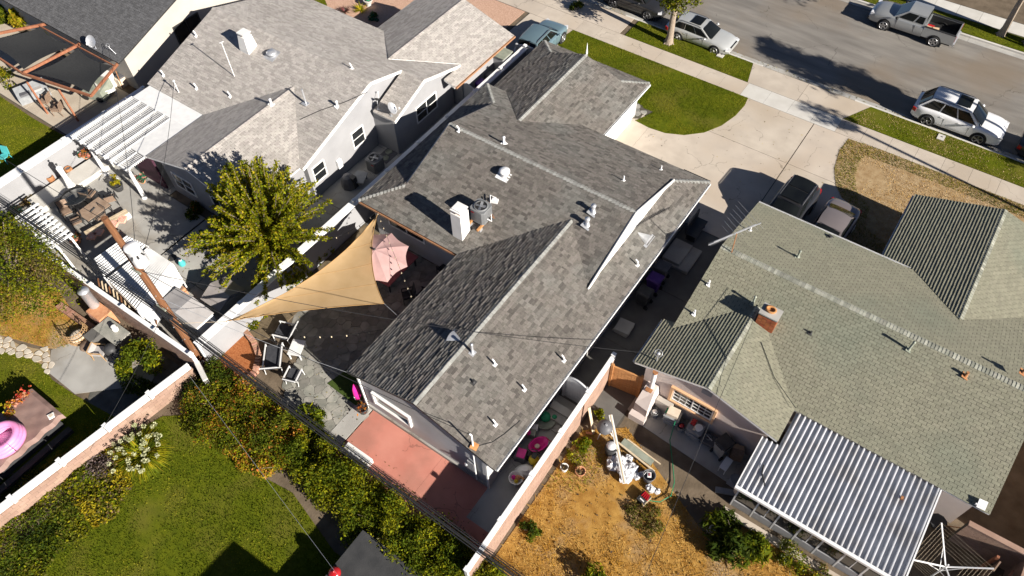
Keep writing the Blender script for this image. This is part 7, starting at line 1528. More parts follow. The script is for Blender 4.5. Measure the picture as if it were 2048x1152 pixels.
soft('scooter', 'pale child scooter half hidden by the wall cap', 'toy', P(1090, 905), [('deck', 'box', ((0, 0, .1), (.12, .5, .04)), 'tote_grey'), ('stem', 'tube', ([(0, .22, .1), (0, .3, .7)], .02, 6), 'white_metal'), ('grip', 'tube', ([(-.18, .3, .7), (.18, .3, .7)], .02, 6), 'lamp_red'), ('wheel', 'ball', ((0, .26, .06), .06, 6), 'bin_black')])
bx('tub_cover', (-7.35, 9.25, .0), (.01, .01, .01), 'bin_black', main) if False else None
# passage by the left house: planter ledge with green lid, bits in the shade
t = thing('utility_cabinet', 'pale corner cabinet with green lid beside the left driveway', 'cabinet', (-23.1, 31.0, 0)); bx('cabinet', (-23.05, 31.1, .95), (.75, .9, 1.9), 'stucco_light', t); bx('lid', (-23.0, 31.1, 1.93), (.85, 1.0, .06), 'steel_dull', t)
soft('grill_cover', 'dark covered thing next to the passage air conditioner', 'cover', P(700, 372), [('cover', 'lathe', ((0, 0, 0), [(.45, 0), (.42, .5), (.3, .75), (.05, .85)], 8, False), 'bin_grey'), ('frame', 'box', ((.3, .1, .4), (.3, .3, .8)), 'bin_black')])
soft('garden_bench', 'pale plastic sheet over a bench in the shaded passage', 'bench', P(722, 365), [('sheet', 'box', ((0, 0, .4), (.7, .9, .06)), 'tote_grey'), ('leg', 'box', ((.25, .3, .2), (.07, .07, .4)), 'tote_grey'), ('leg', 'box', ((-.25, -.3, .2), (.07, .07, .4)), 'tote_grey')], .4)
soft('floor_mat', 'dark mat with two round pans near the passage air conditioner', 'mat', P(775, 312), [('mat', 'box', ((0, 0, .045), (.8, 1.1, .03)), 'bin_grey'), ('pan', 'lathe', ((-.1, .25, .06), [(.2, 0), (.2, .06), (.16, .06), (.15, .02)], 14), 'steel_dull'), ('pan', 'lathe', ((.1, -.25, .06), [(.2, 0), (.2, .06), (.16, .06), (.15, .02)], 14), 'steel_dull')])
# ------------------------------------------------------------------ left patio
t = thing('patio_umbrella', 'closed white patio umbrella with dark finial standing by the white wall', 'umbrella', (-37.12, 9.58, 0)); k = MB(); k.lathe((-37.12, 9.58, 0), [(.24, .62), (.2, .75), (.13, 1.3), (.15, 1.75), (.16, 2.0), (.05, 2.12)], 10, sx=1.1); k.build('folded_canopy', M['white_trim'], t); k = MB(); k.tube([(-37.12, 9.58, .05), (-37.12, 9.58, 2.2)], .025, 6); k.ball((-37.12, 9.58, 2.24), .06, 6); k.build('pole', M['dark_metal'], t); k = MB(); k.lathe((-37.12, 9.58, .02), [(.25, 0), (.25, .06), (.06, .09)], 12); k.build('foot', M['bin_black'], t)
for i, (px, py, lb, r_) in enumerate(((107, 365, 'brown glazed pot left of the closed white umbrella', .2), (134, 336, 'brown glazed pot behind the closed white umbrella', .2), (143, 348, 'brown glazed pot right of the closed umbrella top', .21))):
    soft('glazed_pot', lb, 'pot', P(px, py), [('pot', 'lathe', ((0, 0, 0), [(r_ * .6, 0), (r_, .2), (r_ * 1.05, .42), (r_ * .8, .5), (r_ * .7, .42)], 12), 'rust'), ('soil', 'lathe', ((0, 0, .40), [(r_ * .75, 0), (r_ * .7, .03)], 10), 'bin_grey')])
tp = Vector((-34.45, 9.15, 0)); t = thing('dining_table', 'brown rectangular patio dining table beside the round black table', 'table', tuple(tp)); bx('tabletop', (tp.x, tp.y, .73), (1.05, 1.42, .04), 'table_brown', t)
bx('table_edge', (tp.x, tp.y, .70), (1.12, 1.48, .04), 'dark_metal', t); k = MB(); k.lathe((tp.x, tp.y, .745), [(.05, 0), (.05, .02), (.03, .02)], 8); k.build('umbrella_hole', M['dark_metal'], t); k = MB(); k.tube([(tp.x, tp.y + .1, .77), (tp.x + .1, tp.y - .25, .78)], .04, 6); k.build('umbrella_crank', M['dark_metal'], t)
for sx in (-1, 1):
    for sy in (-1, 1): bx('leg', (tp.x + sx * .47, tp.y + sy * .65, .35), (.05, .05, .7), 'dark_metal', t)
tp = P(160, 408); t = thing('round_table', 'round black glass table among brown mesh chairs', 'table', tuple(tp)); k = MB(); k.lathe((tp.x, tp.y, 0), [(.7, .62), (.72, .64), (.70, .66), (.01, .665)], 22); k.build('tabletop', M['dark_glass'], t); k = MB(); k.tube([(tp.x + .71 * math.cos(a), tp.y + .71 * math.sin(a), .65) for a in np.linspace(0, 6.2832, 25)], .025, 5); k.build('rim', M['dark_metal'], t)
for i in range(4): k = MB(); a = i * 1.57 + .5; k.tube([(tp.x + .5 * math.cos(a), tp.y + .5 * math.sin(a), 0), (tp.x + .4 * math.cos(a), tp.y + .4 * math.sin(a), .62)], .022, 5); k.build('leg', M['dark_metal'], t)
c0 = chair('brown mesh chair at the far side of the round black table', P(186, 398), R(20), 'brown_mesh', 'dark_metal', 'brown mesh patio chairs', back_h=.9)
dup(c0, P(140, 432), R(-110), 'brown mesh chair left of the brown dining table'); dup(c0, P(228, 407), R(60), 'brown mesh chair right of the brown dining table'); dup(c0, P(160, 452), R(160), 'brown mesh chair at the near left corner of the dining table'); dup(c0, P(205, 442), R(180), 'brown mesh chair between dining table and plank bench')
b_ = (P(178, 462) + P(248, 430)) / 2; t = thing('plank_bench', 'long plank bench with salmon flowered cushions below the dining table', 'bench', tuple(b_)); a, c = P(172, 470, .45), P(256, 424, .45); bm('plank', a, c, .18, .05, 'plank', t); bm('plank', a + Vector((-.2, .05, .003)), c + Vector((-.2, .05, .003)), .16, .05, 'plank', t)
fl_ = mat('floral', (.70, .22, .14), (.75, .60, .48), 22, .9)
for u in (.1, .26, .62, .82): k = MB(); p = a.lerp(c, u); k.box((p.x + .25, p.y - .1, .42), (.42, .42, .12), R(30)); k.build('cushion', fl_, t)
for u in (.05, .95): p = a.lerp(c, u); bx('leg', (p.x, p.y, .2), (.08, .3, .4), 'white_wood', t)
t = thing('arbour', 'white slatted picket arbour beside the olive tree', 'arbour', (-34, 6.7, 0))
for i in range(10): x = -35.6 + i * .36; bm('slat', (x, 6.05 - .02 * i, 2.12), (x + .05, 7.35 - .03 * i, 2.12), .14, .05, 'white_vinyl', t)
for y in (6.3, 7.05): bm('beam', (-35.8, y, 2.02), (-32.2, y - .2, 2.02), .08, .14, 'white_vinyl', t)
for x, y in ((-35.7, 6.3), (-32.3, 6.15), (-32.3, 6.9), (-35.7, 7.05)): bx('post', (x, y, 1.0), (.09, .09, 2.0), 'white_vinyl', t)
b_ = P(240, 380); t = thing('potted_plant', 'dark pot with a yellow green plant on the left patio', 'plant', tuple(b_)); k = MB(); k.lathe(b_, [(.2, 0), (.3, .35), (.32, .42), (.26, .42), (.24, .36)], 14); k.build('pot', M['bin_black'], t); V, F = leaves(blob_points((b_.x, b_.y, .75), (.32, .32, .45), 260, 6, .3, 3, False), .12, 2.2); arrays_mesh('foliage', V, F, [LM['lime'], LM['yellow']], t, mi=rng.integers(0, 2, 260))
for i, (px, py, lb, ms) in enumerate(((168, 308, 'hanging flower basket with coral blossoms at the pergola corner', ('orange', 'teal', 'pinkf')), (282, 357, 'green and pink flowers in a hanging planter at the right pergola column', ('teal', 'pinkf', 'teal')), (152, 478, 'teal and pink flowers at the end of the plank bench', ('teal', 'pinkf', 'orange')))):
    p = P(px, py, 1.3 if i < 2 else .4); t = thing('flower_basket', lb, 'flowers', (p.x, p.y, 0 if i == 2 else p.z - .3)); V, F = leaves(blob_points((p.x, p.y, p.z), (.38, .35, .3), 300, 6, .3, i, False), .13, 1.5); arrays_mesh('foliage', V, F, [LM[m] for m in ms], t, mi=rng.integers(0, 3, 300)); k = MB(); k.lathe((p.x, p.y, p.z - .3), [(.12, 0), (.22, .22), (.2, .22)], 10); k.build('basket', M['terra'], t)
b_ = P(88, 368); soft('plant_stand', 'thin black wire stand by the white ledge of the left patio', 'stand', b_, [('ring', 'tube', ([(math.cos(a) * .2, math.sin(a) * .2, .7) for a in np.linspace(0, 6.28, 13)], .012, 4), 'dark_metal'), ('leg', 'tube', ([(.2, 0, .7), (.15, 0, 0)], .012, 4), 'dark_metal'), ('leg', 'tube', ([(-.2, .05, .7), (-.15, .05, 0)], .012, 4), 'dark_metal'), ('base', 'lathe', ((0, 0, 0), [(.22, 0), (.2, .03)], 12), 'galv')])
b_ = P(28, 400); t = thing('tyre', 'black tyre lying by the white wall left of the weeds', 'tyre', tuple(b_)); k = MB(); k.tube([(b_.x + .36 * math.cos(a), b_.y + .36 * math.sin(a), .14) for a in np.linspace(0, 6.2832, 21)], .14, 8, cap=False); k.build('tyre', M['tyre'], t)
b_ = P(222, 362); soft('bicycle_frame', 'grey metal cart leaning by the first pergola column', 'cart', b_, [('frame', 'tube', ([(-.6, 0, .1), (0, .05, .5), (.5, 0, .1)], .02, 5), 'galv'), ('frame', 'tube', ([(-.3, .1, .5), (.3, .1, .45)], .02, 5), 'galv'), ('wheel', 'tube', ([(.5 + .2 * math.cos(a), 0, .2 + .2 * math.sin(a)) for a in np.linspace(0, 6.28, 13)], .02, 4), 'dark_metal')], .7)
b_ = P(378, 562); soft('garden_hose_reel', 'small teal and white thing on the shaded patio below the tree', 'toy', P(366, 530), [('body', 'lathe', ((0, 0, 0), [(.15, 0), (.2, .2), (.1, .4)], 9), 'teal_chair'), ('top', 'ball', ((0, 0, .45), .1, 6), 'white_trim')])
soft('manhole_cover', 'small dark oval drain cover in the concrete below the tree', 'drain cover', P(345, 516), [('lid', 'lathe', ((0, 0, .03), [(.24, 0), (.22, .012)], 16), 'bin_black')])
b_ = P(318, 334); soft('red_lantern', 'small red lamp beside the dark wine coloured wall', 'lamp', P(314, 343), [('post', 'tube', ([(0, 0, 0), (0, 0, .5)], .02, 5), 'dark_metal'), ('globe', 'ball', ((0, 0, .58), .12, 7, .7), 'lamp_red')])
# ------------------------------------------------------------------ far left yard
soft('plastic_chair', 'turquoise plastic garden chair at the left edge', 'chair', P(14, 322), [('seat', 'lathe', ((0, 0, .36), [(.26, 0), (.28, .05), (.2, .02)], 12), 'teal_chair'), ('backrest', 'raw', ([(-.27, -.22, .4), (.27, -.22, .4), (.24, -.34, .85), (-.24, -.34, .85), (-.27, -.26, .4), (.27, -.26, .4), (.24, -.38, .85), (-.24, -.38, .85)], ((0, 1, 2, 3), (7, 6, 5, 4), (0, 4, 5, 1), (1, 5, 6, 2), (2, 6, 7, 3), (3, 7, 4, 0))), 'teal_chair')] + [('leg', 'tube', ([(sx * .22, sy * .2, .36), (sx * .27, sy * .25, 0)], .025, 5), 'teal_chair') for sx in (-1, 1) for sy in (-1, 1)], R(200))
soft('covered_sofa', 'outdoor sofa under a bluish grey sheet beneath the timber frame', 'sofa', P(72, 195), [('sheet', 'prism', ([(-.9, -.4), (.9, -.4), (.9, .4), (-.9, .4)], .03, [.5, .55, .9, .85]), 'tote_grey'), ('cushion', 'box', ((.3, -.1, .62), (.6, .5, .14)), 'lid_grey'), ('cushion', 'box', ((-.4, -.1, .6), (.6, .5, .14)), 'toy_blue' if False else 'bin_grey')], R(70))
w0 = chair('dark brown wicker chair at the lawn end of the timber frame', P(97, 212), R(120), 'brown_mesh', 'brown_mesh', 'brown wicker chairs', 'wicker_chair', cush=.12); dup(w0, P(122, 228), R(120), 'second brown wicker chair nearer the white pergola')
soft('camp_trailer', 'grey green tarpaulin cart under the black shade cloth', 'cart', P(200, 190), [('tarp', 'prism', ([(-.8, -.6), (.8, -.6), (.8, .6), (-.8, .6)], .1, [.7, .8, 1.0, .9]), 'steel_dull'), ('wheel', 'tube', ([(.5, -.66, .2), (.5, -.6, .2)], .2, 12), 'tyre'), ('wheel', 'tube', ([(-.5, -.66, .2), (-.5, -.6, .2)], .2, 12), 'tyre')], R(20))
soft('deck_chair', 'cream plastic reclining chair beside the grey green cart', 'chair', P(222, 190), [('seat', 'box', ((0, .1, .35), (.55, .6, .05)), 'white_trim'), ('backrest', 'box', ((0, -.35, .65), (.55, .05, .7), 0, Matrix.Rotation(.4, 3, 'X')), 'white_trim'), ('armrest', 'box', ((.3, 0, .55), (.06, .6, .04)), 'white_trim'), ('armrest', 'box', ((-.3, 0, .55), (.06, .6, .04)), 'white_trim')] + [('leg', 'box', ((sx * .25, sy * .3, .17), (.05, .05, .34)), 'white_trim') for sx in (-1, 1) for sy in (-1, 1)], R(-20))
soft('white_cabinet', 'white appliance against the charcoal house wall', 'cabinet', P(224, 172), [('cabinet', 'box', ((0, 0, .5), (.6, .55, 1.0)), 'white_trim'), ('door', 'box', ((0, -.28, .52), (.5, .02, .8)), 'lid_grey')], .1)
soft('clutter_box', 'olive box with odds and ends by the cream wall corner', 'box', P(245, 170), [('box', 'box', ((0, 0, .3), (.6, .5, .6)), 'cloth_beige'), ('lid', 'box', ((.05, .05, .65), (.5, .4, .1)), 'bin_grey'), ('rod', 'tube', ([(.3, -.2, 0), (.35, -.1, 1.3)], .03, 5), 'rust')])
# ------------------------------------------------------------------ barbecue yard
bb = P(232, 668); t = thing('brick_barbecue', 'orange brick barbecue with a tall galvanised flue against the pink wall', 'barbecue', (-28.5, 5.0, 0))
bx('firebox', (-28.3, 5.05, .5), (1.0, .7, 1.0), 'terra', t)
for j in range(5):
    for i in range(5):
        bx('brick', (-28.72 + .21 * i + (.05 if j % 2 else 0), 4.69, .1 + .19 * j), (.195, .05, .17), 'brick', t)
k = MB(); k.lathe((-28.74, 5.15, .9), [(.24, 0), (.235, 1.2), (.26, 1.22), (.26, 1.3), (.02, 1.36)], 18); k.build('flue', M['galv'], t)
t2 = thing('outdoor_counter', 'dark stone outdoor counter with tools beside the brick barbecue', 'counter', (-27, 4.8, 0)); bx('counter', (-26.9, 4.75, .45), (1.5, .7, .85), 'conc_dark_shaded', t2); bx('worktop', (-26.9, 4.7, .9), (1.65, .85, .06), 'flag', t2); bx('counter', (-27.6, 4.2, .4), (.6, .9, .8), 'conc_dark_shaded', t2)
soft('white_jug', 'white enamel jug on the corner of the stone counter', 'jug', P(232, 660, .95), [('jug', 'lathe', ((0, 0, 0), [(.13, 0), (.15, .15), (.1, .28), (.12, .3)], 10), 'white_trim'), ('handle', 'tube', ([(.14, 0, .22), (.2, 0, .15), (.14, 0, .06)], .015, 5), 'white_trim')])
t = thing('planter_wall', 'low terracotta brick planter beside the barbecue lawn', 'planter', tuple(P(150, 640))); a, c = P(122, 615, .0), P(190, 662, 0)
for i in range(9): p = a.lerp(c, (i + .5) / 9); k = MB(); d = (c - a).normalized(); k.beam(p - d * .15 + Vector((0, 0, .14)), p + d * .15 + Vector((0, 0, .14)), .34, .28); k.build('brick', M['brick'], t)
b_ = P(164, 680); t = thing('egg_chair', 'rounded wicker lounge chair with pale seat pad by the patio edge', 'chair', tuple(b_), R(75)); k = MB()
for i in range(7):
    z = .2 + .13 * i; r_ = .46 + .10 * math.sin(i * .5); k.tube([(r_ * math.cos(a) , r_ * math.sin(a) * 1.0 + .0, z) for a in np.linspace(R(-200), R(20), 17)], .018, 4)
for a in np.linspace(R(-200), R(20), 14): k.tube([(.44 * math.cos(a), .44 * math.sin(a), .1), (.5 * math.cos(a), .5 * math.sin(a), .5), (.47 * math.cos(a), .47 * math.sin(a), 1.0)], .014, 4)
k.build('wicker_shell', M['wicker'], t, local=True); k = MB(); k.lathe((0, 0, .3), [(.4, 0), (.42, .08), (.3, .12), (.01, .12)], 14); k.build('seat_pad', M['cloth_beige'], t, local=True)
soft('side_table', 'round wicker side table next to the rounded wicker chair', 'table', P(184, 702), [('tabletop', 'lathe', ((0, 0, .48), [(.33, 0), (.35, .02), (.33, .04), (.01, .045)], 18), 'brown_mesh'), ('base', 'lathe', ((0, 0, 0), [(.24, 0), (.2, .25), (.28, .47)], 14), 'wicker')])
chair('low cushioned chair facing the round wicker table', P(207, 712), R(-60), 'lid_grey', M['wicker'], None, 'garden_chair', cush=.1, back_h=.75)
soft('smoker_grill', 'black lidded grill in the shade beside the citrus bush', 'grill', P(235, 715), [('bowl', 'ball', ((0, 0, .75), .32, 8, .8), 'bin_black'), ('shelf', 'box', ((.45, 0, .75), (.4, .4, .04)), 'bin_black')] + [('leg', 'tube', ([(.22 * math.cos(a), .22 * math.sin(a), 0), (.15 * math.cos(a), .15 * math.sin(a), .6)], .02, 5), 'bin_black') for a in (0, 2.1, 4.2)])
# draped hot tub with the pink float
t = thing('hot_tub', 'hot tub draped with a dusty brown cover in the bottom left yard', 'hot tub', (-26.3, -1.2, 0)); bx('cabinet', (-26.25, -1.35, .42), (2.1, 3.6, .84), 'bin_black', t); k = MB(); N = 24; vs = []
for i in range(N + 1):
    for j in range(N + 1):
        u, v = i / N, j / N; x = -27.35 + 2.35 * u + (.05 * math.sin(v * 31) * (u > .95)); y = -3.3 + 4.0 * v; z = .93 + .012 * math.sin(x * 9) * math.sin(y * 7) - (.22 if u > .99 else 0) - (.1 if v > .99 or v < .01 else 0); vs.append((x, y, z))
k.raw(vs, [(i * (N + 1) + j, (i + 1) * (N + 1) + j, (i + 1) * (N + 1) + j + 1, i * (N + 1) + j + 1) for i in range(N) for j in range(N)]); k.build('cover', M['cover_brown'], t)
for s_ in (-24.75,): bm('step', (s_, -3.2, .12), (s_, .5, .12), .3, .24, 'bin_black', t)
rc_ = P(8, 880, 1.15); t = thing('pool_float', 'big pink inflatable pool ring lying on the brown cover', 'pool float', tuple(rc_))
for q, (r_, z_, w_) in enumerate(((.62, 1.08, .17), (.60, 1.26, .16), (.57, 1.42, .15))):
    k = MB(); k.tube([(rc_.x + r_ * math.cos(a), rc_.y + 1.15 * r_ * math.sin(a), z_) for a in np.linspace(0, 6.2832, 29)], w_, 10, cap=False); k.build('ring', M['pink_float'], t)
k = MB(); k.lathe((rc_.x, rc_.y, 1.0), [(.5, 0), (.5, .06), (.01, .06)], 18); k.build('floor', mat('pink_pale', (.75, .55, .7), (.8, .62, .75), 2, .3), t)
for i, (px, py, lb, ms, s_) in enumerate(((48, 790, 'red orange flower bunch on the far edge of the brown cover', ('red', 'orange'), .17), (34, 805, 'small salmon flowers between red and yellow bunches on the cover', ('pinkf', 'orange'), .1), (18, 812, 'yellow orange flowers nearest the pink ring on the cover', ('yellow', 'orange'), .1), (20, 830, 'orange potted flowers beside the pink ring', ('orange', 'yellow'), .12))):
    p = P(px, py, .97); t = thing('flower_bunch', lb, 'flowers', tuple(p)); pts = np.array(p) + np.array([0, 0, .08]) + rng.normal(0, 1, (70, 3)) * np.array([s_, s_, s_ * .5]); V, F = leaves(pts, .11, 1.4); arrays_mesh('petals', V, F, [LM[m] for m in ms], t, 'stuff', mi=rng.integers(0, 2, 70)); k = MB(); k.lathe(p, [(s_ * .7, 0), (s_ * .8, .06)], 8); k.build('pot', M['terra'], t)
soft('white_dish', 'small white soap dish on the corner of the brown cover', 'dish', P(103, 832, .96), [('dish', 'prism', ([(-.16, -.1), (.1, -.16), (.17, .06), (-.06, .16)], 0, .05), 'white_trim'), ('pad', 'box', ((.0, 0, .055), (.16, .16, .01)), 'cloth_beige')])
# ------------------------------------------------------------------ rear of the right house
t = thing('outdoor_fireplace', 'white stucco outdoor fireplace with a round pipe flue', 'fireplace', (-4.4, 15.7, 0)); k = MB()
k.raw([(-4.75, 15.3, 0), (-4.1, 15.2, 0), (-4.1, 16.25, 0), (-4.75, 16.25, 0), (-4.75, 15.3, .95), (-4.1, 15.2, .95), (-4.1, 16.25, 1.0), (-4.75, 16.25, 1.0), (-4.68, 15.85, 1.55), (-4.2, 15.85, 1.55), (-4.2, 16.24, 1.55), (-4.68, 16.24, 1.55)], [(3, 2, 1, 0), (0, 1, 5, 4), (1, 2, 6, 5), (2, 3, 7, 6), (3, 0, 4, 7), (4, 5, 9, 8), (5, 6, 10, 9), (6, 7, 11, 10), (7, 4, 8, 11), (8, 9, 10, 11)]); k.build('hearth', M['stucco_pink'], t, solid=True)
bx('ledge', (-4.42, 15.1, .2), (.75, .3, .4), 'stucco_pink', t); bx('side_wing', (-3.7, 16.1, .45), (.75, .25, .9), 'stucco_cream', t); k = MB(); k.tube([(-4.44, 16.05, 1.5), (-4.44, 16.05, 2.75)], .10, 10); k.build('flue', M['white_trim'], t); k = MB(); k.tube([(-4.44, 16.05, 2.72), (-4.44, 16.05, 2.8)], .115, 10); k.build('flue_collar', M['rust'], t); bx('rust_patch', (-4.45, 15.83, 1.56), (.3, .2, .03), 'rust', t)
soft('water_butt', 'grey plastic box in the shade by the orange gate', 'box', P(1278, 782), [('box', 'box', ((0, 0, .35), (.5, .45, .7)), 'tote_grey'), ('lid', 'box', ((0, 0, .73), (.54, .5, .06)), 'cloth_beige')], .3)
def tote(label, p, rz, lid, m='tote_grey', n=2):
    t = thing('storage_tote', label, 'storage tote', tuple(p), rz)
    for i in range(n):
        k = MB(); k.raw([(a * .3 * q, b_ * .22 * q, z + i * .34) for q, z in ((.9, .0), (1.08, .3)) for a, b_ in ((-1, -1), (1, -1), (1, 1), (-1, 1))], [(3, 2, 1, 0), (0, 1, 5, 4), (1, 2, 6, 5), (2, 3, 7, 6), (3, 0, 4, 7), (4, 5, 6, 7)]); k.build('tub', M[m], t, local=True)
        k = MB(); k.box((0, 0, .32 + i * .34), (.70, .52, .035)); k.build('rim', M[m], t, local=True)
    for pn, kd, a, mm in lid: k = MB(); getattr(k, kd)(*a); k.build(pn, M[mm], t, local=True)
    return t
Y0 = 15.85
tote('stack of grey totes topped with a folded beige cushion', (-3.15, Y0, .03), .1, [('cushion', 'box', ((0, .03, .78), (.5, .42, .2)), 'cloth_beige'), ('green_strap', 'box', ((-.3, .1, .7), (.06, .4, .05)), 'toy_green')])
tote('grey tote stack filled with red and white junk below the window', (-2.05, Y0, .03), 0, [('junk', 'box', ((-.18, .1, .8), (.2, .22, .2)), 'lamp_red'), ('junk', 'lathe', ((.12, -.02, .7), [(.14, 0), (.17, .16), (.14, .16)], 10), 'white_trim'), ('junk', 'box', ((-.02, -.1, .78), (.1, .2, .12)), 'cloth_beige')])
tote('dark crate of tangled tools right of the tote stacks', (-1.42, Y0 + .02, .03), .0, [('tool', 'tube', ([(-.2, .1, .4), (.2, -.1, .5)], .025, 5), 'galv'), ('tool', 'tube', ([(.15, .15, .38), (-.1, -.15, .5)], .02, 5), 'dark_metal'), ('coil', 'tube', ([(.12 * math.cos(a), .12 * math.sin(a), .42) for a in np.linspace(0, 12, 25)], .02, 4), 'tote_grey')], 'bin_grey', 1)
for i, (x, y, lb, m) in enumerate(((-3.9, 15.7, 'white bucket with a hose beside the white fireplace', 'tote_grey'), (-2.62, 15.75, 'grey bucket with red rag between the tote stacks', 'tote_grey'))):
    soft('bucket', lb, 'bucket', (x, y, .03), [('pail', 'lathe', ((0, 0, 0), [(.15, 0), (.19, .36), (.20, .37), (.17, .35), (.14, .1), (.01, .1)], 14), m), ('content', 'ball', ((0, 0, .34), .12, 7, .7), 'white_trim' if i == 0 else 'lamp_red'), ('handle', 'tube', ([(-.19, 0, .35), (-.1, .12, .42), (.1, .12, .42), (.19, 0, .35)], .01, 4), 'dark_metal')])
tb_ = bin_('grey wheelie bin with black lid and salmon stained front by the screened patio', (-.72, 15.75, .03), R(160), 'tote_grey'); 
for c in tb_.children:
    if c.name.startswith('lid'): c.data = c.data.copy(); c.data.materials[0] = M['bin_black']
soft('cardboard_box', 'brown box behind the white folding stool by the corrugated cover', 'box', (-.12, 15.95, .03), [('carton', 'box', ((0, 0, .3), (.5, .45, .6)), 'brown_mesh'), ('flap', 'box', ((0, .15, .61), (.45, .2, .01)), 'card')], .3)
soft('folding_stool', 'small white stool standing out from the wall clutter', 'stool', (-.28, 15.2, .03), [('seat', 'box', ((0, 0, .42), (.32, .62, .03)), 'white_trim')] + [('leg', 'box', ((sx * .13, sy * .27, .2), (.03, .03, .4)), 'white_trim') for sx in (-1, 1) for sy in (-1, 1)], R(-5))
cable('green garden hose looping from the totes through the dry grass', [Vector((-2.9, 15.5, .9)), Vector((-2.75, 15.0, .1)), Vector((-2.2, 14.2, .06)), Vector((-1.7, 13.4, .1)), Vector((-1.55, 12.8, .14)), Vector((-1.8, 12.3, .14)), Vector((-2.3, 12.05, .15)), Vector((-2.6, 11.9, .15))], .022, 'hose'); bpy.data.objects[-1] if False else None
# ------------------------------------------------------------------ junk in the dry yard
b_ = P(1207, 868); soft('kettle_grill', 'grey kettle grill with white tube legs in the dry yard', 'grill', (b_.x, b_.y, 0), [('bowl', 'ball', ((0, 0, .68), .36, 9, .75), 'bin_grey'), ('lid_vent', 'lathe', ((.05, 0, .93), [(.06, 0), (.05, .05)], 8), 'galv')] + [('leg', 'tube', ([(.4 * math.cos(a), .4 * math.sin(a), 0), (.2 * math.cos(a), .2 * math.sin(a), .55)], .022, 5), 'white_metal') for a in (.3, 2.4, 4.5)])
b_ = P(1222, 905); soft('rubbish_bag', 'black barrel with a glossy bag below the kettle grill', 'barrel', b_, [('barrel', 'lathe', ((0, 0, 0), [(.26, 0), (.32, .35), (.30, .62), (.2, .62), (.05, .55)], 14), 'bin_black'), ('bag', 'ball', ((-.05, 0, .62), .22, 7, .6), 'plastic_clear')])
def bagheap(label, p, r, n, seed):
    g = random.Random(seed); t = thing('plastic_bag', label, 'bag', tuple(p))
    for i in range(n):
        k = MB(); c = (g.uniform(-r, r), g.uniform(-r, r) * .7, r * .35); k.ball(c, r * g.uniform(.4, .65), 6, .75); o = k.build('bag', M['plastic_clear'], t, local=True, smooth_all=False)
        for v in o.data.vertices: v.co += Vector((g.uniform(-1, 1), g.uniform(-1, 1), g.uniform(-1, 1))) * r * .11
bagheap('heap of clear plastic bags under the white plank', P(1238, 938), .5, 8, 1); bagheap('clear plastic bag with peach cloth between plank and bucket', P(1268, 950), .34, 4, 2); bagheap('crumpled clear sheet right of the red crate', P(1305, 982), .32, 3, 3); bagheap('clear plastic bag round a coil behind the heap', P(1258, 920), .28, 3, 4)
b_ = P(1296, 958); soft('bucket', 'dark bucket with a white square tool at the end of the long plank', 'bucket', b_, [('pail', 'lathe', ((0, 0, 0), [(.2, 0), (.27, .42), (.28, .44), (.24, .42), (.2, .2), (.01, .2)], 16), 'bin_grey'), ('tool', 'box', ((0, 0, .44), (.16, .22, .04), .5), 'white_trim'), ('inner', 'box', ((0, 0, .47), (.08, .12, .02), .5), 'cloth_wine')])
b_ = P(1286, 1000); soft('crate', 'black crate with red bars at the edge of the weeds', 'crate', (b_.x, b_.y, 0), [('crate', 'box', ((0, 0, .15), (.36, .5, .3)), 'bin_black'), ('frame', 'box', ((.2, -.05, .16), (.03, .6, .05)), 'plank')] + [('bar', 'box', ((-.1 + .08 * i, .1, .32), (.05, .26, .03), .1 * i), 'lamp_red') for i in range(4)] + [('bar', 'box', ((.02, -.15, .32), (.2, .05, .03)), 'white_trim')], R(-12))
t = thing('plank', 'long white painted plank leaning over the plastic bags', 'plank', tuple(P(1235, 905))); a, c = P(1221, 830, .75), P(1249, 967, .45); bm('board', a, c, .16, .05, 'white_wood', t); bm('batten', a + Vector((.0, 0, .03)), c + Vector((0, 0, .03)), .05, .02, 'plank', t)
t = thing('plank', 'long raw timber beside a dull metal sheet in the dry yard', 'plank', tuple(P(1275, 915))); a, c = P(1236, 885, .25), P(1309, 943, .2); bm('board', a, c, .08, .05, 'plank', t); bm('metal_sheet', a + Vector((.12, .18, -.02)), c + Vector((-.25, .3, -.02)), .34, .03, 'steel_dull', t); bm('board', a + Vector((.25, .36, 0)), c + Vector((.05, .42, 0)), .06, .05, 'plank', t)
t = thing('plank', 'short pale board leaning against the pink wall', 'plank', tuple(P(1188, 860))); bm('board', P(1187, 868), P(1178, 815, 1.75), .13, .04, 'plank', t); bx('brick_rest', tuple(P(1178, 868) + Vector((0, 0, .05))), (.3, .12, .1), 'terra', t, .5)
for i, (px, py, lb) in enumerate(((1128, 940, 'small white rimmed flower pot by the pink wall'), (1160, 948, 'terracotta pot full of dead brown leaves'))):
    b_ = P(px, py); t = thing('flower_pot', lb, 'pot', tuple(b_)); k = MB(); r_ = .17 if i == 0 else .22; k.lathe(b_, [(r_ * .7, 0), (r_, .3), (r_ * 1.08, .34), (r_ * .85, .33), (r_ * .8, .26)], 14); k.build('pot', M['terra'] if i else M['white_trim'], t); V, F = leaves(np.array(b_) + np.array([0, 0, .3]) + rng.normal(0, 1, (80, 3)) * np.array([r_ * .45, r_ * .45, .03]), .14, 3, up=.2); arrays_mesh('dead_leaves', V, F, [LM['dry'], LM['brown']], t, mi=rng.integers(0, 2, 80))
b_ = P(1420, 1062); soft('blue_jug', 'round glass jug half hidden by the sago palm', 'jug', b_, [('jug', 'ball', ((0, 0, .22), .2, 8), 'plastic_clear'), ('neck', 'lathe', ((0, 0, .4), [(.06, 0), (.05, .1)], 8), 'bin_grey')])
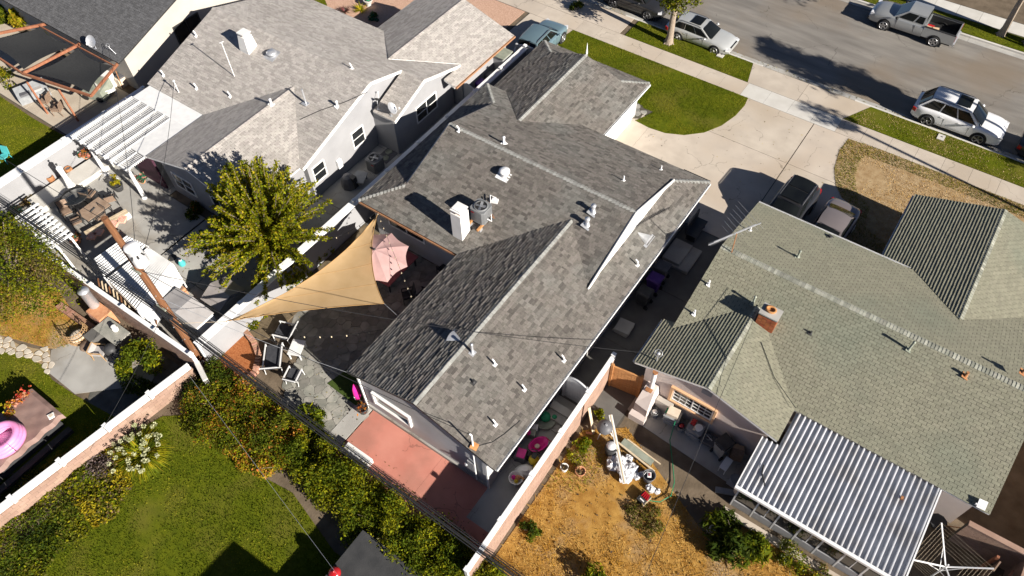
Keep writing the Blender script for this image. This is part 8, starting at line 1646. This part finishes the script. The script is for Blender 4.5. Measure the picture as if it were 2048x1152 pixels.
soft('clutter_pile', 'grey boards and rags piled at the corner of the corrugated cover', 'junk', P(1452, 985), [('board', 'box', ((0, 0, .1), (.9, .25, .08), .2), 'tote_grey'), ('board', 'box', ((.25, .3, .2), (.7, .2, .06), -.3), 'lid_grey'), ('rag', 'ball', ((.4, .1, .3), .18, 6, .6), 'pinkf' if False else 'cloth_beige'), ('tub', 'lathe', ((.2, .6, 0), [(.2, 0), (.24, .3), (.2, .28)], 10), 'tote_grey'), ('rod', 'tube', ([(.4, -.3, 0), (.7, .3, .9)], .025, 5), 'white_metal')], .2)
# rotary clothesline
cc = Vector((8.05, 15.4, 0)); t = thing('rotary_clothesline', 'rotary clothesline with white arms beside the corrugated cover', 'clothesline', tuple(cc)); k = MB(); k.tube([tuple(cc), (cc.x, cc.y, 2.0)], .03, 8); k.build('pole', M['white_metal'], t); arms = []
for i in range(4):
    a = R(28 + 90 * i); e = Vector((cc.x + 1.5 * math.cos(a), cc.y + 1.5 * math.sin(a), 2.15)); arms.append(e); k = MB(); k.beam((cc.x, cc.y, 1.75), e, .045, .045); k.beam((cc.x, cc.y, 1.25), Vector((cc.x, cc.y, 1.75)).lerp(e, .5), .02, .02); k.build('arm', M['white_metal'], t)
k = MB()
for q in range(7):
    u = .4 + .1 * q; pts = [Vector((cc.x, cc.y, 1.75)).lerp(e, u) for e in arms]; k.tube(pts + [pts[0]], .004, 4, sm=False)
k.build('lines', M['plank'], t)
t = thing('side_gate', 'brown boarded side gate between pink walls by the clothesline', 'gate', (9.9, 16.2, 0))
for i in range(5): bx('board', (9.65 + .13 * i, 16.6 - .55 * i, .8), (.05, .52, 1.5), 'brown_mesh', t, R(-14))
bx('post', (9.55, 16.9, .85), (.1, .1, 1.7), 'redwood', t); bx('rail', (9.9, 15.6, 1.5), (.06, 2.5, .08), 'redwood', t, R(-14))
soft('wheelbarrow', 'dark heap of garden things below the cream wall', 'junk', P(1868, 1050), [('tub', 'lathe', ((0, 0, .1), [(.2, 0), (.35, .3), (.3, .28)], 10), 'bin_black'), ('handle', 'tube', ([(.3, 0, .4), (.8, .2, .5)], .02, 5), 'rust'), ('wheel', 'tube', ([(-.4, -.04, .15), (-.4, .04, .15)], .15, 10), 'tyre')])
bx('access_box', (9.5, 26, .02), (.01, .01, .01), 'bin_black', right) if False else None
k = P(2045, 775); 
# verge box, tree ring
p = P(1442, 110, .05); soft('meter_cover', 'pale concrete meter cover set in the green verge', 'cover', (p.x, p.y, .045), [('lid', 'box', ((0, 0, .02), (.42, .55, .05)), 'conc_light'), ('keyhole', 'box', ((.02, .03, .048), (.1, .07, .01)), 'bin_black')])
p = P(1882, 275, .05); soft('meter_cover', 'pale meter cover in the patchy right verge near the white SUV', 'cover', (p.x, p.y, .045), [('lid', 'box', ((0, 0, .02), (.4, .5, .05)), 'conc_light'), ('keyhole', 'box', ((.02, .03, .048), (.1, .07, .01)), 'bin_black')])
k = MB(); q = [(p.x, p.y) for p in xy([(1268, 203), (1284, 212), (1290, 224), (1280, 238), (1262, 238), (1255, 226)])]; base = struct('stepping_pad', MB().prism(q, 0, .045), M['joint']); stones(base, q, .35, M['conc_grey'] if False else M['flag'], 0, .07)
p = P(738, 12); soft('stone_urn', 'pale stone urn with a plant in the pink gravel garden', 'urn', p, [('urn', 'lathe', ((0, 0, 0), [(.2, 0), (.15, .1), (.32, .45), (.36, .5), (.28, .5), (.25, .4)], 14), 'conc_light'), ('plant', 'ball', ((0, 0, .6), .2, 6), 'toy_green')])
# rear neighbour: dark flat roof at the bottom edge with a red ball on it, gabled house whose shadow lies on the lawn
t = thing('shed', 'low black topped shed at the bottom edge with a red lid on its corner', 'shed', (-9, 2.4, 0)); k = MB(); k.prism([(-10.75, -2), (-7.3, -2), (-7.3, 4.35), (-10.75, 4.35)], .95, 1.05); k.build('roof', mat('roof_felt', (.035, .036, .038), (.055, .055, .056), 2, .9, .3, 30), t); k = MB(); k.prism([(-10.55, -2), (-7.5, -2), (-7.5, 4.15), (-10.55, 4.15)], 0, .95); k.build('wall', M['stucco_dim'], t)
ng = thing('house', 'rear neighbour house below the frame whose shadow lies on the big lawn', 'house', (-2, -4, 0)); k = MB(); k.prism([(-6.3, -10), (2, -10), (2, .25), (-5.9, -.1)], 0, 4.5); k.build('wall', M['stucco_cream'], ng); k = MB(); k.prism([(-6.4, -10.1), (2.1, -10.1), (2.1, .35), (-6.0, 0)], 4.5, 4.6); k.build('roof', M['sh_char'], ng)
p = P(669, 1146, 1.2); soft('red_ball', 'shiny red round lid on the corner of the dark shed roof', 'ball', (p.x, p.y, 1.06), [('ball', 'ball', ((0, 0, .14), .25, 9, .65), 'lamp_red'), ('knob', 'ball', ((0, 0, .33), .05, 6), 'lamp_red')])
# ------------------------------------------------------------------ fallen leaves and small litter
def litter(label, poly, n, mats, z, size=.07):
    xs = [p[0] for p in poly]; ys = [p[1] for p in poly]; P_ = []
    while len(P_) < n:
        x, y = rnd.uniform(min(xs), max(xs)), rnd.uniform(min(ys), max(ys))
        if in_poly(x, y, poly): P_.append((x, y, z + rnd.uniform(.005, .02)))
    P_ = np.array(P_); d = rng.normal(0, 1, P_.shape); d[:, 2] *= .12; V, F = leaves(P_, size, 1.6, up=2.0, dirs=d)
    tag(arrays_mesh('fallen_leaves', V, F, mats, mi=rng.integers(0, len(mats), len(P_))), label, 'leaves', None, 'stuff')
LT = [LM['dry'], LM['brown'], LM['olive'], LM['yellow']]
litter('dry leaves scattered under the mulberry on the grey concrete', [(-29, 7.5), (-22.6, 7.5), (-22.6, 17), (-25.9, 17), (-29, 12.5)], 520, LT, .03)
litter('few dry leaves on the concrete driveway edges', [(-13, 31), (-1.5, 31), (-1.5, 37.8), (-9.5, 37.8)], 90, LT, .03, .06)
litter('leaves and twigs on the red patio beside the hedge', [(-14.3, 5.7), (-6.7, 5.7), (-6.7, 7.2), (-14.3, 7.4)], 170, LT, .03, .06)
litter('leaves gathered in the gutter of the street', [(-30, 41.5), (8, 41.5), (8, 42.0), (-30, 42.0)], 420, LT, -.11, .08)
litter('dry leaves and scraps over the back yard of dead grass', [(-6, 4.5), (-6, 13), (-4.6, 14.4), (.6, 12), (6.5, 13), (6.5, 4.5)], 420, [LM['dry'], LM['brown'], DRY[2]], .05, .1)
litter('leaves lying on the flagstones near the planter', [(-20.8, 9.8), (-17.8, 7), (-14.6, 6.4), (-14.6, 8.8), (-18, 12), (-20.8, 14)], 120, LT, .04, .06)
